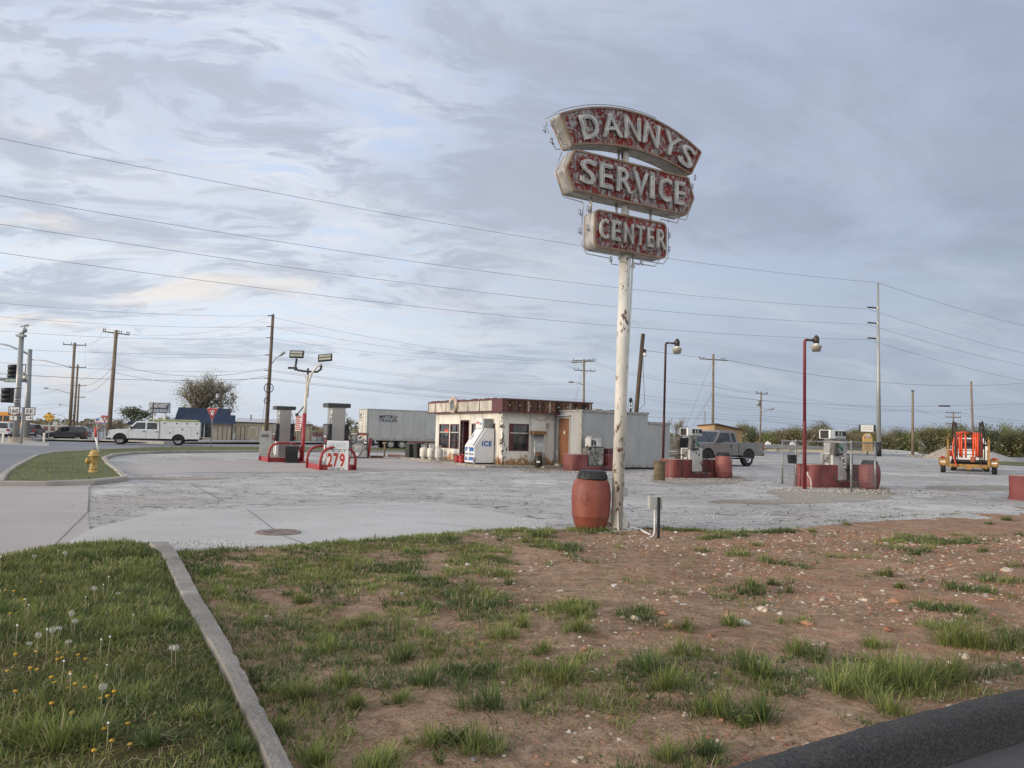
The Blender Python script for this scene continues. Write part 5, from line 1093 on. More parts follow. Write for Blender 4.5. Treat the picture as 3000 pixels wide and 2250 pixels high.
mb = MB(); mb.box(-.34, .34, -.3, -.26, .02, .12); mb.box(-.34, .34, .26, .3, .02, .12); mb.box(-.34, -.3, -.26, .26, .02, .12); mb.box(.3, .34, -.26, .26, .02, .12); mb.use(0, True); mb.cyl((.0, 0, .1), (.02, 0, .5), .008); part('hatch_frame', mb, M_rustm, t)
t = thing('red_kerb_strip', 'low dark red steel island curb left of the station', 'curb strip', G(1136, 1338), 0)
q = G(1236, 1345) - G(1136, 1338); mb = MB(); mb.prism([(0, 0), (q.x, q.y), (q.x + .5, q.y + .6), (.5, .5)], 0, .14, 'z'); mb.use(1); mb.prism([(.12, .08), (q.x - .05, q.y + .08), (q.x + .4, q.y + .5), (.5, .42)], .14, .146, 'z'); part('rim', mb, [M_mar, M_conc], t)
t = thing('steel_post', 'thin dark brown post left of the propane tanks', 'post', G(1251, 1347), 0); mb = MB().use(0, True); mb.cyl((0, 0, 0), (.01, 0, .98), .045); part('post', mb, M_rustm, t)
# pallets and black tarp by the annex end
t = thing('pallet_stack', 'weathered timber pallet standing on end beside the annex corner', 'pallet', G(1968, 1371) + Vector((.1, .8, 0)), RZ * .4)
mb = MB()
for k in range(9): mb.box(-.15, .55, 0, .03, .02 + k * .165, .15 + k * .165)
mb.box(-.15, -.05, .03, .12, 0, 1.5); mb.box(.40, .5, .03, .12, 0, 1.5); part('slats', mb, mat('grey_pallet_wood', (.30, .25, .19), .85, 0, .3, 3, bump=.5, stretch=(.5, 4, 4)), t)
t = thing('black_tarpaulin', 'black tarpaulin hung beside the timber pallet', 'tarpaulin', G(1980, 1371) + Vector((.3, .6, 0)), RZ * .4)
mb = MB(); n = 26; vs = []
for i in range(n + 1):
    x = .05 + i / n * .78
    for j in range(9): z = 1.52 - j / 8 * (1.45 if i > 6 else .4 + 1.05 * i / 6); vs.append((x, .05 * math.sin(i * 1.5) * (.4 + j / 8) , z))
vs2 = [(a, b_ + .03, c_) for a, b_, c_ in vs]; N = len(vs)
fs = [(i * 9 + j, (i + 1) * 9 + j, (i + 1) * 9 + j + 1, i * 9 + j + 1) for i in range(n) for j in range(8)]
mb.add(vs + vs2, fs + [tuple(k + N for k in f[::-1]) for f in fs], True); part('cloth', mb, mat('navy_black_cloth', (.010, .011, .015), .7, 0, .3, 3), t, recalc=False)
# ---------------------------------------------------------------- vehicles (built facing -X, wheels on z = 0)
M_tyre = mat('tyre_rubber', (.022, .022, .023), .8, 0, .2, 9)
M_rim = mat('alloy_rim', (.55, .55, .54), .3, .8, .1, 6)
M_chrome = mat('chrome', (.6, .6, .6), .15, 1, .1, 4)
M_under = mat('underbody_black', (.012, .012, .012), .8)
M_cglass = glass_dark('car_glass', (.012, .015, .018))
M_tail = mat('tail_light_red', (.32, .015, .015), .25, 0, .1)
def paint(name, col, metal=0, rough=.35): return mat(name, col, rough, metal, .04, 1, coat=.5, dirt=(tuple(c * .75 + .01 for c in col), .3, 2))
def wheel(par, x, y, r, w, rimr, side, style=6, m=None):
    o = bpy.data.objects.new('wheel', None); COL.objects.link(o); o.parent = par; o.location = (x, y, r)
    mb = MB().use(0, True); mb.lathe([(rimr, -w / 2), (r * .93, -w / 2), (r, -w * .36), (r, w * .36), (r * .93, w / 2), (rimr, w / 2), (rimr * .98, w * .3)], 28, axis='y', caps=False); part('tyre', mb, M_tyre, o)
    mb = MB().use(0, True); s_ = side; mb.lathe([(.001, s_ * w * .30), (rimr * .3, s_ * w * .34), (rimr * .35, s_ * w * .28), (rimr * .9, s_ * w * .16), (rimr, s_ * w * .44)], 20, axis='y', caps=False)
    mb.use(1, False)
    for k in range(style):
        a = k / style * 2 * PI; c_, d_ = math.cos(a) * rimr * .62, math.sin(a) * rimr * .62; q = rimr * .11; mb.box(c_ - q, c_ + q, min(s_ * w * .17, s_ * w * .265), max(s_ * w * .17, s_ * w * .265), d_ - q, d_ + q)
    part('rim', mb, [m or M_rim, M_under], o)
def arch_poly(x0, x1, zb, top, arches):
    """lower outline with wheel arches cut in: list from rear-bottom to front-bottom"""
    P = []
    for cx, r, zc in arches:
        for k in range(11): a = PI - PI * k / 10; P.append((cx + r * math.cos(a), max(zb, zc + r * math.sin(a))))
    return P
def shell(mb, prof, hw, cuts, inset=.0, n=1):
    """side profile prism between +-hw"""
    mb.prism(prof, -hw, hw, 'y')
def cabin(mb, pts, hwb, hwt, zb, zt):
    """greenhouse: pts [(x,z)...] profile, half width goes from hwb at zb to hwt at zt"""
    f = lambda z: hwb + (hwt - hwb) * (z - zb) / (zt - zb); n = len(pts)
    vs = [(x, -f(z), z) for x, z in pts] + [(x, f(z), z) for x, z in pts]
    mb.add(vs, [tuple(range(n)), tuple(range(n, 2 * n))[::-1]] + [(i, (i + 1) % n, (i + 1) % n + n, i + n) for i in range(n)], False)
def side_glass(par, quads, hwb, hwt, zb, zt, name='side_window', off=.006, m=None, trim=None):
    f = lambda z: hwb + (hwt - hwb) * (z - zb) / (zt - zb)
    for s_ in (-1, 1):
        for q in quads:
            mb = MB(); n = len(q); vs = [(x, s_ * (f(z) + off), z) for x, z in q] + [(x, s_ * (f(z) - .02), z) for x, z in q]
            mb.add(vs, [tuple(range(n)), tuple(range(n, 2 * n))[::-1]] + [(i, (i + 1) % n, (i + 1) % n + n, i + n) for i in range(n)], False); part(name, mb, m or M_cglass, par)
def cross_glass(par, p0, p1, hw0, hw1, name, t=.012):
    (x0, z0_), (x1, z1_) = p0, p1; n = Vector((-(z1_ - z0_), 0, x1 - x0)).normalized() * t
    mb = MB(); P = [Vector((x0, -hw0, z0_)), Vector((x0, hw0, z0_)), Vector((x1, hw1, z1_)), Vector((x1, -hw1, z1_))]; mb.add([p + n for p in P] + [p - n for p in P], [(0, 1, 2, 3), (7, 6, 5, 4), (0, 4, 5, 1), (1, 5, 6, 2), (2, 6, 7, 3), (3, 7, 4, 0)], False); return part(name, mb, M_cglass, par)

def pickup(name, label, pos, rot, col, L=5.9, wb=3.7, cab='ext', lift=.0, service=False, paintname='pickup_paint', H=1.92, r=.40, cat='pickup truck'):
    t = thing(name, label, cat, pos, rot); pm = paint(paintname, col); hw = .98; z = lift
    fx = -L / 2 + .95; rx = fx + wb; sill = .52 + z; belt = (1.30 if service else 1.22) + z; top = H + z; hood = (1.28 if service else 1.18) + z
    x0 = -L / 2; cabx0 = x0 + 1.55; cabx1 = cabx0 + (2.0 if cab == 'ext' else 2.45); bedx1 = L / 2
    lowF = arch_poly(0, 0, sill, 0, [(fx, r * 1.28, r)])
    prof = [(x0 + .06, .62 + z)] + [(x0 + .08, .55 + z)] + lowF + [(cabx1, sill), (cabx1, belt), (cabx0 - .1, belt - .0), (cabx0 - .45, hood + .03), (x0 + .35, hood - .03), (x0 + .10, hood - .08), (x0, hood - .26)]
    mb = MB(); mb.prism(prof, -hw, hw, 'y'); part('body', mb, pm, t, bevel=.045, seg=3)
    mb = MB(); ws = cabx0 + .62
    cabin(mb, [(cabx0 - .08, belt - .02), (cabx1, belt - .02), (cabx1 - .10, top - .04), (cabx1 - .22, top), (ws + .1, top), (ws - .05, top - .05)], hw - .02, hw - .22, belt, top); part('cab', mb, pm, t, bevel=.03, seg=2)
    g0 = belt + .05; g1 = top - .13; mid = cabx0 + (1.42 if cab == 'ext' else 1.38)
    lean = (ws - cabx0 + .05) / (top - belt)
    side_glass(t, [[(cabx0 + .16, g0), (mid - .05, g0), (mid - .05, g1), (ws + .02, g1)], [(mid + .07, g0), (cabx1 - .17, g0), (cabx1 - .22, g1), (mid + .07, g1)]], hw - .02, hw - .22, belt, top)
    wa = Vector((cabx0 - .08, belt - .02)); wb_ = Vector((ws - .05, top - .05)); q0 = wa.lerp(wb_, .10) + Vector((-.012, .008)); q1 = wa.lerp(wb_, .93) + Vector((-.012, .008)); cross_glass(t, tuple(q0), tuple(q1), hw - .11, hw - .27, 'windscreen', .02); cross_glass(t, (cabx1 + .0, belt + .06), (cabx1 - .08, top - .12), hw - .2, hw - .32, 'rear_window')
    mb = MB(); 
    for s_ in (-1, 1):
        y = s_ * (hw + .002)
        for xx in (cabx0 + .02, mid, cabx1 - .03): mb.box(xx - .007, xx + .007, min(y, y - s_ * .01), max(y, y - s_ * .01), sill + .06, belt)
    part('door_seam', mb, M_under, t)
    for s_ in (-1, 1):
        for xx in ((mid - .16, mid - .0) if cab != 'ext' else (mid - .18, mid - .0)), ((cabx1 - .22, cabx1 - .06),)[0] if cab != 'ext' else None:
            pass
        for xx in ([mid - .20] + ([cabx1 - .26] if cab != 'ext' else [])):
            mb = MB(); mb.box(xx, xx + .16, *sorted((s_ * hw, s_ * (hw + .03))), belt - .20, belt - .13); part('door_handle', mb, M_black, t)
        mb = MB(); mb.box(cabx0 + .20, cabx0 + .34, *sorted((s_ * (hw - .02), s_ * (hw + .10))), belt + .04, belt + .08); mb.box(cabx0 + .18, cabx0 + .30, *sorted((s_ * (hw + .06), s_ * (hw + .30))), belt + .02, belt + .26); part('side_mirror', mb, M_black, t, bevel=.02)
    # bed or service body
    sk = [(cabx1 + .04, sill + .02)] + arch_poly(0, 0, sill + .02, 0, [(rx, r * 1.28, r)]) + [(bedx1 - .03, sill + .04)]
    if not service:
        bt = belt + .04; mb = MB(); prof = sk + [(bedx1, .75 + z), (bedx1, bt), (cabx1 + .04, bt)]
        for a, b_ in ((-hw, -hw + .10), (hw - .10, hw)): mb.prism(prof, a, b_, 'y')
        mb.box(cabx1 + .04, cabx1 + .10, -hw + .10, hw - .10, sill + .3, bt - .005); mb.box(bedx1 - .07, bedx1 - .002, -hw + .1, hw - .1, .62 + z, bt - .006); mb.box(cabx1 + .1, bedx1 - .07, -hw + .1, hw - .1, .68 + z, .72 + z); part('truck_bed', mb, pm, t, bevel=.025)
    else:
        bt = top + .02; mb = MB(); mb.prism(sk + [(bedx1 - .02, .7 + z), (bedx1 - .02, bt), (cabx1 + .06, bt)], -hw - .02, hw + .02, 'y'); sb = part('service_body', mb, pm, t, bevel=.015)
        xm = [cabx1 + .06, cabx1 + .06 + (bedx1 - cabx1) * .32, cabx1 + .06 + (bedx1 - cabx1) * .76, bedx1 - .02]
        for s_ in (-1, 1):
            y0, y1 = sorted((s_ * (hw + .019), s_ * (hw + .026)))
            mb = MB(); zs_ = bt - .48; mb.box(xm[0] + .04, xm[3] - .04, y0, y1, zs_ - .012, zs_ + .006)
            mb.box(xm[0] + .04, xm[3] - .04, y0, y1, bt - .06, bt - .045)
            for x in xm[1:3]: mb.box(x - .008, x + .008, y0, y1, sill + .12, zs_)
            mb.box((xm[0] + xm[3]) / 2 - .008, (xm[0] + xm[3]) / 2 + .008, y0, y1, zs_, bt - .05); mb.box(xm[0] + .02, xm[0] + .035, y0, y1, sill + .1, bt - .05)
            part('compartment_seam', mb, M_grey, sb)
            for x, zz in ((xm[0] + .35, bt - .16), (xm[1] + .25, bt - .16), (xm[2] - .35, bt - .16), (xm[3] - .3, bt - .16), (xm[0] + .8, sill + .55), (xm[3] - .18, sill + .55), ((xm[1] + xm[2]) / 2, zs_ - .18)):
                mb = MB(); mb.box(x - .05, x + .05, *sorted((s_ * (hw + .02), s_ * (hw + .04))), zz - .06, zz + .06); part('latch', mb, M_black, sb)
        mb = MB(); mb.box(cabx1 - 1.0, bedx1 - .1, -.9, -.5, top + .10, top + .17); mb.box(cabx1 - .4, bedx1 - .1, -.9, -.82, top + .04, top + .10); mb.use(1); mb.box(cabx1 - .5, bedx1 - .3, -.85, -.55, top + .17, top + .2); part('roof_ladder', mb, [mat('lime_ladder', (.30, .33, .08), .5), M_white], t)
    for s_ in (-1, 1):
        for cx in (fx, rx):
            mb = MB(); mb.prism([(cx + (r * 1.24) * math.cos(PI * k / 12), r + (r * 1.24) * math.sin(PI * k / 12)) for k in range(13)], *sorted((s_ * (hw - .30), s_ * (hw - .03))), 'y'); part('wheel_well', mb, M_under, t)
            mb = MB(); A_ = [(cx + r * 1.28 * math.cos(PI * k / 12), max(sill, r + r * 1.28 * math.sin(PI * k / 12))) for k in range(13)]; B_ = [(cx + (r * 1.28 + .09) * math.cos(PI * k / 12), max(sill, r + (r * 1.28 + .09) * math.sin(PI * k / 12))) for k in range(13)]
            mb.prism(A_ + B_[::-1], *sorted((s_ * (hw + .002), s_ * (hw + .035))), 'y'); part('arch_flare', mb, pm, t)
            wheel(t, cx, s_ * (hw - .14), r, .27, r * .58, s_, 8)
    mb = MB(); mb.box(x0 + .5, bedx1 - .2, -.5, .5, .38 + z, .58 + z); mb.box(fx - .08, fx + .08, -.8, .8, r - .08, r + .08); mb.box(rx - .08, rx + .08, -.8, .8, r - .08, r + .08); part('chassis', mb, M_under, t)
    mb = MB(); mb.box(x0 - .10, x0 + .12, -hw + .02, hw - .02, .50 + z, .72 + z); part('front_bumper', mb, M_chrome, t, bevel=.05); mb = MB(); mb.box(bedx1 - .05, bedx1 + .14, -hw + .05, hw - .05, .52 + z, .68 + z); part('rear_bumper', mb, M_black if not service else M_under, t, bevel=.03)
    mb = MB(); mb.box(x0 - .012, x0 + .05, -hw + .28, hw - .28, .78 + z, hood - .16); mb.use(1); mb.box(x0 - .02, x0 + .03, -hw + .28, hw - .28, .93 + z, .97 + z); part('grille', mb, [M_black, M_chrome], t)
    for s_ in (-1, 1):
        mb = MB(); mb.box(x0 - .01, x0 + .14, *sorted((s_ * (hw - .27), s_ * (hw + .004))), .82 + z, hood - .18); part('headlight', mb, mat('headlight_glass', (.5, .5, .5), .1, .3), t, bevel=.02)
        if not service: mb = MB(); mb.box(bedx1 - .10, bedx1 + .012, *sorted((s_ * (hw - .12), s_ * (hw + .006))), .85 + z, belt - .02); part('tail_light', mb, M_tail, t)
        mb = MB().use(0, True); mb.tube([(cabx0 + .1, s_ * (hw - .02), .42 + z), (cabx1 + (.9 if cab == 'ext' else 0), s_ * (hw - .02), .42 + z)], .045, 8); part('side_step', mb, M_chrome if not service else M_under, t)
    return t
# grey pickup on the lot, front quarter towards the camera
rw = G(2203, 1366)
pa = math.radians(35); pickup('parked_pickup', 'parked grey extended cab pickup beyond the stained pump island', rw - Vector((math.cos(pa), math.sin(pa), 0)) * 2.0 + Vector((-math.sin(pa), math.cos(pa), 0)) * .85 * 1, pa, (.17, .165, .16), 5.75, 3.45, 'ext', .08, False, 'pewter_paint', 1.90, .45)
# white service truck crossing on the road
p = G(500, 1301.5); t = pickup('service_truck', 'white crew cab service truck with lime ladders on the road', Vector((0, 0, 0)), math.radians(19), (.70, .70, .69), 7.3, 4.6, 'crew', .02, True, 'white_truck_paint', 2.04, .44)
t.location = D(455, 1302, G(455, 1302).y); t.location.z = ZG(t.location.x, t.location.y) - .045; SCK = (577 - 333) * t.location.y / 2250 / 7.35; t.scale = (SCK,) * 3

def suv(name, label, pos, rot, col, L=4.6, H=1.68, paintname='suv_paint', hw=.92, wb=2.75, boxy=0., cat='car', rimm=None):
    t = thing(name, label, cat, pos, rot); pm = paint(paintname, col); r = .35; x0, x1 = -L / 2, L / 2; fx = x0 + .92; rx = fx + wb; sill = .32; belt = .98
    prof = [(x0 + .05, .40)] + arch_poly(0, 0, sill, 0, [(fx, r * 1.17, r), (rx, r * 1.17, r)]) + [(x1 - .08, .38), (x1, .55), (x1 - .02, belt), (x1 - .06, belt + .03), (x0 + 1.25, belt + .02), (x0 + .45, belt - .12), (x0 + .1, belt - .28), (x0, .62)]
    mb = MB(); mb.prism(prof, -hw, hw, 'y'); part('body', mb, pm, t, bevel=.06, seg=3)
    mb = MB(); cabin(mb, [(x0 + 1.15, belt), (x1 - .06, belt), (x1 - .28 + boxy * .18, H - .12), (x1 - .42 + boxy * .2, H - .03), (x0 + 2.5, H), (x0 + 1.98, H - .05)], hw - .03, hw - .2, belt, H); part('cab', mb, pm, t, bevel=.04)
    g0, g1 = belt + .05, H - .12
    side_glass(t, [[(x0 + 1.42, g0), (x0 + 2.22, g0), (x0 + 2.22, g1), (x0 + 1.98, g1)], [(x0 + 2.30, g0), (x0 + 3.12, g0), (x0 + 3.14, g1), (x0 + 2.30, g1)], [(x0 + 3.2, g0), (x1 - .42, g0 + .06), (x1 - .62, g1 - .02), (x0 + 3.2, g1)]], hw - .03, hw - .2, belt, H)
    wa = Vector((x0 + 1.15, belt)); wb_ = Vector((x0 + 1.98, H - .05)); q0 = wa.lerp(wb_, .08); q1 = wa.lerp(wb_, .92); cross_glass(t, tuple(q0), tuple(q1), hw - .12, hw - .25, 'windscreen', .02); cross_glass(t, (x1 - .055, belt + .06), (x1 - .27 + boxy * .18, H - .15), hw - .16, hw - .26, 'rear_window')
    for s_ in (-1, 1):
        for cx in (fx, rx): 
            mb = MB(); mb.prism([(cx + (r * 1.14) * math.cos(PI * k / 12), r + (r * 1.14) * math.sin(PI * k / 12)) for k in range(13)], *sorted((s_ * (hw - .25), s_ * (hw - .02))), 'y'); part('wheel_well', mb, M_under, t)
            wheel(t, cx, s_ * (hw - .1), r, .22, r * .68, s_, 5, rimm)
        mb = MB(); mb.box(x1 - .16, x1 + .012, *sorted((s_ * (hw - .28), s_ * (hw + .006))), belt - .28, belt - .02); part('tail_light', mb, M_tail, t)
        mb = MB(); mb.box(x0 + .02, x0 + .35, *sorted((s_ * (hw - .3), s_ * (hw + .004))), belt - .36, belt - .22); part('headlight', mb, mat('headlight_glass', (.5, .5, .5), .1, .3), t)
        mb = MB(); mb.box(x0 + 1.45, x0 + 1.62, *sorted((s_ * hw, s_ * (hw + .2))), belt + .0, belt + .14); part('side_mirror', mb, pm, t)
    mb = MB(); mb.box(x1 - .03, x1 + .05, -hw + .05, hw - .05, .36, .52); mb.use(1); mb.box(x1 - .01, x1 + .055, -.26, .26, .68, .82); part('rear_bumper', mb, [M_grey if col[0] < .1 else pm, M_white], t)
    mb = MB(); mb.box(x0 + .3, x1 - .3, -.6, .6, .2, .4); part('chassis', mb, M_under, t)
    return t
g = G(196, 1289); s1 = suv('black_suv', 'black SUV with silver wheels driving left on the far road', g, math.radians(13), (.012, .012, .014), 4.6, 1.7, 'black_car_paint'); k = 118 * g.y / 2250 / 4.65; s1.scale = (k, k, k * .93)
g = D(25, 1277, 92); g.z = ZG(g.x, g.y) - .05; s2 = suv('white_suv', 'white SUV seen from behind at the far left, beside the school bus', g, math.radians(-78), (.62, .62, .62), 4.7, 1.8, 'white_suv_paint', boxy=1); s2.scale = (1, 1, 1)
g = D(95, 1281, 100); g.z = ZG(g.x, g.y) - .05; s3 = suv('dark_suv', 'dark grey SUV seen from behind between the signal poles and storage units', g, math.radians(-75), (.03, .035, .045), 4.5, 1.65, 'dark_suv_paint', boxy=1); s3.scale = (.95,) * 3
# school bus, partly out of frame
g = D(-6, 1281, 104); g.z = ZG(g.x, g.y) - .05
t = thing('school_bus', 'yellow orange school bus cut off by the left edge of the view', 'bus', g, math.radians(4))
M_bus = paint('bus_yellow', (.62, .24, .02))
mb = MB(); mb.prism([(-5, .55), (3.2, .55), (3.2, 2.5), (2.75, 3.0), (2.2, 3.12), (-5, 3.12)], -1.2, 1.2, 'y'); mb.prism([(3.15, .55), (4.6, .55), (4.65, 1.35), (4.3, 1.6), (3.15, 1.75)], -1.1, 1.1, 'y'); part('body', mb, M_bus, t, bevel=.12, seg=3)
for k in range(9):
    mb = MB(); mb.box(-4.8 + k * .86, -4.1 + k * .86, -1.212, -1.195, 1.85, 2.6); part('side_window', mb, M_cglass, t)
mb = MB(); mb.box(3.19, 3.22, -1.0, 1.0, 1.8, 2.6); part('windscreen', mb, M_cglass, t)
mb = MB(); mb.box(-5, 3.1, -1.215, -1.198, 1.55, 1.62); mb.box(-5, 3.1, -1.215, -1.198, 1.15, 1.2); mb.box(-5, 3.1, -1.214, -1.198, .78, .84); part('black_rub_rail', mb, M_black, t)
for x in (-2.6, 3.9): wheel(t, x, -1.0, .5, .3, .28, -1, 8); wheel(t, x, 1.0, .5, .3, .28, 1, 8)
# ---- semi trailer: rear doors face left, long side towards the camera
Yt = 74.
cA = D(1077, 1200, Yt); zt = D(1077, 1197.5, Yt).z; zbm = D(1077, 1288, Yt).z; zg = -.32
TS = lambda px, py: onwall(px, py, cA, SV)
t = thing('box_trailer', 'long white box trailer lettered METRO TRAILER parked behind the station', 'trailer', Vector((cA.x, cA.y, zg)), RZ)
HT = zt - zg; HB = zbm - zg; LT = 15.5; WT = 2.5; lx0 = TS(1110, 1222)[0]; lx1 = TS(1163, 1222)[0]; lz1 = TS(1135, 1221.5)[1] - zg; lz2 = TS(1135, 1232)[1] - zg; wxs = [TS(1145, 1300)[0], TS(1178, 1300)[0]]
M_trs = mat('trailer_side_grey', (.43, .43, .42), .45, .1, .06, 1, dirt=((.33, .32, .30), .35, 1.5), stretch=(1, 1, .5))
mb = MB(); mb.box(.03, LT, 0, WT, HB, HT); bx_ = part('box_body', mb, M_trs, t, bevel=.02)
mb = MB(); mb.box(0, LT + .02, -.02, WT + .02, HB - .06, HB + .08); mb.box(0, LT + .02, -.02, WT + .02, HT - .10, HT + .02); mb.box(-.005, .13, -.022, .06, HB + .08, HT - .1); part('frame_rail', mb, M_grey, t)
for k in range(1, 13):
    mb = MB(); x = .1 + k * 1.19; mb.box(x - .02, x + .02, -.008, 0, HB + .09, HT - .11); part('panel_seam', mb, M_grey, bx_)
mb = MB()
for k in range(13): x = .35 + k * 1.19; mb.box(x, x + .3, -.012, 0, HB + .14, HB + .18); mb.box(x + .45, x + .72, -.012, 0, HB + .14, HB + .18) if k % 2 else None
part('reflector_strip', mb, mat('dark_reflector', (.07, .03, .03), .5), bx_)
for k in range(2):
    mb = MB(); mb.box(-.03, .025, .08 + k * 1.2, 1.22 + k * 1.2, HB + .1, HT - .12); dr = part('rear_door', mb, M_cream, t)  # low sun's warmth put into the colour: cream doors on a white trailer
    mb = MB().use(0, True)
    for y in (.30, .95): mb.cyl((-.05, .08 + k * 1.2 + y, HB + .1), (-.05, .08 + k * 1.2 + y, HT - .12), .02)
    for z in (HB + .4, HB + 1.2, HT - .8): mb.box(-.045, -.03, .08 + k * 1.2 + .02, .08 + k * 1.2 + .12, z, z + .08)
    part('lock_rod', mb, M_steel, dr)
X = Matrix(((0, 0, -1, -.031), (-1, 0, 0, 1.85), (0, 1, 0, HT - .55), (0, 0, 0, 1))); M_navy = mat('navy_lettering', (.012, .02, .06), .5)
mb = MB(); text(mb, 'METRO', X, .22, .55, .006, bold=.03); text(mb, 'TRAILER', X @ Matrix.Translation((0, -.28, 0)), .18, .6, .006, bold=.03); text(mb, '800-927', X @ Matrix.Translation((0, -.52, 0)), .10, .5, .006); part('door_lettering', mb, M_navy, t)
mb = MB(); 
text(mb, 'METRO', FR((lx0 + lx1) / 2, -.010, lz1), (.33), lx1 - lx0, .008, bold=.02, shear=.25); text(mb, 'TRAILER', FR((lx0 + lx1) / 2, -.010, lz2), .26, lx1 - lx0, .008, bold=.02, shear=.25); part('side_lettering', mb, M_navy, t)
mb = MB(); mb.box(.02, .1, .05, WT - .05, .55, .70); mb.box(.05, .15, .6, .7, .6, HB); mb.box(.05, .15, 1.8, 1.9, .6, HB); mb.use(1); mb.box(.012, .02, .1, .9, .58, .67); mb.use(2); mb.box(.012, .02, .9, 1.6, .58, .67); part('underride_guard', mb, [M_grey, M_white, M_tail], t)
for x in wxs:
    for y, s_ in ((.28, -1), (WT - .28, 1)): wheel(t, x, y, .52, .5, .30, s_, 8, mat('white_steel_rim', (.6, .58, .54), .4))
mb = MB(); mb.box(wxs[0] - .9, wxs[1] + .8, .7, 1.8, .7, HB - .05); mb.box(.8, .86, .1, .75, .3, 1.0); part('bogie_frame', mb, M_under, t)
mb = MB(); mb.box(12, 12.15, .5, .65, 0.0, HB); mb.box(12, 12.15, WT - .65, WT - .5, 0.0, HB); part('landing_leg', mb, M_grey, t)
# ---- hose reel trailer and the white pickup in front of it
A1 = G(2765, 1383.5); A2 = G(2913, 1391); mid = (A1 + A2) / 2; hd = math.radians(-31)
t = thing('reel_trailer', 'yellow reel trailer carrying coiled orange pipe behind the white pickup', 'trailer', mid, hd)     # faces +Y
M_ylw = mat('worn_yellow', (.29, .16, .04), .6, 0, .3, 4, dirt=((.10, .05, .02), .6, 5)); M_or = mat('orange_pipe', (.72, .09, .022), .42, 0, .12, 3, dirt=((.45, .04, .02), .35, 2)); M_reel = mat('dark_reel_steel', (.045, .03, .025), .6, .3, .3, 5)
hwT = 1.18
for s_ in (-1, 1):
    o = bpy.data.objects.new('wheel', None); COL.objects.link(o); o.parent = t; o.location = (s_ * hwT, 0, .36); o.rotation_euler.z = PI / 2
    mb = MB().use(0, True); mb.lathe([(.2, -.12), (.33, -.12), (.36, -.08), (.36, .08), (.33, .12), (.2, .12)], 24, axis='y', caps=False); part('tyre', mb, M_tyre, o); mb = MB().use(0, True); mb.lathe([(.001, .04), (.2, .06), (.2, -.06), (.001, -.04)], 16, axis='y', caps=False); part('rim', mb, M_grey, o)
    mb = MB(); mb.prism([(-.45, .40), (-.45, .62), (-.25, .80), (.3, .80), (.45, .62), (.45, .40), (.41, .40), (.41, .60), (.27, .76), (-.23, .76), (-.41, .60), (-.41, .40)], s_ * hwT - .19, s_ * hwT + .19, 'x'); mb.box(s_ * hwT - .19, s_ * hwT + .19, -.47, -.45, .45, .74); fd = part('fender', mb, M_ylw, t)
    mb = MB(); mb.box(s_ * hwT - .12, s_ * hwT + .12, -.477, -.47, .56, .63); mb.use(1); mb.box(s_ * hwT - .10, s_ * hwT + .10, -.42, -.3, .80, .88); part('marker_light', mb, [mat('white_reflector', (.7, .7, .68), .3), M_tail], fd)
    mb = MB(); mb.box(s_ * .93 - .05, s_ * .93 + .05, -.5, -.35, .3, 1.82); mb.box(s_ * .93 - .012, s_ * .93 + .012, -.52, -.3, 1.8, 1.98); mb.box(s_ * .93 - .05, s_ * .93 + .05, .9, 1.05, .35, 1.3); part('upright', mb, M_ylw, t)
    mb = MB(); mb.box(s_ * .80 - .04, s_ * .80 + .04, -1.0, 1.8, .30, .42); part('side_beam', mb, M_ylw, t)
mb = MB(); mb.box(-.98, .98, -.55, -.40, .32, .50); mb.box(-.98, .98, .6, .7, .32, .42); mb.box(-.05, .05, .6, 2.9, .34, .44); mb.box(-.12, .12, -.62, -.55, .22, .34); part('frame_beam', mb, M_ylw, t)
RZc = 1.53
for s_ in (-1, 1):       # reel flanges
    mb = MB().use(0, True); x = s_ * .66
    R_ = 1.02 if s_ == -1 else 1.0
    mb.tube([(x + .10 * s_ * math.cos(i / 24 * 2 * PI), .55 * math.cos(i / 24 * 2 * PI) * R_ - .1, RZc + 1.26 * math.sin(i / 24 * 2 * PI)) for i in range(25)], .03, 7, False)
    mb.tube([(x - .11 * s_ + .05 * math.cos(i / 24 * 2 * PI), .55 * math.cos(i / 24 * 2 * PI) * R_ - .1, RZc + 1.2 * math.sin(i / 24 * 2 * PI)) for i in range(25)], .025, 7, False)
    for k in range(4): a = k * PI / 4; mb.cyl((x, -.1 - .5 * math.cos(a), RZc - 1.18 * math.sin(a)), (x, -.1 + .5 * math.cos(a), RZc + 1.18 * math.sin(a)), .018, .018, 6)
    part('reel_flange', mb, M_reel, t)
mb = MB().use(0, True); mb.cyl((-.9, -.1, RZc), (.9, -.1, RZc), .05); mb.use(1)
for z in (1.0, 1.2, 1.4, 1.6, 1.8): mb.box(-.55, .55, -.02, .02, z, z + .035)
part('axle', mb, [M_reel, M_under], t)
def coil(x, x2, a, dz=0, dip=0): return [(x + (x2 - x) * i / 24 + dip * math.sin(i / 24 * 2 * PI), -.1 - (.42 + a) * math.sin(i / 24 * 2 * PI) * 1., RZc + dz + (.62 + a * .5) * math.cos(i / 24 * 2 * PI)) for i in range(25)]
for x, x2, a, dz in ((-.50, -.62, .05, .02), (-.40, -.36, .03, -.01), (-.30, -.28, .02, -.05), (-.12, -.10, .02, -.04), (.02, .03, .0, .0), (.27, .18, .02, .0), (.36, .35, .02, .0), (.45, .44, .03, .0), (.54, .54, .03, .0), (.60, .61, 0, .0)):
    if abs(x - .02) < .01: continue
    mb = MB().use(0, True); mb.tube(coil(x, x2, a, dz), .042, 8, False); part('pipe_coil', mb, M_or, t)
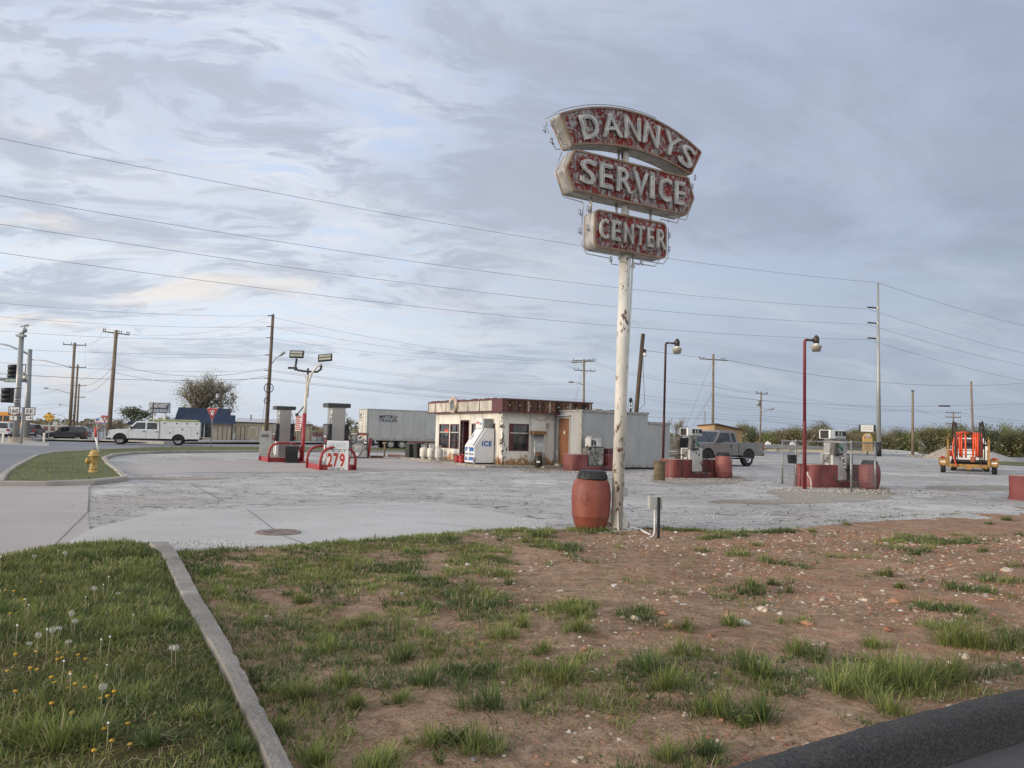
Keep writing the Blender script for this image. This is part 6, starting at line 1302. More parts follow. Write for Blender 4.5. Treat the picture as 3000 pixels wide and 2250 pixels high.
mb = MB().use(0, True); mb.tube([(-.52, -.5, 2.1), (-.68, -.56, 1.6), (-.70, -.62, 1.1), (-.60, -.66, .6), (-.50, -.66, .34)], [.042, .042, .04, .03, .03], 8); mb.tube([(-.66, -.5, 1.8), (-.50, -.5, 2.1), (-.25, -.45, 2.2), (.05, -.3, 2.17)], .04, 8); mb.use(1, True); mb.cyl((.22, -.55, .62), (.22, -.55, .90), .13); mb.use(0); mb.tube([(.2, -.5, 1.0), (.22, -.53, .88)], .05); part('loose_pipe_end', mb, [M_or, mat('rust_orange_hub', (.30, .09, .05), .7)], t)
R = Matrix.Rotation(hd, 4, 'Z'); p2 = mid + R @ Vector((0.05, 6.4, 0))
wt = pickup('white_pickup', 'white pickup towing the orange pipe trailer, seen from behind', p2, hd - PI / 2 + .0, (.66, .66, .65), 5.9, 3.7, 'crew', 0, False, 'white_pickup_paint', 1.95, .4)
# ---------------------------------------------------------------- poles, signals and wires
M_wood = mat('weathered_pole_wood', (.20, .155, .115), .85, 0, .25, 3, dirt=((.10, .075, .055), .5, 2), stretch=(3, 3, .25), bump=.4)
M_wood2 = mat('dark_pole_wood', (.085, .06, .042), .9, 0, .4, 3, dirt=((.18, .14, .10), .6, 3), stretch=(4, 4, .3), bump=.6)
M_pgal = mat('grey_steel_pole', (.30, .31, .31), .45, .35, .12, 1, stretch=(2, 2, .2))
M_ins = mat('insulator_brown', (.05, .03, .025), .4)
M_line = mat('power_line', (.07, .075, .085), .7)
M_lamp = mat('cobra_lamp_grey', (.30, .31, .32), .4, .3)
def pz(p): return ZG(p.x, p.y)
def pole(label, base, top, Y, r0, r1, m=None, name='utility_pole', group='wooden utility poles', zb=None):
    B_ = D(*base, Y); T_ = D(*top, Y); z0 = zb if zb is not None else pz(B_) - .1
    t = thing(name, label, 'utility pole', Vector((B_.x, B_.y, z0)), 0, group)
    d = (T_ - B_); k = (z0 - B_.z) / d.z; P0 = B_ + d * k; o = Vector((B_.x, B_.y, z0))
    mb = MB().use(0, True); mb.tube([P0 - o, T_ - o], [r0, r1], 12); part('pole', mb, m or M_wood, t)
    t['_o'] = 0; del t['_o']
    return t, o
def xarm(t, o, a, b_, Y, dY=0., th=.05, ins=(0, .12, .88, 1), m=None, brace=True, drop=None, px=None):
    A_ = D(*a, Y + dY) - o; B_ = D(*b_, Y - dY) - o
    mb = MB(); d = (B_ - A_); X = d.normalized(); n = Vector((X.y, -X.x, 0)).normalized(); u = X.cross(n) * -1 if X.cross(n).z < 0 else X.cross(n)
    P = [A_ + n * th * i + u * th * j for i, j in ((-1, -1), (1, -1), (1, 1), (-1, 1))]; P2 = [p + d for p in P]
    mb.add(P + P2, [(3, 2, 1, 0), (4, 5, 6, 7), (0, 1, 5, 4), (1, 2, 6, 5), (2, 3, 7, 6), (3, 0, 4, 7)], False); c = part('crossarm', mb, m or M_wood2, t)
    for f in ins:
        p = A_ + d * f; mb = MB().use(0, True); mb.lathe([(.02, 0), (.03, .1), (.075, .13), (.05, .17), (.07, .2), (.04, .26), (.001, .27)], 8, (p.x, p.y, p.z + th), caps=False); part('insulator', mb, M_ins, c)
    if brace:
        mb = MB().use(0, True); m_ = (A_ + B_) / 2 if px is None else px
        for q in (.36, .64): mb.cyl(A_ + d * q, m_ - Vector((0, 0, .75)), .02, .02, 5)
        part('brace', mb, M_grey, t)
    return A_, B_
def lamp_arm(t, o, pts, Y, r=.05, head=True, flip=1):
    P = [D(*p, Y) - o for p in pts]; mb = MB().use(0, True); mb.tube(P, r, 6); part('lamp_arm', mb, M_pgal, t)
    if head:
        d = (P[-1] - P[-2]).normalized(); p = P[-1]; mb = MB().use(0, True); mb.tube([p, p + d * .25, p + d * .7, p + d * .8], [.07, .16, .14, .03], 8); part('lamp_head', mb, M_lamp, t)
# steel transmission pole
Ys = 87.; B_ = D(2575, 1337, Ys); o = Vector((B_.x, B_.y, 0)); t = thing('steel_transmission_pole', 'tall grey steel transmission pole with black foot right of the white reader board', 'utility pole', o, 0)
T_ = D(2572, 828, Ys) - o; mb = MB().use(0, True); mb.tube([(0, 0, -.2), T_ * .42, T_], [.26, .20, .11], 16); mb.lathe([(.20, 0), (.26, .02), (.26, .12), (.2, .14)], 14, tuple(T_ * .32), caps=False); part('pole', mb, M_pgal, t)
mb = MB().use(0, True); mb.cyl((0, 0, 0), (0, 0, 1.6), .268, .263, 16); part('black_foot', mb, M_black, t)
ARM = []
for y in (901, 946, 991):
    a = D(2568, y + 1, Ys) - o; b_ = D(2542, y - 1, Ys) - o; mb = MB().use(0, True); n = 14
    mb.tube([a.lerp(b_, i / n) for i in range(n + 1)], [.07 if i % 2 else .11 for i in range(n + 1)], 8); mb.use(1); mb.cyl(a, a + Vector((.14, 0, 0)), .16); part('insulator', mb, [M_ins, M_white], t); ARM.append(b_ + o - Vector((0, 0, .2)))
TOP = T_ + o
t, o = pole('bare wooden pole left of the gravel pile', (2674, 1337), (2674, 1146), 93, .17, .12)
mb = MB(); p = D(2674, 1146, 93) - o; mb.box(p.x - .16, p.x + .16, -.12, .12, p.z - .02, p.z + .1); part('cap', mb, M_ins, t)
pole('plain leaning wooden pole rising behind the white towing pickup', (2851, 1300), (2845, 1117), 98, .15, .12)
t, o = pole('wooden pole with transformer and street lamp behind the grey pickup bed', (2227, 1292), (2230, 1147), 118, .15, .11)
xarm(t, o, (2215, 1152), (2248, 1155), 118, 0, .05); mb = MB().use(0, True); p = D(2222, 1190, 118) - o; mb.cyl(p, p + Vector((0, 0, .95)), .25); part('transformer', mb, M_lamp, t); lamp_arm(t, o, [(2231, 1208), (2245, 1202), (2253, 1200)], 118)
PH = 118
t, o = pole('wooden pole with wide crossarm rising behind the tan board shed', (2088, 1262), (2090, 1037), 95, .17, .13)
xarm(t, o, (2050, 1051), (2131, 1056), 95, 0, .06, (0, .15, .8, .88)); mb = MB().use(0, True)
for a, b_ in (((2084, 1065), (2004, 1262)), ((2086, 1152), (2018, 1262)), ((2086, 1156), (2024, 1262))): mb.cyl(D(*a, 95) - o, D(*b_, 95) - o, .014, .014, 4)
part('guy_wire', mb, M_line, t)
t, o = pole('wooden pole with double crossarms rising behind the station roof', (1710, 1230), (1711, 1052), 108, .17, .13)
xarm(t, o, (1676, 1062), (1744, 1058), 108, 1.0, .06, (0, .2, .3, .7, .8, 1)); xarm(t, o, (1680, 1056), (1738, 1055), 108.4, -.8, .05, (0, 1)); xarm(t, o, (1682, 1084), (1743, 1088), 108, .5, .06, (0, .2, .8, 1)); lamp_arm(t, o, [(1709, 1128), (1695, 1122), (1680, 1120)], 108)
mb = MB().use(0, True); mb.cyl(D(1703, 1080, 108) - o, D(1683, 1185, 108) - o, .014, .014, 4); mb.cyl(D(1707, 1095, 108) - o, D(1684, 1190, 108) - o, .014, .014, 4); part('guy_wire', mb, M_line, t)
t, o = pole('distant pole with three stacked crossarms above the tree line', (2793, 1300), (2793, 1205), 190, .2, .16)
for y in (1209, 1222, 1241): xarm(t, o, (2771, y), (2815, y + 1), 190, 0, .09, (0, .15, .35, .65, .85, 1), brace=False)
Yo = 44.; t, o = pole('short leaning dark wooden pole behind the grey annex', (1863, 1215), (1884, 978), Yo, .135, .115, M_wood2, zb=0.)
p = D(1888, 1040, Yo) - o; mb = MB().use(0, True); mb.lathe([(.06, -.12), (.12, -.05), (.12, .1), (.1, .12)], 12, (p.x, p.y, p.z)); mb.use(1, True); mb.lathe([(.1, .12), (.1, .3), (.001, .36)], 12, (p.x, p.y, p.z)); part('yard_lamp', mb, [M_white, MATS['dark_bronze']], t)
mb = MB().use(0, True); mb.tube([D(1885, 1052, Yo) - o, D(1884, 1080, Yo) - o, D(1887, 1140, Yo) - o, D(1889, 1185, Yo) - o], .014, 5); mb.tube([D(1889, 1185, Yo) - o, D(1880, 1192, Yo) - o, D(1873, 1199, Yo) - o], .014, 5); part('dangling_cable', mb, M_line, t)
YE = 84.; t, o = pole('tall dark wooden pole with coiled cables behind the left dispenser', (778, 1300), (800, 921), YE, .23, .15, mat('brown_streaked_wood', (.13, .09, .065), .9, 0, .35, 2, dirt=((.20, .17, .14), .6, 2), stretch=(4, 4, .25), bump=.5))
lamp_arm(t, o, [(797, 1065), (808, 1050), (818, 1043)], YE)
for (x, y, rr_) in ((789, 1137, 13.5), (784, 1174, 8.5)):
    c = D(x, y, YE) - o; R_ = rr_ * YE / 2250; mb = MB().use(0, True); mb.tube([c + Vector((R_ * math.cos(a), -.2, R_ * math.sin(a))) for a in [i / 20 * 2 * PI for i in range(21)]], .045, 6, False)
    if rr_ > 10: mb.cyl(c + Vector((-R_ * 1.1, -.2, 0)), c + Vector((R_ * 1.1, -.2, 0)), .02)
    part('cable_coil', mb, M_black, t)
for y in (925, 957, 990, 1040, 1085, 1108):
    c = D(794 - (y - 925) * .06, y, YE) - o; mb = MB().use(0, True); mb.cyl(c + Vector((-.35, -.1, 0)), c + Vector((.35, -.1, 0)), .05, .05, 6); part('insulator', mb, M_ins, t)
mb = MB().use(0, True); mb.cyl(D(783, 1120, YE) - o, D(762, 1290, YE - 6) - o, .02, .02, 5); mb.use(1, True); mb.cyl(D(771, 1248, YE - 4) - o, D(765, 1296, YE - 6) - o, .06, .06, 6); part('guy_wire', mb, [M_line, mat('yellow_guard', (.50, .38, .04), .5)], t)
YD = 82.; t, o = pole('wooden pole with tilted crossarm left of the white service truck', (317, 1290), (341, 967), YD, .25, .17)
xarm(t, o, (302, 971), (378, 981), YD, .6, .065, (.01, .08, .62, .7, .92, 1))
YA = 104.; t, o = pole('tallest of the wooden poles standing in a row beyond the black SUV', (204, 1255), (219, 1004), YA, .24, .17)
xarm(t, o, (185, 1009), (252, 1012), YA, 0, .06, (.02, .35, .97)); lamp_arm(t, o, [(210, 1078), (190, 1072), (160, 1064), (130, 1056), (96, 1054)], YA, .05)
t, o = pole('second pole of the row beyond the black SUV, with a cable coil', (215, 1255), (228, 1068), 134, .22, .16)
xarm(t, o, (202, 1075), (252, 1077), 134, 0, .06, (.02, .97)); lamp_arm(t, o, [(217, 1155), (195, 1150), (170, 1142), (140, 1138)], 134, .06); mb = MB().use(0, True); c = D(216, 1225, 134) - o; mb.tube([c + Vector((.38 * math.cos(a), -.3, .5 * math.sin(a))) for a in [i / 16 * 2 * PI for i in range(17)]], .06, 5, False); part('cable_coil', mb, M_black, t)
t, o = pole('third pole of the row beyond the black SUV, farthest away', (225, 1255), (232, 1124), 175, .24, .17); xarm(t, o, (213, 1129), (251, 1130), 175, 0, .08, (0, 1)); xarm(t, o, (214, 1163), (248, 1164), 175, 0, .08, (0, 1), brace=False); lamp_arm(t, o, [(228, 1190), (205, 1188), (180, 1186)], 175, .06)
t, o = pole('dark pole with transformer in front of the bare spring tree', (646, 1240), (648, 1131), 120, .16, .12, M_wood2); xarm(t, o, (643, 1136), (653, 1136), 120, 0, .06, (0, 1), brace=False); mb = MB().use(0, True); p = D(638, 1172, 120) - o; mb.cyl(p, p + Vector((0, 0, 1.0)), .3); part('transformer', mb, M_lamp, t)
for lab, b0_, t0_, arm in (('distant curved street lamp just right of the clearance sign', (190, 1262), (191, 1223), (160, 1214)), ('farthest street lamp, low beyond the black SUV', (205, 1262), (204, 1246), (172, 1242))):
    Y_ = 170; B_ = D(*b0_, Y_); B_.z = -.3; t = thing('street_lamp', lab, 'street lamp', B_, 0, 'distant curved street lamps'); P = [Vector((0, 0, 0)), D(*t0_, Y_) - B_, D((t0_[0] + arm[0]) / 2 + 3, arm[1] + 3, Y_) - B_, D(*arm, Y_) - B_]
    mb = MB().use(0, True); mb.tube(P, [.12, .09, .07, .06], 6); part('post', mb, M_pgal, t); mb = MB().use(0, True); mb.tube([P[-1], P[-1] + Vector((-.5, 0, -.05))], [.12, .1], 6); part('lamp_head', mb, M_lamp, t)
# --- wires
def wire(label, a, b_, s=.6, r=.015, group=None, n=18, ext0=0, ext1=0):
    A_ = D(*a) if len(a) == 3 and not isinstance(a, Vector) else a; B_ = D(*b_) if not isinstance(b_, Vector) else b_
    o = A_.copy(); mb = MB().use(0, True); mb.tube([p - o for p in sag(A_, B_, s, n)], r * .68, 4, False)
    q = mb.build('overhead_wire', M_line, None, recalc=False, loc=o); return tag(q, label, 'wire', group or 'overhead wires')
for i, (y0, tgt, y1, lb) in enumerate(((392, TOP, 957, 'topmost'), (561, ARM[0], 1035, 'second from top'), (646, ARM[1], 1067, 'third from top'), (731, ARM[2], 1109, 'lowest'))):
    sx = -160; P0 = D(sx, y0 - (20, 16, 15, 14)[i], 45.0); wire(lb + ' of the four long wires crossing the sky to the steel pole', P0, tgt, 1.15, .021)
    wire(lb + ' of the four wires running right from the steel pole', tgt, (3140, y1 + (26, 28, 30, 32)[i], 108), .5, .021)
ET = lambda y: (793 - (y - 925) * .055, y, YE)
g1 = 'wires from the left border to the coiled cable pole'
for k, (y0, y1, r) in enumerate(((881, 925, .02), (923, 957, .02), (966, 990, .02), (1022, 1040, .018), (1058, 1085, .018), (1092, 1108, .035))):
    wire(('topmost', 'second', 'third', 'fourth', 'fifth', 'thick lowest')[k] + ' of the wires running left from the coiled cable pole', (-120, y0 - 6, 60), ET(y1), .45 if k != 3 else .2, r, g1)
g2 = 'wires from the coiled cable pole towards the station pole'
for k, (y0, y1, r, s) in enumerate(((928, 1058, .018, .9), (957, 1060, .018, .9), (990, 1063, .018, .9), (1042, 1121, .018, .9), (1048, 1126, .016, .9), (1083, 1171, .022, .5), (1087, 1176, .02, .5), (1106, 1187, .02, .4), (1110, 1193, .03, .4))):
    wire(('topmost', 'second', 'third', 'fourth', 'fifth', 'sixth', 'seventh', 'eighth', 'thick lowest')[k] + ' wire between coiled cable pole and the pole behind the station', ET(y0), (1690 if k < 3 else 1709, y1, 108), s, r, g2)
g3 = 'wires from the station pole to the shed pole'
for k, (x0, y0, y1, r) in enumerate(((1744, 1060, 1122, .016), (1736, 1063, 1130, .016), (1728, 1064, 1131, .016), (1712, 1121, 1176, .016), (1712, 1126, 1190, .016), (1712, 1171, 1209, .02), (1712, 1176, 1216, .016), (1712, 1192, 1225, .028))):
    wire(('topmost', 'second', 'third', 'fourth', 'fifth', 'sixth', 'seventh', 'thick lowest')[k] + ' wire between the station pole and the shed pole', (x0, y0, 108), (2089, y1, 95), .55, r, g3)
    wire(('topmost', 'second', 'third', 'fourth', 'fifth', 'sixth', 'seventh', 'thick lowest')[k] + ' wire between the shed pole and the transformer pole', (2089, y1, 95), (2229, (1150, 1152, 1154, 1194, 1198, 1217, 1225, 1231)[k], 118), .2, r, 'wires from the shed pole to the transformer pole')
    if k not in (1, 4): wire(('topmost', '', 'second', 'third', '', 'fourth', 'fifth', 'thick lowest')[k] + ' wire running right from the transformer pole', (2229, (1150, 1152, 1154, 1194, 1198, 1217, 1225, 1231)[k], 118), (2772, (1209, 0, 1212, 1262, 0, 1256, 1270, 1284)[k], 185), .5, r * 1.4, 'wires running right from the transformer pole')
wire('thick service cable from the leaning pole lamp to the shed pole crossarm', (1893, 1027, Yo), (2057, 1048, 95), 0, .02)
wire('thick cable running right from the shed pole crossarm', (2130, 1055, 95), (3140, 1106, 130), 2.2, .035)
wire('thin wire parallel above the cable with the splice box', (2090, 1152, 95), (3140, 1164, 120), 2.2, .016)
wire('thick sagging cable carrying the black splice box', (2092, 1159, 95), (2765, 1189, 100), .5, .03); wire('thick cable to the right of the black splice box', (2765, 1189, 100), (3140, 1175, 102), .1, .03)
t = D(2750, 1189, 100); mb = MB().use(0, True); mb.cyl((0, 0, 0), D(2783, 1189.5, 100) - t, .10, .10, 8); tag(mb.build('splice_box', M_ins, None, loc=t), 'black cylindrical splice box hanging on the thick right hand cable', 'splice box')
wire('thin wire rising to the top part of the bare wooden pole', (2560, 1206, 95), (2674, 1196, 93), .15, .016); wire('thin wire falling right from the bare wooden pole', (2674, 1196, 93), (2790, 1232, 185), .1, .02)
for k, (y0, y1) in enumerate(((1210, 1236), (1218, 1243))): wire(('upper', 'lower')[k] + ' wire running right from the distant triple crossarm pole', (2814, y0, 190), (3140, y1, 200), .8, .035)
g4 = 'wires between the tilted crossarm pole and the coiled cable pole'
for k, (x0, y0, y1, s, r) in enumerate(((376, 978, 926, .9, .014), (368, 978, 958, .9, .014), (339, 1040, 1041, .3, .014), (338, 1067, 1078, 1.1, .03), (336, 1091, 1100, 1.0, .03))):
    wire(('topmost', 'second', 'third', 'thick fourth', 'thick lowest')[k] + ' wire from the tilted crossarm pole right to the coiled cable pole', (x0, y0, YD), ET(y1), s, r, g4)
for k, (x0, y0, x1, y1, Y1, s, r) in enumerate(((302, 968, 250, 1009, YA, .8, .014), (334, 969, 190, 1008, YA, .8, .014), (333, 1072, 212, 1115, YA, 1.3, .025), (331, 1092, 228, 1137, 134, 1.3, .025), (330, 1060, 60, 1150, 150, 1.5, .014), (250, 1011, 250, 1075, 134, .6, .014))):
    wire(('thin topmost', 'second', 'thick third', 'thick fourth', 'long thin fifth', 'short last')[k] + ' wire from the tilted crossarm pole back to the pole row', (x0, y0, YD if k < 5 else YA), (x1, y1, Y1), s, r, 'wires from the tilted crossarm pole to the pole row')
for k, (y0, y1) in enumerate(((1183, 1176), (1196, 1188), (1210, 1206), (1140, 1122))): wire(('first', 'second', 'third', 'highest')[k] + ' of the low faint wires over the storage units', (-100, y0, 160), (228, y1, 165), .6, .02)
for k, (y0, y1) in enumerate(((1165, 1187), (1203, 1212), (1222, 1222))): wire(('upper', 'middle', 'lower')[k] + ' faint wire from the pole row towards the business signs', (232, y0, 175), (560, y1, 165), .8, .02)
# --- traffic signals at the junction
t1 = D(46, 1270, 60); t1.z = pz(t1) - .14; t = thing('signal_pole', 'thick grey signal pole with a camera on top, on a round concrete pier', 'signal pole', t1, 0)
T_ = D(64, 974, 60) - t1; mb = MB().use(0, True); mb.tube([(0, 0, .5), T_], [.24, .17], 18); q = D(62, 984, 60) - t1; mb.box(q.x - .3, q.x + .3, -.22, .22, q.z - .08, q.z + .1); mb.use(1)
for y in (1101, 1106, 1134, 1171, 1179):
    c = D(46 + 18 * (1270 - y) / 296, y, 60) - t1; rr_ = .22; mb.lathe([(rr_, 0), (rr_, .04)], 14, tuple(c), caps=False)
part('pole', mb, [M_pgal, M_white], t)
mb = MB().use(0, True); mb.lathe([(.52, -.3), (.50, .62), (.001, .64)], 24, caps=False); part('concrete_pier', mb, mat('stained_pier', (.36, .31, .25), .9, 0, .2, 2, dirt=((.2, .16, .12), .6, 3)), t)
mb = MB().use(0, True); c = D(72, 968, 60) - t1; mb.ball(tuple(c), .2, 6); mb.cyl(c, D(72, 958, 60) - t1, .04); mb.cyl(D(60, 957, 60) - t1, D(83, 952, 60) - t1, .06); mb.tube([D(74, 959, 60) - t1, D(86, 955, 60) - t1, D(83, 952, 60) - t1], .025, 5); part('detector_camera', mb, [M_lamp], t)
t2 = D(78, 1262, 68); t2.z = pz(t2) - .1; u = thing('signal_mast', 'grey signal mast with arms reaching left, behind the camera topped pole', 'signal pole', t2, 0)
mb = MB().use(0, True); T2 = D(88, 1028, 68) - t2; mb.tube([(0, 0, .5), T2], [.26, .17], 16); mb.lathe([(.19, 0), (.19, .1), (.001, .2)], 10, tuple(T2), caps=False); part('pole', mb, M_pgal, u)
mb = MB().use(0, True); mb.lathe([(.60, -.3), (.58, .5), (.001, .52)], 24, caps=False); part('concrete_pier', mb, MATS['stained_pier'], u)
mb = MB().use(0, True); mb.tube([D(84, 1038, 68) - t2, D(60, 1026, 68) - t2, D(25, 1012, 68) - t2, D(-60, 996, 68) - t2], [.09, .08, .07, .05], 8); mb.tube([D(80, 1115, 68) - t2, D(40, 1112, 67) - t2, D(-60, 1108, 66) - t2], [.17, .15, .12], 10); part('mast_arm', mb, M_pgal, u)
mb = MB().use(0, True); mb.tube([D(66, 1066, 68) - t2, D(64, 1120, 68) - t2], .04, 5); mb.tube([D(76, 1068, 68) - t2, D(73, 1100, 68) - t2], .04, 5); mb.tube([D(64, 1068, 68) - t2, D(76, 1068, 68) - t2], .04, 5); mb.use(1, True); mb.tube([D(64, 1090, 68) - t2, D(73, 1098, 68) - t2], [.10, .13], 8); mb.tube([D(70, 1108, 68) - t2, D(82, 1104, 68) - t2], [.2, .24], 8); part('camera_bracket', mb, [MATS['dark_arm'], M_fasc], u)
def signal(label, x, y0, y1, Y, brk):
    p = D(x, y1, Y); h = (y1 - y0) * Y / 2250; w_ = h * .2; t = thing('traffic_signal', label, 'traffic signal', p, math.radians(18), 'black traffic signal heads')
    mb = MB(); mb.box(-w_, w_, -.10, .10, 0, h); part('housing', mb, M_black, t, bevel=.02)
    for k in range(3):
        z = h * (.18 + .32 * k); mb = MB().use(0, True); n = 10
        vs = []; 
        mb.tube([(-w_ * .2, 0, z), (-w_ * 1.2, 0, z), (-w_ * 2.6, 0, z - .03)], [w_ * .9, w_ * .9, w_ * .8], 12, True); part('visor', mb, M_black, t)
    mb = MB().use(0, True)
    for z in (.02, h - .02): mb.cyl((0, 0, z), brk(z), .03, .03, 5)
    part('bracket', mb, MATS['dark_arm'], t)
signal('upper black signal head, level with the green street name sign', 46, 1068, 1108, 64, lambda z: (.5, 0, z)); signal('lower black signal head hung left of the camera topped pole', 29, 1136, 1180, 59, lambda z: (.62, 0, z))
p = D(15, 1120, 66); t = thing('street_name_sign', 'green street name sign with white letters on the mast arm', 'street sign', p, 0)
w_ = 36 * 66 / 2250; h = 12 * 66 / 2250; mb = MB(); mb.box(0, w_ * 1.35, -.14, -.12, 0, h); bd = part('sign_plate', mb, mat('sign_green', (.01, .10, .07), .4), t); mb = MB(); text(mb, 'DIVISION', FR(w_ * .60, -.142, h / 2), h * .62, w_ * 1.05, .003, bold=.01); part('lettering', mb, M_white, t)
# route signs
p = D(61, 1297, 57); p.z = pz(p) - .14; S_ = 57 / 2250; t = thing('route_sign_post', 'route sign post reading 160 and EE with arrow plates below', 'road sign', p, 0)
def L_(x, y): q = D(x, y, 57) - p; return q
T_ = L_(68, 1193); mb = MB().use(0, True); mb.tube([(0, 0, 0), T_], .075, 8); mb.use(0, False)
for y in (1194, 1216, 1219, 1230): a, b_ = L_(55, y), L_(80, y + .6); mb.cyl((a.x, -.02, a.z), (b_.x, -.02, b_.z), .02)
part('post', mb, M_pgal, t); M_sw = mat('sign_white', (.55, .55, .54), .45, 0, .05)
def plate(x0, x1, y0, y1, name): a = L_(x0, y1); b_ = L_(x1, y0); return (a.x, b_.x, a.z, b_.z)
x0, x1, z0_, z1_ = plate(26.5, 62.5, 1191.5, 1215, 's'); mb = MB(); mb.box(x0, x1, -.12, -.10, z0_, z1_); pl = part('shield_plate', mb, M_black, t); cx, cz, hw_, hh_ = (x0 + x1) / 2, (z0_ + z1_) / 2, (x1 - x0) / 2, (z1_ - z0_) / 2
mb = MB(); sh = [(-.88, .75), (-.55, .92), (-.28, .80), (0, .92), (.28, .80), (.55, .92), (.88, .75), (.84, .3), (.93, -.1), (.85, -.55), (.5, -.78), (.2, -.80), (0, -.95), (-.2, -.80), (-.5, -.78), (-.85, -.55), (-.93, -.1), (-.84, .3)]; mb.prism([(cx + a * hw_, cz + c_ * hh_) for a, c_ in sh], -.125, -.1201, 'y'); part('white_shield', mb, M_sw, pl)
mb = MB(); text(mb, '160', FR(cx, -.127, cz - .02), hh_ * 1.0, hw_ * 1.5, .003, bold=.025); part('numeral', mb, M_black, pl)
x0, x1, z0_, z1_ = plate(73, 107, 1194, 1216, 's'); mb = MB(); mb.box(x0, x1, -.12, -.10, z0_, z1_); pl = part('letter_plate', mb, M_black, t); cx, cz, hw_, hh_ = (x0 + x1) / 2, (z0_ + z1_) / 2, (x1 - x0) / 2, (z1_ - z0_) / 2
mb = MB(); mb.box(cx - hw_ * .86, cx + hw_ * .86, -.125, -.1201, cz - hh_ * .8, cz + hh_ * .8); part('white_field', mb, M_sw, pl); mb = MB(); text(mb, 'EE', FR(cx, -.127, cz), hh_ * 1.0, hw_ * 1.15, .003, bold=.02); part('lettering', mb, M_black, pl)
for x0_, x1_, pts in ((30, 54, [(-.07, -.8), (.07, -.8), (.07, .05), (.26, -.1), (.26, .15), (0, .8), (-.26, .15), (-.26, -.1), (-.07, .05)]), (76.5, 100, [(-.62, .1), (-.62, -.1), (.3, -.1), (.2, -.45), (.38, -.45), (.75, 0), (.38, .45), (.2, .45), (.3, .1)])):
    x0, x1, z0_, z1_ = plate(x0_, x1_, 1218, 1232, 's'); mb = MB(); mb.box(x0, x1, -.12, -.10, z0_, z1_); mb.use(1); mb.box(x0 + .03, x1 - .03, -.123, -.1201, z0_ + .03, z1_ - .03); pl = part('arrow_plate', mb, [M_black, M_sw], t); cx, cz, hw_, hh_ = (x0 + x1) / 2, (z0_ + z1_) / 2, (x1 - x0) / 2, (z1_ - z0_) / 2
    mb = MB(); mb.prism([(cx + a * hw_, cz + c_ * hh_) for a, c_ in pts], -.127, -.1231, 'y'); part('arrow', mb, M_black, pl)
for lb, x, y0, y1 in (('pale delineator post at the left end of the traffic island', 8, 1262, 1298), ('pale delineator post left of the black SUV', 128, 1263, 1299)):
    p = G(x, y1); p.z = pz(p) - .14; h = (y1 - y0) * p.y / 2250; t = thing('delineator_post', lb, 'delineator post', p, 0, 'pale delineator posts'); mb = MB(); mb.box(-.08, .08, -.04, .04, 0, h); part('post', mb, M_cream, t, bevel=.02); mb = MB(); mb.box(-.16, .16, -.1, .1, 0, .05); part('foot', mb, M_black, t)
def yield_sign(label, cx, y0, y1, hwpx, base, Y, wordy):
    p = D(*base, Y); p.z = pz(p); t = thing('yield_sign', label, 'road sign', p, 0, 'red and white give way signs'); c = D(cx, y0, Y) - p; b_ = D(cx - .6, y1, Y) - p; w_ = hwpx * Y / 2250; k = Y / 2250
    mb = MB().use(0, True); mb.tube([(0, 0, -.1), (b_.x, 0, b_.z + .1), (c.x * .9 + b_.x * .1, 0, c.z - .1)], .032, 8); part('post', mb, M_pgal, t)
    def tri(s, yo):
        m = Vector(((c.x + b_.x) / 2, 0, c.z - (c.z - b_.z) * .36)); P = []
        V = [Vector((c.x - w_, 0, c.z)), Vector((c.x + w_, 0, c.z)), Vector((b_.x, 0, b_.z))]
        for i in range(3):
            v = m + (V[i] - m) * s; a = m + (V[i - 1] - m) * s; q = m + (V[(i + 1) % 3] - m) * s
            for f in (.07, .0): pass
            P += [v.lerp(a, .07), v.lerp(a, .02).lerp(v.lerp(q, .02), .5), v.lerp(q, .07)]
        return [(q.x, q.z) for q in P], yo
    for nm, s, y_, m_ in (('white_border', 1.0, -.05, M_sw), ('red_face', .95, -.056, mat('yield_red', (.36, .012, .02), .4)), ('white_centre', .48, -.062, M_sw)):
        P, yo = tri(s, y_); mb = MB(); mb.prism(P, y_, y_ + .0055, 'y'); part(nm, mb, m_, t)
    if wordy: mb = MB(); text(mb, 'YIELD', FR(c.x - .03, -.065, c.z - (c.z - b_.z) * .30), .09 * k / .0229, .36 * k / .0229, .003, bold=.01); part('lettering', mb, M_black, t)
yield_sign('larger give way sign on a post in the grass verge before the blue roofed building', 623, 1196, 1231, 17, (617, 1316), 51.5, True)
yield_sign('smaller give way sign left of the tilted crossarm pole', 307.5, 1217, 1240, 12, (300, 1291), 80, True)
p = D(143, 1275, 78); p.z = pz(p); t = thing('clearance_sign', 'yellow diamond height sign reading 15 feet 10 beyond the island', 'road sign', p, 0); k = 78 / 2250; c = D(144.5, 1222, 78) - p
mb = MB().use(0, True); mb.tube([(0, 0, -.1), (c.x, 0, c.z)], .04, 8); part('post', mb, M_pgal, t)
for s, y_, m_, nm in ((18.5, -.05, M_black, 'black_edge'), (17.3, -.056, mat('sign_yellow', (.62, .35, .03), .45), 'yellow_face')):
    mb = MB(); mb.prism([(c.x, c.z - s * k * .84), (c.x + s * k, c.z), (c.x, c.z + s * k * .84), (c.x - s * k, c.z)], y_, y_ + .0055, 'y'); part(nm, mb, m_, t)
mb = MB(); text(mb, "15'-10\"", FR(c.x, -.06, c.z), .25, .88, .003, bold=.015)
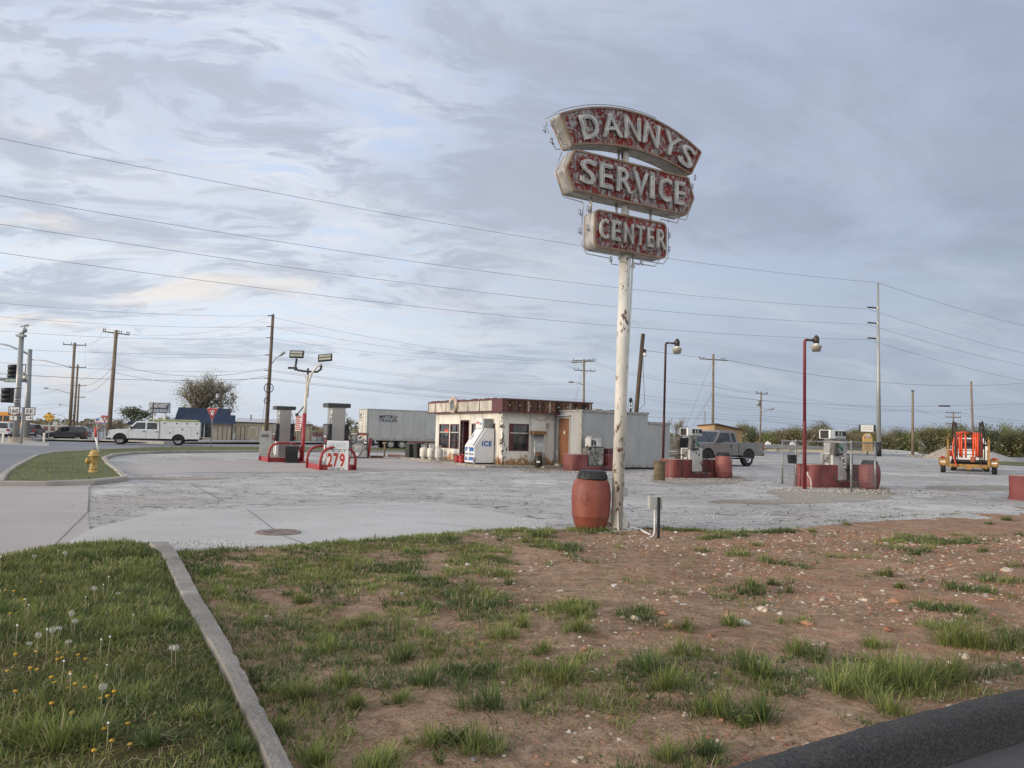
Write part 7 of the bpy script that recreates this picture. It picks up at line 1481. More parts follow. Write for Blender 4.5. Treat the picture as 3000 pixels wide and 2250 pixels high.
for s in (1, -1): mb.prism([(c.x, c.z + s * 15.5 * k * .84), (c.x + 4.4 * k, c.z + s * 9.5 * k), (c.x + 1.2 * k, c.z + s * 9.5 * k), (c.x + 1.2 * k, c.z + s * 5.9 * k), (c.x - 1.2 * k, c.z + s * 5.9 * k), (c.x - 1.2 * k, c.z + s * 9.5 * k), (c.x - 4.4 * k, c.z + s * 9.5 * k)][::s], -.062, -.0561, 'y')
part('black_markings', mb, M_black, t)
p = D(162, 1262, 120); p.z = pz(p); t = thing('route_sign_post', 'small distant white route 160 sign above the black SUV', 'road sign', p, 0); k = 120 / 2250; c = D(162.5, 1244, 120) - p; mb = MB().use(0, True); mb.cyl((0, 0, 0), (c.x, 0, c.z), .05, .05, 6); part('post', mb, M_pgal, t)
mb = MB(); mb.box(c.x - 7 * k, c.x + 7 * k, -.08, -.06, c.z - 4 * k, c.z + 4 * k); mb.box(c.x - 5.5 * k, c.x + 5.5 * k, -.08, -.06, c.z + 5 * k, c.z + 9 * k); mb.use(1); text(mb, '160', FR(c.x, -.083, c.z), .26, .6, .003, bold=.02); text(mb, 'WEST', FR(c.x, -.083, c.z + 7 * k), .12, .42, .003, bold=.01); part('plate', mb, [M_sw, M_black], t)
# flexible marker and black stake by the hydrant, hydrant
p = G(287, 1327, dz=.1); t = thing('marker_post', 'leaning white marker post with an orange red top behind the hydrant', 'marker post', p, 0); k = p.y / 2250
mb = MB(); T_ = D(279, 1252, p.y) - p; q = D(281, 1281, p.y) - p; mb.use(0, True); mb.tube([(.05, 0, 0), q], [.05, .05], 8); mb.use(1, True); mb.tube([q, T_], [.055, .05], 8); part('post', mb, [M_white, mat('marker_orange_red', (.55, .06, .03), .5)], t)
p = G(288, 1324, dz=.1); t = thing('stake', 'thin black stake with a faded orange tip beside the leaning marker post', 'stake', p, 0); T_ = D(290, 1258, p.y) - p; mb = MB().use(0, True); mb.tube([(0, 0, 0), T_], .022, 6); mb.use(1, True); mb.tube([T_, D(290, 1250, p.y) - p], .05, 6); part('shaft', mb, [M_black, mat('faded_orange', (.5, .16, .08), .6)], t)
hp = G(273, 1382, dz=.1); t = thing('fire_hydrant', 'yellow fire hydrant on the grass island', 'fire hydrant', hp, math.radians(20))
M_hyd = mat('hydrant_yellow', (.46, .31, .09), .5, 0, .15, 4, dirt=((.26, .15, .05), .4, 6)); k = .66 / .75
mb = MB().use(0, True); mb.lathe([(.125, -.05), (.125, .03), (.095, .05), (.095, .07), (.115, .08), (.115, .11), (.092, .12), (.095, .42), (.11, .44)], 20, caps=False); part('barrel', mb, M_hyd, t)
mb = MB().use(0, True); mb.lathe([(.115, .44), (.165, .455), (.165, .475), (.125, .49), (.115, .55), (.085, .61), (.04, .64), (.001, .645)], 20, caps=False)
for i in range(8): a = i / 8 * 2 * PI; mb.tube([(.12 * math.cos(a), .12 * math.sin(a), .50), (.10 * math.cos(a), .10 * math.sin(a), .58), (.04 * math.cos(a), .04 * math.sin(a), .64)], .01, 5)
part('bonnet', mb, M_hyd, t)
mb = MB().use(0, True); mb.cyl((0, 0, .64), (0, 0, .69), .022, .02, 5); part('operating_nut', mb, M_ins, t)
for v, r, L in ((( -1, 0, 0), .085, .20), ((0, -1, 0), .055, .17), ((0, 1, 0), .055, .17)):
    v = Vector(v); c = Vector((0, 0, .31)); mb = MB().use(0, True); mb.cyl(c + v * .06, c + v * (L - .03), r * .85); mb.cyl(c + v * (L - .06), c + v * L, r * 1.1); mb.cyl(c + v * L, c + v * (L + .025), r * .35, r * .3, 5); part('outlet_cap', mb, M_hyd, t)
# business signs
p = D(468, 1245, 112); p.z = pz(p); t = thing('business_sign', 'grey double post sign reading MIDWEST STAINLESS SERVICES', 'sign', p, math.radians(0)); A_ = D(438, 1178, 112) - p; B_ = D(497, 1211, 112) - p
mb = MB(); mb.box(A_.x, B_.x, -.2, .2, B_.z, A_.z); part('cabinet', mb, mat('grey_sign_board', (.34, .35, .37), .5), t, bevel=.03); cx, cz = (A_.x + B_.x) / 2, (A_.z + B_.z) / 2; W_ = B_.x - A_.x
mb = MB(); mb.prism([(cx - W_ * .36, cz - .72), (cx + W_ * .42, cz - .72), (cx + W_ * .46, cz - .05), (cx + W_ * .48, cz + .62), (cx - W_ * .30, cz + .62), (cx - W_ * .34, cz + .05), (cx - W_ * .42, cz - .1)], -.21, -.2005, 'y'); part('navy_badge', mb, mat('sign_navy', (.03, .045, .10), .5), t)
mb = MB(); text(mb, 'MIDWEST', FR(cx + .12, -.214, cz + .26), .52, W_ * .72, .003, bold=.03, shear=.3); text(mb, 'STAINLESS SERVICES', FR(cx + .05, -.214, cz - .42), .36, W_ * .8, .003, bold=.02); part('lettering', mb, M_sw, t)
for x in (-.28, .26): mb = MB(); mb.box(cx + W_ * x - .13, cx + W_ * x + .13, -.1, .1, 0, B_.z); part('post', mb, M_white, t)
for i, x in enumerate((434.5, 444)):
    q = D(x, 1245, 108); q.z = pz(q); h = D(x + 2, (1215, 1179)[i], 108).z - q.z; u = thing('thin_post', ('short thin grey post', 'tall thin dark post')[i] + ' in front of the MIDWEST sign', 'post', q, 0); mb = MB().use(0, True); mb.cyl((0, 0, 0), (.1, 0, h), .09, .08, 8); part('shaft', mb, (M_pgal, M_ins)[i], u)
p = D(291, 1250, 130); p.z = pz(p); t = thing('business_sign', 'small white sign with blue and red bands behind the smaller give way sign', 'sign', p, 0); k = 130 / 2250; A_ = D(279, 1224, 130) - p; B_ = D(314, 1241, 130) - p
mb = MB(); mb.box(A_.x, B_.x, -.1, .1, B_.z, A_.z); part('board', mb, M_sw, t); mb = MB(); mb.use(0); mb.box(A_.x, B_.x, -.106, -.1005, B_.z, B_.z + .16); mb.box(A_.x + .15, A_.x + .75, -.106, -.1005, A_.z - .45, A_.z - .1); mb.use(1); mb.box(A_.x, A_.x + 1.3, -.107, -.1008, B_.z + .1, B_.z + .22); mb.box(A_.x + .15, A_.x + .6, -.106, -.1005, B_.z + .36, B_.z + .46); part('coloured_bands', mb, [M_blue, M_red], t); mb = MB(); mb.box(-.5, -.35, -.06, .06, 0, B_.z); mb.box(.9, 1.05, -.06, .06, 0, B_.z); part('post', mb, M_grey, t)
p = D(2543, 1330, 92); p.z = 0; t = thing('reader_board_sign', 'white reader board above a yellow arched sign, black pole', 'sign', p, 0); k = 92 / 2250
A_ = D(2520.5, 1245, 92) - p; B_ = D(2558, 1265, 92) - p; mb = MB(); mb.box(A_.x - .04, B_.x + .04, -.1, .35, B_.z - .03, A_.z + .03); mb.box(B_.x + .04, B_.x + .28, -.08, .35, B_.z - .03, A_.z + .02); mb.use(1); mb.box(A_.x, B_.x, -.106, -.1005, B_.z, A_.z); mb.use(0)
for f in (.33, .66): mb.box(A_.x + .05, B_.x - .02, -.112, -.1063, B_.z + (A_.z - B_.z) * f - .012, B_.z + (A_.z - B_.z) * f + .012)
part('reader_board', mb, [M_black, mat('bright_panel', (.80, .78, .72), .4)], t)
A_ = D(2528, 1278, 92) - p; B_ = D(2555, 1323, 92) - p; cx = (A_.x + B_.x) / 2; w_ = (B_.x - A_.x) / 2; prof = [(cx - w_, B_.z), (cx + w_, B_.z), (cx + w_, A_.z), (cx + w_ * .8, A_.z)] + [(cx + w_ * .8 * math.cos(a), A_.z + .40 * math.sin(a)) for a in [i / 8 * PI for i in range(1, 8)]] + [(cx - w_ * .8, A_.z), (cx - w_, A_.z)]
mb = MB(); mb.prism(prof, -.12, .12, 'y'); part('yellow_board', mb, mat('apricot_yellow', (.50, .31, .10), .5, 0, .08, 1), t)
mb = MB(); mb.use(0); zz = A_.z - .05; text(mb, 'PICTURE', FR(cx, -.123, zz - .08), .22, w_ * 1.6, .003, bold=.01)
for i, (f, wq) in enumerate(((.44, .3), (.56, .7), (.64, .55), (.70, .6))): zq = A_.z - (A_.z - B_.z) * f; [mb.box(cx - w_ * wq + j * w_ * wq * .4, cx - w_ * wq + j * w_ * wq * .4 + w_ * wq * .28, -.126, -.1203, zq - .035, zq + .035) for j in range(5)]
mb.use(1); text(mb, 'OPEN', FR(cx, -.123, A_.z - (A_.z - B_.z) * .84), .16, w_ * 1.2, .003, bold=.01); mb.use(2); mb.prism([(cx + w_ * .62 * math.cos(a), A_.z + .02 + .26 * math.sin(a)) for a in [i / 12 * 2 * PI for i in range(12)]], -.124, -.1203, 'y'); part('faded_lettering', mb, [mat('brown_letter', (.14, .05, .03), .6), mat('green_letter', (.05, .16, .10), .6), M_fasc], t)
mb = MB(); mb.box(cx - .07, cx + .07, -.06, .06, 0, B_.z); mb.box(cx - .05, cx + .05, -.05, .05, A_.z + .3, D(2543, 1266, 92).z - p.z); part('pole', mb, M_black, t)
# ---------------------------------------------------------------- background buildings, fences, piles
def ribbed(name, col, f=3., amt=.5, dark=None, axis=0):
    m, nb = newmat(name); tc = nb.new('ShaderNodeTexCoord').outputs['Object']; xz = nb.new('ShaderNodeSeparateXYZ'); nb.put(xz.inputs[0], tc)
    g = nb.ramp(nb.math('ABSOLUTE', nb.math('SUBTRACT', nb.math('FRACT', nb.math('MULTIPLY', nb.math('ADD', xz.outputs[0], xz.outputs[1]), f)), .5)), .36, .5)
    c = nb.mix(nb.ramp(nb.noise(tc, .6, 5), .35, .65), tuple(x * .88 for x in col), col); c = nb.mix(nb.math('MULTIPLY', g, amt), c, dark or tuple(x * .4 for x in col)); outm(nb, bsdf(nb, c, .55, .0, bumpn(nb, nb.math('MULTIPLY', g, -1), .5, .03))); return m
M_bluer = ribbed('blue_ribbed_roof', (.010, .026, .072), 2.4, .5); M_tan = ribbed('tan_ribbed_wall', (.36, .31, .22), 2.2, .6, (.17, .14, .095)); M_board = ribbed('tan_board_wall', (.38, .235, .105), 1.7, .6)
M_tanw = mat('tan_plaster', (.36, .31, .24), .8, 0, .12, .6)
def LW(p, a):
    p = p.copy(); s = (math.cos(math.radians(a)), math.sin(math.radians(a)))
    def f(x, y): u, z = onwall(x, y, p, s); return Vector((u, 0, z - p.z))
    return f
Yb = 108.; k = Yb / 2250; p = D(510, 1290, Yb); zb_ = -.45; p.z = zb_
t = thing('blue_roofed_building', 'tan building with two tier blue mansard roof beyond the white service truck', 'building', p, math.radians(21)); L_ = LW(p, 21)
W_ = L_(690, 1240).x; zw = L_(600, 1240).z; z2 = L_(600, 1214).z; z3 = L_(600, 1195).z
mb = MB(); mb.box(.5, W_ - .25, 0, 9, 0, zw + .1); part('wall', mb, M_tanw, t)
mb = MB(); mb.add([(-.1, -.5, zw - .05), (W_, -.5, zw - .05), (W_, 9, zw - .05), (-.1, 9, zw - .05), (1.5, .15, z2), (W_ - .05, .15, z2), (W_ - .05, 8, z2), (1.5, 8, z2)], [(0, 1, 5, 4), (1, 2, 6, 5), (2, 3, 7, 6), (3, 0, 4, 7), (4, 5, 6, 7), (3, 2, 1, 0)], False)
a = L_(525, 1194).x - .1; c_ = L_(675, 1197).x; mb.add([(-.2, .6, zw + .1), (c_, .6, z2 - .2), (c_, 7, z2 - .2), (-.2, 7, zw + .1), (a, 1.0, z3), (c_, 1.0, z3 + .0), (c_, 6, z3), (a, 6, z3)], [(0, 1, 5, 4), (1, 2, 6, 5), (2, 3, 7, 6), (3, 0, 4, 7), (4, 5, 6, 7), (3, 2, 1, 0)], False); part('roof', mb, M_bluer, t)
x0, x1 = L_(577, 1260).x, L_(619, 1260).x; mb = MB(); mb.box(x0, x1, -.03, .05, .35, zw - .05); mb.use(1); mb.box((x0 + x1) / 2 - .04, (x0 + x1) / 2 + .04, -.05, -.031, .35, zw - .05); mb.box(x0 - .05, x1 + .05, -.05, 0, .28, .35); part('shop_window', mb, [M_glass, M_white], t)
mb = MB(); mb.box(W_ - .45, W_ - .37, -.1, -.01, 0, zw); part('downpipe', mb, M_ins, t)
p = D(372, 1285, 125); p.z = -.4; L2 = LW(p, 21); t = thing('low_shop_building', 'low cream building with a flat dark blue fascia behind the service truck cab', 'building', p, math.radians(21)); W_ = L2(500, 1240).x; zt_ = L2(430, 1236).z; mb = MB(); mb.box(.2, W_, 0, 7, 0, zt_ - .45); part('wall', mb, M_tanw, t); mb = MB(); mb.box(0, W_ + .1, -.2, 7.1, zt_ - .5, zt_ + .02); part('roof', mb, mat('navy_fascia', (.02, .035, .07), .5), t)
for i in range(4): mb = MB(); mb.box(.3 + i * .45, .55 + i * .45, -.06, 0, 0, zt_ - .5); part('pilaster', mb, M_cream, t)
p = D(688, 1292, 122); p.z = -.45; t = thing('metal_warehouse', 'long tan ribbed metal warehouse behind the dispensers', 'warehouse', p, math.radians(18)); L3 = LW(p, 18); W_ = L3(915, 1245).x; za, zc = L3(690, 1236).z, L3(913, 1244).z
mb = MB(); mb.prism([(0, 0), (W_, 0), (W_, zc), (0, za)], 0, 14, 'y'); part('wall', mb, M_tan, t); mb = MB(); mb.prism([(-.1, za - .12), (W_ + .1, zc - .12), (W_ + .1, zc + .05), (-.1, za + .05)], -.1, .02, 'y'); part('eave', mb, M_ins, t)
mb = MB(); mb.add([(0, 0, za + .05), (W_, 0, zc + .05), (W_ * .97, 7, zc + .75), (0, 7, za + .75)], [(0, 1, 2, 3)], False); mb.add([(0, 14, za), (W_, 14, zc), (W_ * .97, 7, zc + .75), (0, 7, za + .75)], [(3, 2, 1, 0)], False); part('roof', mb, mat('pale_metal_roof', (.50, .50, .50), .5, .2), t, recalc=False)
for x, w_ in ((3.6, .5), (11.0, .3)): mb = MB(); mb.box(x, x + w_ * 1.6, -.06, .01, 0 if x < 9 else 2.6, 2.0 if x < 9 else 2.75); part('door', mb, M_grey, t)
for x in (2.2, 9.4): mb = MB().use(0, True); mb.cyl((x, 5, za), (x, 5, za + 1.3), .1, .1, 6); part('roof_vent', mb, M_ins, t)
for lab, x0, x1, y0, y1, Y_, m_ in (('dark red shipping container just right of the warehouse', 915, 952, 1268, 1292, 125, M_mar), ('long maroon fence like wall seen under the white trailer', 1150, 1300, 1288, 1301, 112, ribbed('maroon_ribbed', (.10, .03, .03), 3)), ('grey machinery box below the red container', 914, 930, 1280, 1294, 115, M_grey)):
    p = D(x0, y1, Y_); p.z = min(p.z, -.2); q = D(x1, y0, Y_) - p; t = thing('storage_container', lab, 'container', p, 0); mb = MB(); mb.box(0, q.x, 0, 2.5, 0, q.z); part('body', mb, m_, t); mb = MB()
    for i in range(6): mb.box(q.x * (i + .5) / 6 - .03, q.x * (i + .5) / 6 + .03, -.03, -.001, .05, q.z - .05)
    part('ribs', mb, m_, t)
p = D(-30, 1270, 168); p.z = -.4; L4 = lambda x, y: D(x, y, 168) - p; t = thing('storage_units', 'long cream row of storage units with maroon doors beyond the junction', 'storage building', p, 0); W_ = L4(235, 1250).x; zt_ = L4(120, 1248).z
mb = MB(); mb.box(0, W_, 0, 10, 0, zt_); part('wall', mb, mat('pale_storage_wall', (.42, .41, .38), .6), t); mb = MB(); mb.box(-.2, W_ + .2, -.3, 10, zt_, zt_ + .25); part('roof', mb, M_grey, t)
for i in range(13):
    x = 1.0 + i * 1.52; mb = MB(); mb.box(x, x + .95, -.06, 0, 0, zt_ * .82); part('roller_door', mb, M_mar, t)
# fences across the road
def yard_fence(lab, x0, x1, y, Y_, h, n, barb=True):
    A_ = D(x0, y, Y_); B_ = D(x1, y, Y_); A_.z = B_.z = -.2; t = thing('chain_link_fence', lab, 'fence', A_, 0, 'chain link yard fences across the road'); d = B_ - A_
    for i in range(n):
        q = d * (i / (n - 1)); mb = MB().use(0, True); mb.tube([q, q + Vector((0, 0, h))] + ([q + Vector((-.35, -.1, h + .42))] if barb else []), .045, 5); part('post', mb, M_ins if barb else M_grey, t)
    mb = MB().use(0, True); mb.cyl((0, 0, h), (d.x, d.y, h), .03, .03, 4); mb.cyl((0, 0, .1), (d.x, d.y, .1), .02, .02, 4)
    if barb:
        for j in (.15, .28, .4): mb.cyl((-.35 * j / .42, 0, h + j), (d.x - .35 * j / .42, d.y, h + j), .012, .012, 3)
    part('rail', mb, M_ins if barb else M_grey, t)
    mb = MB().use(0, True); chainlink(mb, Vector((0, 0, 0)), Vector((d.x, d.y, 0)), .1, h, .42, .006); part('wire_mesh', mb, M_grey, t)
yard_fence('dark barbed fence in front of the tan warehouse left part', 637, 730, 1290, 100, 1.75, 8); yard_fence('pale gate fence by the yellow pole guard', 730, 772, 1290, 99, 1.7, 3, False); yard_fence('dark fence in front of the warehouse right part', 835, 965, 1290, 104, 1.7, 8)
# tan board shed
Yd = 74.; p = D(2093, 1300, Yd); p.z = 0; L5 = lambda x, y, Y=Yd: D(x, y, Y) - p; t = thing('board_shed', 'tan vertical board shed with a dark overhanging roof behind the grey pickup', 'shed', p, 0)
zt_ = L5(2093, 1244).z; sR = SV * 7.6; sL = FV * 3.4; mb = MB(); P = [Vector((0, 0, 0)), sR, sR + sL, sL]; zz_ = [zt_, L5(2172, 1262, Yd + sR.y).z, L5(2172, 1262, Yd + sR.y).z, zt_ - .02]
sR = Vector((79 * (Yd + 3.) / 2250, 3.0, 0)) * 1.0; sR = L5(2175, 1262, Yd + 3.5); zr = sR.z; sR.z = 0; sL = L5(2044, 1250, Yd + 1.2); zl = L5(2044, 1249, Yd + 1.2).z; sL.z = 0; P = [Vector((0, 0, 0)), sR, sR + sL, sL]; zz_ = [zt_, zr, zr, zl]
mb.add(P + [q + Vector((0, 0, z)) for q, z in zip(P, zz_)], [(0, 1, 5, 4), (1, 2, 6, 5), (2, 3, 7, 6), (3, 0, 4, 7), (4, 5, 6, 7)], False); part('wall', mb, M_board, t)
mb = MB(); dL = sL.normalized(); q = [Vector((.1, -.35, zt_)), sR + Vector((.2, -.1, zr + .0)), sR + sL * 1.08 + Vector((0, 0, zr)), sL * 1.1 + Vector((0, -.3, zl))]; mb.add([v + Vector((0, 0, .03)) for v in q] + [v + Vector((0, 0, .13)) for v in q], [(0, 1, 5, 4), (1, 2, 6, 5), (2, 3, 7, 6), (3, 0, 4, 7), (4, 5, 6, 7), (3, 2, 1, 0)], False); part('roof', mb, M_rustm, t)
p = D(2062, 1243, 84); t = thing('metal_flue', 'pair of thin metal flue pipes above the board shed', 'flue', Vector((p.x, p.y, 0)), 0); mb = MB().use(0, True); q = D(2064, 1205, 84) - Vector((p.x, p.y, 0)); mb.cyl((0, 0, 0), (0, 0, q.z), .05); mb.cyl((.15, 0, 0), (.15, 0, q.z), .05); part('pipe', mb, M_pgal, t)
# long low white buildings beyond the lot, standing on lower ground
def lowb(lab, prof, Y_, dep, m_, roofm=None, roofp=None, name='low_building'):
    p = D(prof[0][0], prof[0][1], Y_); t = thing(name, lab, 'building', p, 0); P = [D(x, y, Y_) - p for x, y in prof]; mb = MB(); mb.prism([(q.x, q.z) for q in P], 0, dep, 'y'); part('wall', mb, m_, t)
    if roofp: P = [D(x, y, Y_) - p for x, y in roofp]; mb = MB(); mb.prism([(q.x, q.z) for q in P], -.3, dep, 'y'); part('roof', mb, roofm, t)
    return t, p
t, p = lowb('long low cream building with a grey roof left of the reader board', [(2236, 1345), (2236, 1312), (2470, 1315), (2470, 1345)], 124, 9, mat('cream_low_wall', (.62, .56, .44), .7), mat('grey_low_roof', (.20, .21, .22), .6), [(2236, 1313), (2238, 1303), (2300, 1303.5), (2335, 1304), (2470, 1311), (2470, 1316)])
for x in (2251, 2290, 2330): q = D(x, 1300, 121) - p; mb = MB(); mb.box(q.x, q.x + .08, -.32, -.02, D(x, 1327, 124).z - p.z, D(x, 1313, 124).z - p.z); part('panel_joint', mb, M_grey, t)
for x in (2250, 2322): q = D(x, 1298, 128) - p; mb = MB(); mb.box(q.x - .3, q.x + .3, 3.5, 4.5, q.z - 1.0, q.z + .1); mb.use(0, True); mb.cyl((q.x, 4, q.z), (q.x, 4, q.z + .3), .15); part('roof_vent', mb, M_white, t)
t, p = lowb('low pale building with cream wall right behind the yellow sign', [(2465, 1345), (2465, 1317), (2566, 1319), (2566, 1345)], 122, 8, MATS['cream_low_wall'], M_ins, [(2464, 1316), (2464, 1313.5), (2567, 1316), (2567, 1319)])
t, p = lowb('pale grey low building with a shallow curved roof right of the steel pole', [(2566, 1350), (2566, 1316), (2600, 1317), (2640, 1319), (2692, 1325), (2692, 1329), (2735, 1332), (2735, 1350)], 126, 8, mat('pale_grey_metal', (.45, .46, .47), .5)); q = D(2626, 1330, 126) - p; mb = MB(); mb.box(q.x - .2, q.x + .2, -.03, 0, q.z - .15, q.z + .15); mb.use(1); mb.box(q.x - .2, q.x + .2, -.04, 0, q.z + .16, q.z + .26); part('small_vent', mb, [M_white, M_ins], t)
def pile(lab, x, ytop, y, Y_, wpx, m_, seed):
    p = D(x, y, Y_); p.z = 0; H_ = D(x, ytop, Y_).z; R_ = wpx * Y_ / 2250; vs = []; n = 36; rings = 12
    for i in range(rings + 1):
        for j in range(n):
            a = j / n * 2 * PI; f = i / rings; v = Vector((math.cos(a) * 2, math.sin(a) * 2, seed)); r = R_ * f * (1 + .16 * noise.noise(v) + .05 * noise.noise(v * 3)); z = H_ * (1 - f) ** .95 * (1 - .25 * math.exp(-f * 8)) + .06 * noise.noise(v * 4 + Vector((f * 6, 0, 0))); vs.append((r * math.cos(a), r * math.sin(a) * .8, max(z, 0) if i < rings else -.05))
    mb = MB(); mb.add(vs, [(i * n + j, (i + 1) * n + j, (i + 1) * n + (j + 1) % n, i * n + (j + 1) % n) for i in range(rings) for j in range(n)], True); o_ = mb.build('gravel_pile', m_, loc=p); tag(o_, lab, 'gravel pile', 'gravel piles')
M_gp = mat('tan_gravel', (.33, .285, .23), .95, 0, .25, 5, dirt=((.22, .19, .15), .5, 2), bump=.8, bs=14)
pile('tan gravel pile left of the towing pickup', 2812, 1291, 1345, 84, 98, M_gp, 1); pile('grey gravel pile right of the towing pickup', 2895, 1319, 1352, 80, 88, mat('grey_gravel', (.30, .29, .27), .95, 0, .2, 5, bump=.8, bs=14), 5)
gs = sheet_obj('far_grass_strip', [G(2925, 1362), G(3300, 1380), G(3300, 1366), G(2925, 1352)], .03, M_turf)
rr = random.Random(4); mb = MB(); p0 = G(2690, 1340)
for i in range(26):
    q = G(2660 + rr.random() * 90, 1337 + rr.random() * 5) - p0; s_ = rr.uniform(.1, .35); mb.add([(q.x + a * s_, q.y + b_ * s_, max(0, c_) * s_) for a, b_, c_ in ((-1, -1, 0), (1, -.8, 0), (.9, 1, 0), (-1, .8, 0), (-.5, -.5, 1), (.6, -.4, .8), (.5, .6, 1.1), (-.4, .4, .9))], [(0, 1, 5, 4), (1, 2, 6, 5), (2, 3, 7, 6), (3, 0, 4, 7), (4, 5, 6, 7)], False)
tag(mb.build('rubble', M_conc, loc=p0), kind='stuff')
# ---------------------------------------------------------------- trees
def leafmat(name, col, var=.35):
    m, nb = newmat(name); g = nb.new('ShaderNodeObjectInfo'); tc = nb.new('ShaderNodeTexCoord').outputs['Object']
    c = nb.mix(nb.ramp(nb.noise(tc, 1.1, 4, .6), .3, .7), tuple(x * (1 - var) for x in col), tuple(x * (1 + var) for x in col)); s = bsdf(nb, c, .7, spec=.15); tr = nb.new('ShaderNodeBsdfTranslucent'); nb.put(tr.inputs[0], c); mx = nb.new('ShaderNodeMixShader'); mx.inputs[0].default_value = .3; nb.l.new(s.outputs[0], mx.inputs[1]); nb.l.new(tr.outputs[0], mx.inputs[2]); outm(nb, mx); return m
M_bark = mat('grey_bark', (.15, .125, .10), .9, 0, .25, 4, bump=.4)
def make_tree(name, label, cat, seed, H_, spread, lm, nleaf, ls, levels=5, tfrac=.22, upright=.6, trunk_r=.16, clump=.55, group=None, forks=1, fill=.0, lvt=2):
    R_ = random.Random(seed); tb = MB().use(0, True); tips = []
    def grow(p, d, L, r, lv):
        n = 3; pts = [p]; q = p; dd = d
        for i in range(n):
            dd = (dd + Vector((R_.gauss(0, .13), R_.gauss(0, .13), R_.gauss(0, .05) + .04))).normalized(); q = q + dd * (L / n); pts.append(q)
        tb.tube(pts, [r, r * .86, r * .72, r * .55], 5 if lv > 1 else 3, False)
        if lv <= lvt: tips.extend(pts[1:])
        if lv == 0: return
        for i in range(R_.choice((2, 3, 3)) if lv < levels else max(3, forks)):
            a = R_.uniform(0, 2 * PI); s = R_.uniform(.35, .85) * spread; nd = (dd * (1.0 if lv < levels else .8) + Vector((math.cos(a) * s, math.sin(a) * s, R_.uniform(0, .35) * upright))).normalized(); grow(pts[R_.choice((2, 3, 3))] if lv < levels else pts[-1], nd, L * R_.uniform(.62, .82), r * .56, lv - 1)
    grow(Vector((0, 0, -.3)), Vector((0, 0, 1)), H_ * tfrac + .3, trunk_r, levels)
    zmax = max(p.z for p in tips); k = H_ / zmax; X = Matrix.Diagonal((k, k, k, 1))
    tb.v = [tuple(X @ Vector(v)) for v in tb.v]; t = thing(name, label, cat, (0, 0, 0), 0, group); tb.build('trunk', M_bark, t, recalc=False)
    vs = []; fs = []
    for i in range(nleaf):
        p = R_.choice(tips) * k; p = p + Vector((R_.gauss(0, clump), R_.gauss(0, clump), R_.gauss(0, clump * .8)))
        if fill and R_.random() < fill: p = Vector((p.x * R_.random(), p.y * R_.random(), max(.1, p.z * R_.random())))
        a = Vector((R_.gauss(0, 1), R_.gauss(0, 1), R_.gauss(0, 1))).normalized(); b_ = a.orthogonal().normalized(); s = ls * R_.uniform(.5, 1.3); c_ = a.cross(b_); n0 = len(vs); b_ = b_ * s; c_ = c_ * s * .6; vs += [p - b_, p - c_, p + b_, p + c_]; fs.append((n0, n0 + 1, n0 + 2, n0 + 3))
    me = bpy.data.meshes.new('crown'); me.from_pydata(vs, [], fs); me.materials.append(lm); o = bpy.data.objects.new('crown', me); COL.objects.link(o); o.parent = t
    return t
def put(t, px, ytop, Y_, H_, zb=None, rz=0, wk=1.):
    b_ = D(px, 1300, Y_); z = ZG(b_.x, Y_) if zb is None else zb; top = D(px, ytop, Y_).z; k = (top - z) / H_; t.location = (b_.x, Y_, z); t.scale = (k * wk, k * wk, k); t.rotation_euler.z = rz; return t
LM = [leafmat('leaf_olive', (.18, .17, .085)), leafmat('leaf_fresh', (.18, .20, .07)), leafmat('leaf_brownish', (.23, .19, .125)), leafmat('leaf_dark', (.125, .14, .08)), leafmat('bud_pale', (.34, .32, .23)), leafmat('leaf_yellow', (.20, .19, .05))]  # leaf colours paled and greyed to stand in for haze over the far wood
put(make_tree('budding_tree', 'large rounded budding tree behind the blue roofed building', 'tree', 3, 12, .85, LM[4], 9000, .10, 6, .08, .7, .24, .55, forks=8, fill=.42, lvt=4), 528, 1083, 150, 12, -.4, 0, 1.42)
put(make_tree('budding_tree', 'smaller budding tree beside the dark transformer pole', 'tree', 8, 8, .8, LM[4], 900, .16, 5, .2, .7, .14, .4), 662, 1150, 152, 8, -.4, 1)
put(make_tree('bush_tree', 'dark green bushy tree left of the MIDWEST sign', 'tree', 5, 6, .8, LM[3], 1600, .22, 4, .16, .5, .14, .5, fill=.3), 414, 1197, 135, 6, -.4, 0, 1.3)
bare = make_tree('bare_thicket', 'bare grey thicket right of the tilted crossarm pole', 'shrub', 11, 4, .6, LM[2], 240, .10, 5, .08, 1., .05, .3, forks=9); put(bare, 352, 1222, 100, 4, -.3, 0, 1.1)
for x, y, Y_, lb, kx in ((330, 1236, 102, 'low bare thicket touching the tilted crossarm pole', 1.3), (478, 1214, 140, 'bare shrub under the right half of the MIDWEST sign', 1.2), (505, 1222, 142, 'bare shrub at the left end of the blue roof', 1.2), (905, 1240, 150, 'bare shrub at the right end of the warehouse', 1.4), (115, 1238, 200, 'small bare tree above the storage units', .8), (40, 1246, 210, 'low bare shrub behind the signal poles', 2.), (258, 1236, 140, 'bare shrub left of the smaller give way sign', 1.5)):
    put(copy_thing(bare, lb, (0, 0, 0)), x, y, Y_, 4, -.3, x * .1, kx)
put(make_tree('sapling', 'slim green tree between the dispenser and the white trailer', 'tree', 21, 6, .6, LM[0], 700, .15, 5, .2, .8, .12, .4), 1008, 1222, 135, 6, -.3, 0, 1.1)
put(make_tree('sapling', 'tall pale budding tree right of the annex', 'tree', 24, 8, .5, LM[4], 2600, .09, 6, .08, .85, .12, .4, forks=6, fill=.25), 1976, 1219, 105, 8, 0, 0, .95)
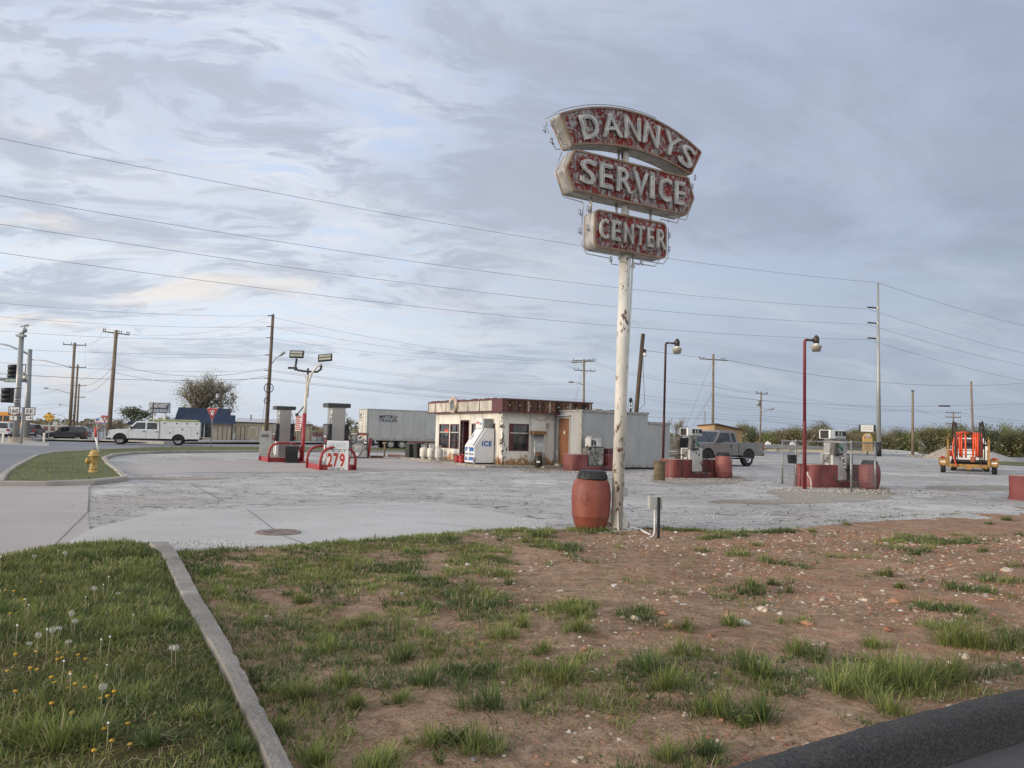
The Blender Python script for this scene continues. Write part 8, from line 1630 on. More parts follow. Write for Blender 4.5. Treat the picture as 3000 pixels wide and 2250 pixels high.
protos = [make_tree('woodland_tree', 'x', 'tree', 31, 10, .75, LM[0], 6500, .17, 5, .12, .6, .16, .8, fill=.35), make_tree('woodland_tree', 'x', 'tree', 32, 10, .85, LM[1], 6500, .17, 5, .12, .6, .16, .8, fill=.35), make_tree('woodland_tree', 'x', 'tree', 33, 10, .7, LM[2], 5200, .15, 5, .12, .6, .16, .75, fill=.3), make_tree('woodland_tree', 'x', 'tree', 34, 10, .7, LM[3], 6500, .17, 5, .10, .6, .16, .8, fill=.4), make_tree('woodland_tree', 'x', 'tree', 35, 10, .75, LM[4], 1500, .11, 6, .14, .8, .16, .5), make_tree('woodland_tree', 'x', 'tree', 36, 10, .8, LM[5], 5500, .15, 5, .12, .6, .16, .8, fill=.3)]
names = ['olive green', 'fresh green', 'brownish', 'dark green', 'bare grey', 'yellow green']
prof = [(2110, 1262), (2190, 1244), (2240, 1262), (2285, 1250), (2310, 1246), (2345, 1252), (2395, 1228), (2425, 1256), (2500, 1262), (2545, 1264), (2600, 1262), (2650, 1256), (2700, 1250), (2728, 1242), (2765, 1252), (2790, 1240), (2835, 1252), (2872, 1242), (2915, 1266), (2955, 1272), (2985, 1246), (3060, 1236)]
def ptop(x):
    for a, c_ in zip(prof, prof[1:]):
        if a[0] <= x <= c_[0]: return a[1] + (c_[1] - a[1]) * (x - a[0]) / (c_[0] - a[0])
    return 1250
marks = [(2160, 'behind the tan shed'), (2235, 'above the grey pickup bed'), (2352, 'left of the bright red lamp post'), (2470, 'behind the white pump head'), (2565, 'behind the reader board'), (2665, 'between steel pole and bare wooden pole'), (2760, 'just right of the bare wooden pole'), (2850, 'above the left reel hoop of the orange trailer'), (2930, 'right above the orange trailer'), (3100, 'at the right border of the view')]
cnt = {}; used = set(); rr = random.Random(12); seq = [4, 2, 2, 0, 3, 1, 1, 0, 2, 3, 0, 4, 2, 3, 3, 1, 0, 2, 2, 0, 5, 2, 0, 4, 3, 2, 1, 3, 0, 4, 0, 3, 5, 1, 3, 0, 5, 5, 0, 1, 3, 5, 0, 5]
x = 2118; i = 0
while x < 3075:
    ki = seq[i % len(seq)]; row = i % 2; Yt_ = 160 + row * 22 + rr.uniform(-5, 5); mk = [m for l, m in marks if x < l][0]; lab0 = names[ki] + ' wood tree ' + mk; cnt[lab0] = cnt.get(lab0, 0) + 1
    lab = lab0 if cnt[lab0] == 1 else lab0 + ', ' + {2: 'second', 3: 'third', 4: 'fourth'}.get(cnt[lab0], 'last') + ' from left'
    if ki in used: t = copy_thing(protos[ki], lab, (0, 0, 0))
    else: t = protos[ki]; t['label'] = lab; used.add(ki)
    t['group'] = 'trees of the far wood'; yt = ptop(x) + rr.uniform(-10, 13) + (0 if ki != 4 else -12); put(t, x, yt, Yt_, 10.6, -4.2, rr.random() * 6, rr.uniform(.62, 1.0)); x += rr.uniform(17, 27); i += 1
# undergrowth filling the foot of the wood
rr = random.Random(77); vs = []; fs = []
for i in range(30000):
    px = 2060 + rr.random() * 1100; Y_ = 150 + rr.random() * 50; top = D(px, ptop(min(max(px, 2110), 3060)) + 26, Y_).z; b_ = D(px, 1300, Y_); z = -4 + (top + 4) * rr.random() ** 1.1; p = Vector((b_.x, Y_, z)); a = Vector((rr.gauss(0, 1), rr.gauss(0, 1), rr.gauss(0, 1))).normalized(); u = a.orthogonal().normalized() * rr.uniform(.12, .3); v = a.cross(u) * .7; n0 = len(vs); vs += [p - u, p - v, p + u, p + v]; fs.append((n0, n0 + 1, n0 + 2, n0 + 3))
me = bpy.data.meshes.new('undergrowth'); me.from_pydata(vs, [], fs)
for m_ in (LM[3], LM[0], LM[2]): me.materials.append(m_)
me.polygons.foreach_set('material_index', [rr.choice((0, 1, 1, 2)) for _ in fs]); tag_o = bpy.data.objects.new('undergrowth', me); COL.objects.link(tag_o); tag(tag_o, kind='stuff')
# far dark hedge lines on the left horizon
vs = []; fs = []
for i in range(9000):
    px = rr.uniform(-200, 2150); Y_ = 230 + rr.random() * 60; b_ = D(px, 1300, Y_); h = (2.2 + 1.6 * noise.noise(Vector((px * .012, 0, 3))) + .8 * noise.noise(Vector((px * .05, 0, 3)))) * rr.random(); p = Vector((b_.x, Y_, -.5 + h * 1.4)); a = Vector((rr.gauss(0, 1), rr.gauss(0, 1), rr.gauss(0, 1))).normalized(); u = a.orthogonal().normalized() * rr.uniform(.3, .7); v = a.cross(u) * .7; n0 = len(vs); vs += [p - u, p - v, p + u, p + v]; fs.append((n0, n0 + 1, n0 + 2, n0 + 3))
me = bpy.data.meshes.new('distant_hedge'); me.from_pydata(vs, [], fs); me.materials.append(LM[2]); me.materials.append(LM[3]); me.polygons.foreach_set('material_index', [rr.choice((0, 0, 1)) for _ in fs]); o_ = bpy.data.objects.new('distant_hedge', me); COL.objects.link(o_); tag(o_, kind='stuff')
# ---------------------------------------------------------------- foreground growth and stones
def proj(x, y, z=0.):
    dz = z - EYE; f = y * cp + dz * sp; return 1500 + FPX * (x * cr - y * sr * sp + dz * sr * cp) / f, 1125 - FPX * (-x * sr - y * cr * sp + dz * cr * cp) / f
NR = np.random.default_rng(5)
GX0, GY0, GS = -11., 2.0, .08; gxn, gyn = int(28 / GS), int(11.5 / GS)
HZ = np.zeros((gxn, gyn)); LS = np.zeros((gxn, gyn)); IN = np.zeros((gxn, gyn))
for i in range(gxn):
    for j in range(gyn):
        x, y = GX0 + i * GS, GY0 + j * GS
        if inpoly(x, y, bank_poly): IN[i, j] = 1; HZ[i, j] = bank_z(x, y); LS[i, j] = lawn_side(x, y)
def samp(A, x, y): return A[np.clip(((x - GX0) / GS).round().astype(int), 0, gxn - 1), np.clip(((y - GY0) / GS).round().astype(int), 0, gyn - 1)]
class Blades:
    def __init__(s): s.V = []; s.F = []; s.M = []; s.n = 0
    def add(s, x, y, z, L, w, az, lean, mi, droop=.5):
        n = len(x); dx, dy = np.cos(az), np.sin(az); px, py = -dy, dx; hz = np.cos(lean); hr = np.sin(lean)
        P = []
        for t, ww in ((0, 1.), (.45, .85), (.8, .5), (1., .04)):
            r = L * (hr * t + droop * .6 * t * t * hr); h = L * (hz * t - droop * .35 * t * t)
            for sg in (-1, 1): P.append(np.stack([x + dx * r + px * w * ww * sg * .5, y + dy * r + py * w * ww * sg * .5, z + np.maximum(h, .004)], 1))
        s.V.append(np.stack(P, 1).reshape(-1, 3)); b_ = (np.arange(n) * 8)[:, None] + s.n
        s.F.append(np.concatenate([b_ + np.array([k, k + 1, k + 3, k + 2]) for k in (0, 2, 4)], 1).reshape(-1, 4)); s.M.append(np.repeat(np.broadcast_to(mi, (n,)), 3)); s.n += n * 8
    def build(s, name, mats):
        V = np.concatenate(s.V); F = np.concatenate(s.F); me = bpy.data.meshes.new(name); me.vertices.add(len(V)); me.vertices.foreach_set('co', V.ravel().astype(np.float32)); me.loops.add(F.size); me.loops.foreach_set('vertex_index', F.ravel().astype(np.int32)); me.polygons.add(len(F)); me.polygons.foreach_set('loop_start', np.arange(0, F.size, 4, dtype=np.int32))
        for m in mats: me.materials.append(m)
        me.polygons.foreach_set('material_index', np.concatenate(s.M).astype(np.int32)); me.update(calc_edges=True); o = bpy.data.objects.new(name, me); COL.objects.link(o); return tag(o, kind='stuff')
GM = [leafmat('grass_mid', (.155, .190, .055), .3), leafmat('grass_bright', (.235, .27, .085), .25), leafmat('grass_deep', (.085, .125, .045), .3), leafmat('grass_dry', (.42, .35, .23), .25), leafmat('grass_yellowish', (.26, .24, .10), .25), leafmat('purple_bloom', (.22, .14, .30), .2)]
gb = Blades()
def rand_pts(n, x0, x1, y0, y1): x = NR.uniform(x0, x1, n); y = NR.uniform(y0, y1, n); k = samp(IN, x, y) > 0; return x[k], y[k]
def nz(x, y, s, o=0.): return np.array([noise.noise(Vector((a * s + o, b_ * s, o))) for a, b_ in zip(x, y)])
# lawn, denser near the viewer
for n, y0, y1, w_, Ls in ((42000, 3.0, 5.6, .0042, .050), (34000, 5.4, 7.6, .0055, .055), (26000, 7.4, 11.2, .008, .06)):
    x, y = rand_pts(n * 3, -9.5, -1.0, y0, y1); ls = samp(LS, x, y); u, v = proj(x, y); k = (ls > .07) & (u > -80); x, y = x[k][:n], y[k][:n]
    q = nz(x, y, 1.6); q2 = nz(x, y, 5., 3.); L = Ls * (.55 + .9 * NR.random(len(x))) * (1 + .9 * np.maximum(q, 0)); mi = np.where(q2 + NR.normal(0, .2, len(x)) > .28, 1, np.where(q2 + NR.normal(0, .2, len(x)) < -.18, 2, 0)); rr_ = NR.random(len(x)); mi = np.where(rr_ < .07, 3, np.where(rr_ < .2, 4, mi))
    kk = (q + NR.normal(0, .22, len(x))) > -.42; x, y, L, mi = x[kk], y[kk], L[kk], mi[kk]
    gb.add(x, y, samp(HZ, x, y) - .004, L, w_ * (.7 + .7 * NR.random(len(x))), NR.uniform(0, 2 * PI, len(x)), NR.uniform(.1, 1.1, len(x)), mi)
def tuft(x, y, h, n, mi=0, spread=.05, lean=.75, w=.005, dry=.06):
    r = np.abs(NR.normal(0, spread, n)); a = NR.uniform(0, 2 * PI, n); X_ = x + r * np.cos(a); Y_ = y + r * np.sin(a); m = np.where(NR.random(n) < dry, 3, np.where(NR.random(n) < .25, (mi + 1) % 3, mi)); L = h * NR.uniform(.45, 1.15, n)
    gb.add(X_, Y_, samp(HZ, X_, Y_) - .006, L, np.full(n, w) * NR.uniform(.6, 1.2, n), a + NR.normal(0, .5, n), np.abs(NR.normal(0, lean * .6, n)) + r / spread * .15, m, .55)
def cover(u, v, d_edge):      # share of green on the dirt side, from the look of the place
    c = .70 * sm_(1850, 1350, u); c = np.where((v > 1895) & (u > 1450), np.maximum(c, .50 * sm_(1890, 1950, v) * sm_(2220, 2110, v)), c); c = np.where((u > 1050) & (u < 1900) & (v > 2050), c * .45, c); c = np.where((u > 1500) & (v < 1880), np.minimum(c, .20), c); c = np.where((d_edge < .55) & (u < 2350), np.maximum(c, .50), c); return np.where((u > 2600) & (v < 1600), .35, c)
def sm_(a, b_, x): t = np.clip((x - a) / (b_ - a), 0, 1); return t * t * (3 - 2 * t)
x, y = rand_pts(78000, -4.5, 15, 3.0, 12.8); ls = samp(LS, x, y); k = ls < -.09; x, y = x[k], y[k]; u, v = proj(x, y); k = (u < 3080) & (v < 2330); x, y, u, v = x[k], y[k], u[k], v[k]
de = np.array([edge_dist(a, b_, front_edge) for a, b_ in zip(x, y)]); c = cover(u, v, de); q = nz(x, y, 1.15) * .9 + nz(x, y, 3.1, 7.) * .7 + NR.normal(0, .10, len(x)); k = q > (.50 - c * 1.02); x, y, de, v = x[k], y[k], de[k], v[k]
area_keep = NR.random(len(x)) < np.where(y < 6, .75, .75); x, y, q, v = x[area_keep], y[area_keep], q[k][area_keep], v[area_keep]
print('tufts', len(x))
for a, b_, qq in zip(x, y, q):
    far = b_ > 6.5; mi = 2 if noise.noise(Vector((a * 1.4, b_ * 1.4, 4))) > .02 else (0 if rnd.random() < .7 else 1); tuft(a, b_, rnd.uniform(.035, .085) * (1.5 if qq > .45 else 1), 11 if far else 15, mi, .045, .85, .0095 if far else .006, .09)
big_ = [(870, 2040, 95), (1010, 2000, 80), (1250, 2005, 95), (1470, 1860, 75), (1530, 1830, 60), (1700, 1840, 75), (1690, 1800, 50), (2010, 1840, 60), (2140, 1825, 55), (1660, 1985, 85), (1440, 2070, 115), (1270, 2180, 90), (1390, 2190, 110), (1110, 2240, 100), (1900, 1965, 100), (1950, 2020, 110), (2110, 2080, 110), (2230, 2100, 115), (1960, 2215, 95), (2060, 2200, 90), (2450, 2030, 110), (2520, 2020, 120), (2640, 2000, 150), (2600, 1975, 130), (2690, 2005, 120), (2790, 1995, 130), (2800, 1880, 110), (2870, 1890, 120), (2960, 1890, 95), (2560, 1885, 60), (2330, 1905, 75), (2180, 1960, 95), (2240, 1975, 90), (2610, 2090, 90), (330, 1890, 60), (460, 1850, 75), (170, 2200, 130), (90, 2180, 100), (260, 2190, 110), (440, 2200, 80), (600, 2120, 80), (700, 2200, 80), (1180, 1920, 75), (960, 1900, 80), (1060, 1830, 60), (740, 1830, 55), (880, 1760, 45), (1590, 1905, 60), (1330, 1960, 60), (1990, 1915, 80), (2880, 1612, 26), (2690, 1625, 28), (2640, 1722, 30), (2590, 1680, 34), (2260, 1705, 30), (2200, 1712, 40), (2380, 1555, 20), (2060, 1575, 22), (2950, 1520, 24), (2900, 1535, 20), (1040, 2060, 70), (1170, 2050, 60), (820, 2140, 80), (930, 2220, 90), (520, 1650, 40), (400, 1640, 38), (250, 1650, 40), (150, 1680, 36), (640, 1740, 40), (2480, 1535, 18)]
for u, v, hp in big_:
    g = G(u, v, .05); h = hp * g.y / FPX * .92; n = int(60 + hp * .9); mi = rnd.choice((0, 2, 1, 0)); tuft(g.x, g.y, h, n, mi, h * .30, .75, .0055 if g.y < 6 else .008, .05)
    for _ in range(3): tuft(g.x + rnd.gauss(0, h * .55), g.y + rnd.gauss(0, h * .35), h * rnd.uniform(.4, .7), n // 3, mi, h * .2, .8, .0052 if g.y < 6 else .008)
# low broad leaves (clover, henbit) and flat straw
def flat(n, x0, x1, y0, y1, cond, L0, L1, w0, mis, lean0=1.2, lean1=1.5, z=.004):
    x, y = rand_pts(n, x0, x1, y0, y1); u, v = proj(x, y); k = cond(x, y, u, v, samp(LS, x, y)); x, y = x[k], y[k]; m = len(x); gb.add(x, y, samp(HZ, x, y) + z, NR.uniform(L0, L1, m), w0 * NR.uniform(.6, 1.4, m), NR.uniform(0, 2 * PI, m), NR.uniform(lean0, lean1, m), NR.choice(mis, m), .2)
flat(46000, -9.5, -.9, 3, 11, lambda x, y, u, v, l: (l > .08) & (nz(x, y, 2.2, 9.) > -.12), .012, .03, .012, [0, 2, 2, 4, 0], .3, 1.3, .012)
flat(40000, -3, 9, 3, 11, lambda x, y, u, v, l: (l < -.05) & (nz(x, y, 1.5, 2.) > .06), .010, .024, .010, [0, 2, 4, 2], .3, 1.3, .004)
flat(30000, -3, 7, 3, 7.5, lambda x, y, u, v, l: (l < -.04) & (nz(x, y, 1.3, 5.) + .25 * (v > 2000) > .05), .03, .10, .0026, [3], 1.35, 1.55, .008)
flat(14000, -3, 13, 7, 12, lambda x, y, u, v, l: (l < -.04) & (u > 1300), .04, .10, .005, [3], 1.4, 1.56, .006)
flat(5000, -7, -1.2, 3, 6.5, lambda x, y, u, v, l: (l > .05) & (nz(x, y, 1.1, 6.) > .1), .04, .10, .003, [3, 4], 1.1, 1.5, .02)
flat(1500, -2, 6, 3.2, 6.5, lambda x, y, u, v, l: (l < -.04) & (nz(x, y, .9, 8.) > .22), .010, .016, .008, [5], .1, .9, .05)
# kerb-side fringe and the lot edge fringe
for a, c_ in zip(CK, CK[1:]):
    t_ = (c_ - a).normalized(); nn = Vector((-t_.y, t_.x, 0)); L_k = (c_ - a).length
    for sgn, n in ((-1, 34), (1, 16)):
        for _ in range(int(L_k * n)): q = a.lerp(c_, rnd.random()) + nn * -sgn * rnd.uniform(.07, .11) * (-1); tuft(q.x, q.y, rnd.uniform(.03, .07), 9, rnd.choice((0, 2, 1)), .02, .9, .0045)
for a, c_ in zip(front_edge[2:21], front_edge[3:22]):
    for _ in range(int((c_ - a).length * 9)):
        q = a.lerp(c_, rnd.random()); 
        if noise.noise(q * .8) > -.15: tuft(q.x, q.y - rnd.uniform(.02, .16), rnd.uniform(.04, .09), 8, rnd.choice((0, 2, 1)), .04, .7, .009)
gb.build('grass', GM)
# mown grass on the verges further off
gb = Blades(); P = isl; n = 34000
x = NR.uniform(-24, 2, n); y = NR.uniform(18, 62, n); k = np.array([inpoly(a, b_, P) for a, b_ in zip(x, y)]) & (NR.random(n) < np.where(y < 32, 1, .5)); x, y = x[k], y[k]; z = np.array([turf_z(a, b_) for a, b_ in zip(x, y)]); q = nz(x, y, .8); gb.add(x, y, z, .05 + .04 * NR.random(len(x)) + .03 * np.maximum(q, 0), np.full(len(x), .02), NR.uniform(0, 6.28, len(x)), NR.uniform(.1, 1.2, len(x)), np.where(q + NR.normal(0, .2, len(x)) > .2, 1, np.where(q < -.2, 4, 0)))
gb.build('verge_grass', GM)
# stones: loose gravel as one mass
def stones(name, pts, mats):
    V = []; F = []; M_ = []; base = np.array([(-1, -.6, 0), (.2, -1, 0), (1, -.2, 0), (.6, .9, 0), (-.6, .8, 0), (-.5, -.4, .7), (.5, -.5, .8), (.6, .4, .6), (-.3, .5, .75)])
    for i, (x, y, z, s, m) in enumerate(pts):
        a = rnd.uniform(0, 6.28); ca, sa = math.cos(a) * s, math.sin(a) * s; b_ = base * (1 + NR.normal(0, .16, base.shape)); X_ = b_[:, 0] * ca - b_[:, 1] * sa + x; Y_ = b_[:, 0] * sa + b_[:, 1] * ca * .9 + y; V.append(np.stack([X_, Y_, b_[:, 2] * s * .75 + z], 1)); o = i * 9
        F += [(o, o + 1, o + 6, o + 5), (o + 1, o + 2, o + 7, o + 6), (o + 2, o + 3, o + 7), (o + 3, o + 4, o + 8, o + 7), (o + 4, o, o + 5, o + 8), (o + 5, o + 6, o + 7, o + 8)]; M_ += [m] * 6
    me = bpy.data.meshes.new(name); me.from_pydata(np.concatenate(V).tolist(), [], F)
    for m in mats: me.materials.append(m)
    me.polygons.foreach_set('material_index', M_); o = bpy.data.objects.new(name, me); COL.objects.link(o); return tag(o, kind='stuff')
SM = [mat('stone_orange', (.36, .19, .11), .9, 0, .2, 30, bump=.5), mat('stone_cream', (.48, .40, .32), .9, 0, .2, 30, bump=.5), mat('stone_red', (.24, .10, .06), .9, 0, .2, 30), mat('stone_white', (.55, .53, .49), .9, 0, .1, 30), mat('stone_grey', (.22, .21, .20), .9, 0, .2, 30), mat('clod_brown', (.20, .125, .09), .95, 0, .2, 30)]
pts = []
x, y = rand_pts(60000, -3, 15, 3, 12.8); u, v = proj(x, y); ls = samp(LS, x, y); q = nz(x, y, .9, 1.)
dens = np.clip((u - 1000) / 1400, .07, 1) * np.clip(.65 + q * 1.3, .1, 1) * .8; k = (ls < -.1) & (NR.random(len(x)) < dens) & (u < 3060)
for a, b_, z in zip(x[k], y[k], samp(HZ, x, y)[k]): s = .005 + .014 * rnd.random() ** 2.2 + (.012 if rnd.random() < .04 else 0); pts.append((a, b_, z - s * .28, s * (1 + b_ * .05), rnd.choice((0, 0, 0, 1, 2, 5, 5, 2, 1, 0, 5, 0, 1, 3))))
stones('gravel', pts, SM)
pts = []
for i in range(5200):      # chippings strewn over the lot, thicker round the islands and at the edges
    r_ = rnd.random()
    if r_ < .35: g = G(rnd.uniform(1500, 3000), 1560 - rnd.random() ** 2 * 60 - max(0, 0)); 
    elif r_ < .7: c_ = rnd.choice((G(2030, 1405), G(2430, 1440), G(1720, 1385), G(2500, 1436))); g = c_ + Vector((rnd.gauss(0, 1.8), rnd.gauss(-.2, .7), 0))
    elif r_ < .8: g = G(rnd.gauss(590, 90), 1597 + rnd.gauss(0, 8))
    else: g = G(rnd.uniform(200, 2900), rnd.uniform(1400, 1540))
    if g.y < 9.4: continue
    s = rnd.uniform(.006, .016) * (.5 + g.y / 26); pts.append((g.x, g.y, .008, s, rnd.choice((3, 3, 1, 4, 3))))
stones('lot_chippings', pts, SM)
# single rocks
def rock(px, py, wpx, mi, label, seed):
    g = G(px, py, .05); s = wpx * g.y / FPX / 2; R_ = random.Random(seed); bm = bmesh.new(); bmesh.ops.create_icosphere(bm, subdivisions=2, radius=1)
    sc_v = Vector((1, R_.uniform(.6, .9), R_.uniform(.42, .62)))
    for v in bm.verts: n_ = noise.noise(v.co * 1.1 + Vector((seed, 0, 0))) * .5 + noise.noise(v.co * 2.7 + Vector((0, seed, 0))) * .2; v.co = v.co * (1 + n_); v.co = Vector((v.co.x * sc_v.x, v.co.y * sc_v.y, max(v.co.z * sc_v.z, -.25))) * s
    me = bpy.data.meshes.new('rock'); bm.to_mesh(me); bm.free(); me.materials.append(SM[mi]); o = bpy.data.objects.new('rock', me); COL.objects.link(o); z = bank_z(g.x, g.y); o.location = (g.x, g.y, z + s * .12); o.rotation_euler.z = R_.random() * 6; tag(o, label, 'rock', 'rocks on the dirt bank')
cn = {0: 'orange', 1: 'cream', 2: 'dark red', 3: 'white', 4: 'grey', 5: 'brown'}
RK = [(2179, 1822, 46, 3, 'largest white rock, on the dirt right of the centre'), (2363, 1820, 44, 0, 'wide orange rock level with the white rock, to its right'), (2233, 1785, 36, 1, 'cream rock just above and right of the white rock'), (2619, 1760, 34, 0, 'orange rock high on the bank below the chain link pumps'), (2654, 1757, 16, 0, 'small orange stone touching the high orange rock'), (2551, 1793, 24, 2, 'dark red stone left below the high orange rock'), (2673, 1814, 28, 5, 'brown angular stone right below the high orange rock'), (2950, 1669, 40, 1, 'large cream rock near the right border'), (2529, 1752, 24, 1, 'cream stone left of the high orange rock'), (2602, 1836, 34, 2, 'dark red rock behind the long right hand grass tuft'), (2827, 1915, 34, 1, 'cream upright rock between the tall right hand tufts'), (2518, 1926, 28, 0, 'orange rock left of the tallest grass tuft'), (2770, 1766, 28, 0, 'orange stone above the right hand tuft'), (1410, 1763, 22, 0, 'left one of two orange stones at mid bank'), (1501, 1760, 22, 0, 'right one of two orange stones at mid bank'), (1863, 1813, 34, 1, 'flat cream rock below the sign pole side'), (1940, 1799, 32, 0, 'orange rock just right of the flat cream rock'), (1964, 1830, 40, 0, 'broad orange rock under the flat cream rock'), (1709, 1900, 28, 0, 'lone orange rock by the bare soil patch'), (1386, 2222, 24, 4, 'bluish grey stone at the bottom edge'), (1477, 2204, 12, 3, 'tiny pale stone right of the bluish grey stone'), (1730, 1800, 14, 3, 'small white stone left of the flat cream rock'), (2300, 1880, 20, 5, 'brown stone below the wide orange rock'), (2085, 1860, 26, 2, 'dark red rock left below the white rock'), (2130, 1800, 22, 0, 'orange stone touching the white rock on the left'), (2860, 1700, 18, 0, 'small orange stone left of the large cream rock'), (2905, 1760, 24, 0, 'orange stone below the large cream rock'), (2420, 1770, 20, 1, 'cream stone midway between two orange rocks')]
for i, (a, b_, c_, d, l) in enumerate(RK): rock(a, b_, c_, d, l, i + 3)
# dandelions
M_stem = mat('dandelion_stem', (.24, .22, .11), .6); M_puff, nb = newmat('dandelion_puff'); s1_ = bsdf(nb, (.58, .57, .53), .9); t1_ = nb.new('ShaderNodeBsdfTransparent'); mx = nb.new('ShaderNodeMixShader'); nb.put(mx.inputs[0], nb.ramp(nb.voro(nb.new('ShaderNodeTexCoord').outputs['Object'], 190), .45, .25, .15, .8)); nb.l.new(t1_.outputs[0], mx.inputs[1]); nb.l.new(s1_.outputs[0], mx.inputs[2]); outm(nb, mx)
M_yel = mat('dandelion_yellow', (.50, .29, .02), .7, 0, .35, 90)
def dandelion(kind, label, group, u, v, h, src=None):
    g = Vector(ray(u, v)); t = (.05 + h - EYE) / g.z; x, y = g.x * t, g.y * t; loc = (x, y, bank_z(x, y) - .005)
    if src: c = copy_thing(src, label, loc, rnd.random() * 6, (1, 1, h / .15 if kind != 'flower' else h / .05)); return c
    t = thing('dandelion', label, 'flower', loc, 0, group); H_ = .15 if kind != 'flower' else .05; mb = MB().use(0, True); mb.tube([(0.012, 0, 0), (.004, .002, H_ * .5), (0, 0, H_)], [.0028, .0024, .0022], 5); part('stem', mb, M_stem, t)
    mb = MB().use(0, True)
    if kind == 'puff': mb.ball((0, 0, H_ + .012), .0185, 8)
    elif kind == 'flower': mb.lathe([(.002, H_ - .004), (.008, H_), (.0115, H_ + .004), (.008, H_ + .009), (.001, H_ + .010)], 9, caps=False)
    else: mb.ball((0, 0, H_ + .003), .0055, 5)
    part('head', mb, M_puff if kind == 'puff' else (M_yel if kind == 'flower' else M_white), t); return t
where = lambda u, v: ('at the left border of the lawn', 'left of the lawn centre', 'right of the lawn centre')[(u > 90) + (u > 220)] + ', ' + ('at its far end', 'in its far half', 'halfway down', 'in its near half', 'near the bottom edge')[(v > 1700) + (v > 1880) + (v > 2000) + (v > 2120)]
src = None
for i, (u, v, h) in enumerate([(275, 1742, .16), (514, 1918, .15), (503, 1916, .145), (111, 1885, .16), (152, 1872, .17), (208, 1818, .17), (219, 1843, .13), (199, 1903, .10), (190, 1634, .18), (99, 1643, .14), (85, 1902, .08), (172, 1860, .10), (345, 1752, .06), (300, 2040, .15)]):
    lb = ('white seed head standing alone in the middle of the lawn', 'right one of the paired white seed heads near the narrow kerb', 'left one of the paired white seed heads near the narrow kerb')[i] if i < 3 else 'white dandelion seed head ' + where(u, v); c = dandelion('puff', lb, 'dandelion seed heads', u, v, h, src); src = src or c
src = None
for u, v in [(105, 1929), (44, 1936), (167, 1950), (181, 1945), (168, 1934), (228, 1935), (249, 1944), (149, 2005), (281, 2000), (292, 2075), (313, 2069), (158, 2020), (248, 2043), (219, 2034), (199, 2043), (333, 2055), (44, 2055), (257, 2151), (304, 2151), (374, 2137), (88, 1979), (108, 1979), (205, 1992), (327, 2189), (380, 2198), (275, 2221), (20, 1990), (150, 2090), (210, 2110), (120, 1720), (40, 1745), (70, 1770), (30, 1810), (15, 1743)]: c = dandelion('flower', 'small yellow dandelion ' + where(u, v), 'yellow dandelions', u, v, rnd.uniform(.035, .07), src); src = src or c
src = None
for u, v, h in [(303, 1712, .20), (318, 1708, .20), (137, 1862, .22), (50, 1850, .22), (296, 1888, .18), (322, 1878, .19), (186, 1965, .18), (205, 2003, .16), (313, 1965, .10), (73, 1770, .16), (84, 1788, .15), (2, 1640, .2), (170, 1625, .15), (316, 2140, .15), (250, 1770, .12), (390, 1820, .12)]: c = dandelion('bare', 'bare dandelion stalk without seeds ' + where(u, v), 'bare dandelion stalks', u, v, h, src); src = src or c
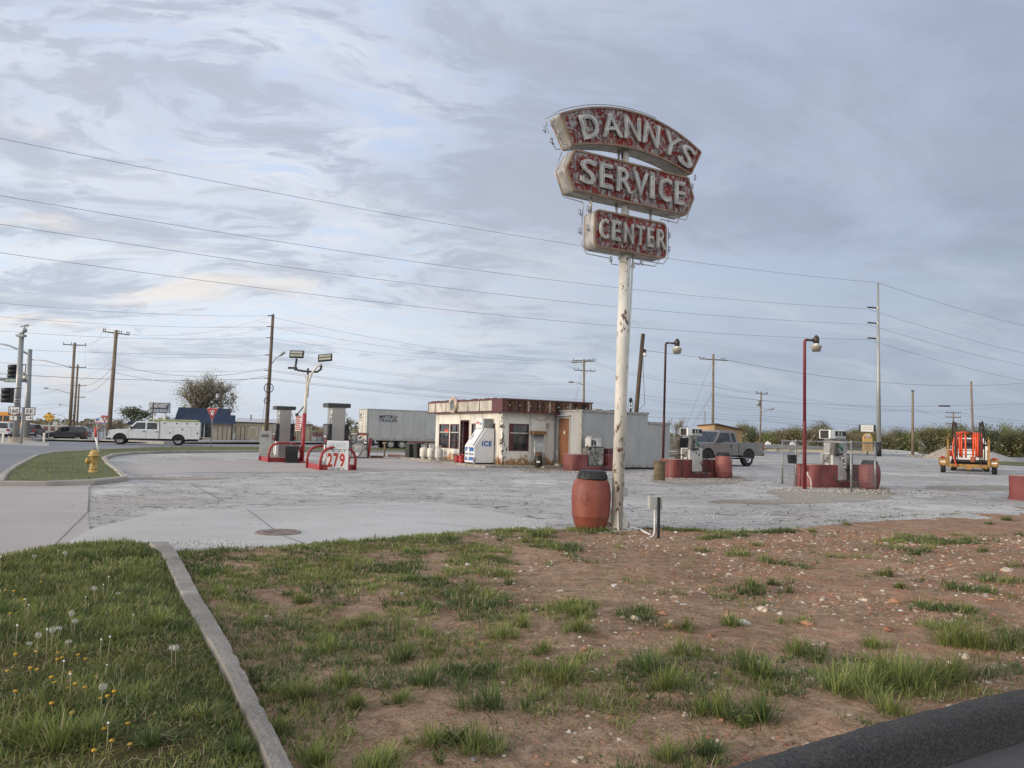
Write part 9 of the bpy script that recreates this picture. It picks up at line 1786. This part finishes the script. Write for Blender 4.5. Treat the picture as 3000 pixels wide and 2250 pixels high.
# leafy weeds
def weed(px, py, hpx, label):
    g = G(px, py, .05); h = hpx * g.y / FPX; t = thing('weed', label, 'plant', (g.x, g.y, bank_z(g.x, g.y) - .01), rnd.random() * 6, 'leafy weeds'); vs = []; fs = []; mb = MB().use(0, True)
    for i in range(9):
        a = rnd.uniform(0, 6.28); r = rnd.uniform(.3, 1) * h * .75; tip = Vector((math.cos(a) * r, math.sin(a) * r, h * rnd.uniform(.4, 1))); mb.tube([(0, 0, 0), tip * .6 + Vector((0, 0, h * .12)), tip], [.003, .002, .001], 4, False)
        for j in range(11):
            f = rnd.uniform(.25, 1); c_ = tip * f + Vector((rnd.gauss(0, .07), rnd.gauss(0, .07), rnd.gauss(.04, .05))) * h; s = h * rnd.uniform(.06, .12); a2 = rnd.uniform(0, 6.28); d = Vector((math.cos(a2), math.sin(a2), rnd.uniform(-.3, .5))).normalized() * s; e = d.cross(Vector((rnd.gauss(0, .4), rnd.gauss(0, .4), 1))).normalized() * s * .55; n0 = len(vs); vs += [c_ - d, c_ - e, c_ + d, c_ + e]; fs.append((n0, n0 + 1, n0 + 2, n0 + 3))
    part('stem', mb, GM[2], t, recalc=False); me = bpy.data.meshes.new('leaves'); me.from_pydata(vs, [], fs); me.materials.append(GM[0]); o = bpy.data.objects.new('leaves', me); COL.objects.link(o); o.parent = t
for a, b_, c_, l in ((2310, 1728, 50, 'leafy green weed standing alone on the stony bank'), (2610, 1680, 36, 'low leafy weed above the high orange rock'), (2400, 1935, 60, 'feathery weed among the lower right tufts'), (1340, 2170, 80, 'feathery leafy weed at the bottom centre'), (1290, 2235, 50, 'small broad leaf weed at the bottom edge'), (830, 2085, 45, 'broad leaf weed right of the narrow kerb'), (2170, 2115, 60, 'broad leaf weed at the base of the lower tuft'), (1560, 1568, 26, 'thin weed at the slab edge left of the barrel'), (650, 1612, 24, 'thin weed at the slab edge by the kerb end'), (2170, 1560, 22, 'low weed at the lot edge below the annex')): weed(a, b_, c_, l)
# joints of the slab, drawn as thin dark strips
def strip(name, a, c_, w_=.012, z=.0105):
    a, c_ = G(*a), G(*c_); d = (c_ - a).normalized(); n = Vector((-d.y, d.x, 0)) * w_ / 2; mb = MB(); vs = []; m = 24; fs = []
    for i in range(m + 1): q = a.lerp(c_, i / m) + n * 1.2 * noise.noise(a + d * i * .7); vs += [(*(q - n).xy, z), (*(q + n).xy, z)]
    mb.add(vs, [(2 * i, 2 * i + 1, 2 * i + 3, 2 * i + 2) for i in range(m)], False); tag(mb.build(name, mat('dark_joint', (.12, .115, .11), .95)), kind='structure')
for a, c_ in (((722, 1492), (805, 1555)), ((828, 1572), (885, 1592)), ((1290, 1478), (700, 1500)), ((1225, 1530), (1400, 1548)), ((262, 1426), (258, 1500)), ((258, 1500), (120, 1640)), ((560, 1386), (1240, 1382)), ((560, 1418), (655, 1470))): strip('joint', a, c_, .016 if a[1] < 1480 else .012, .013)
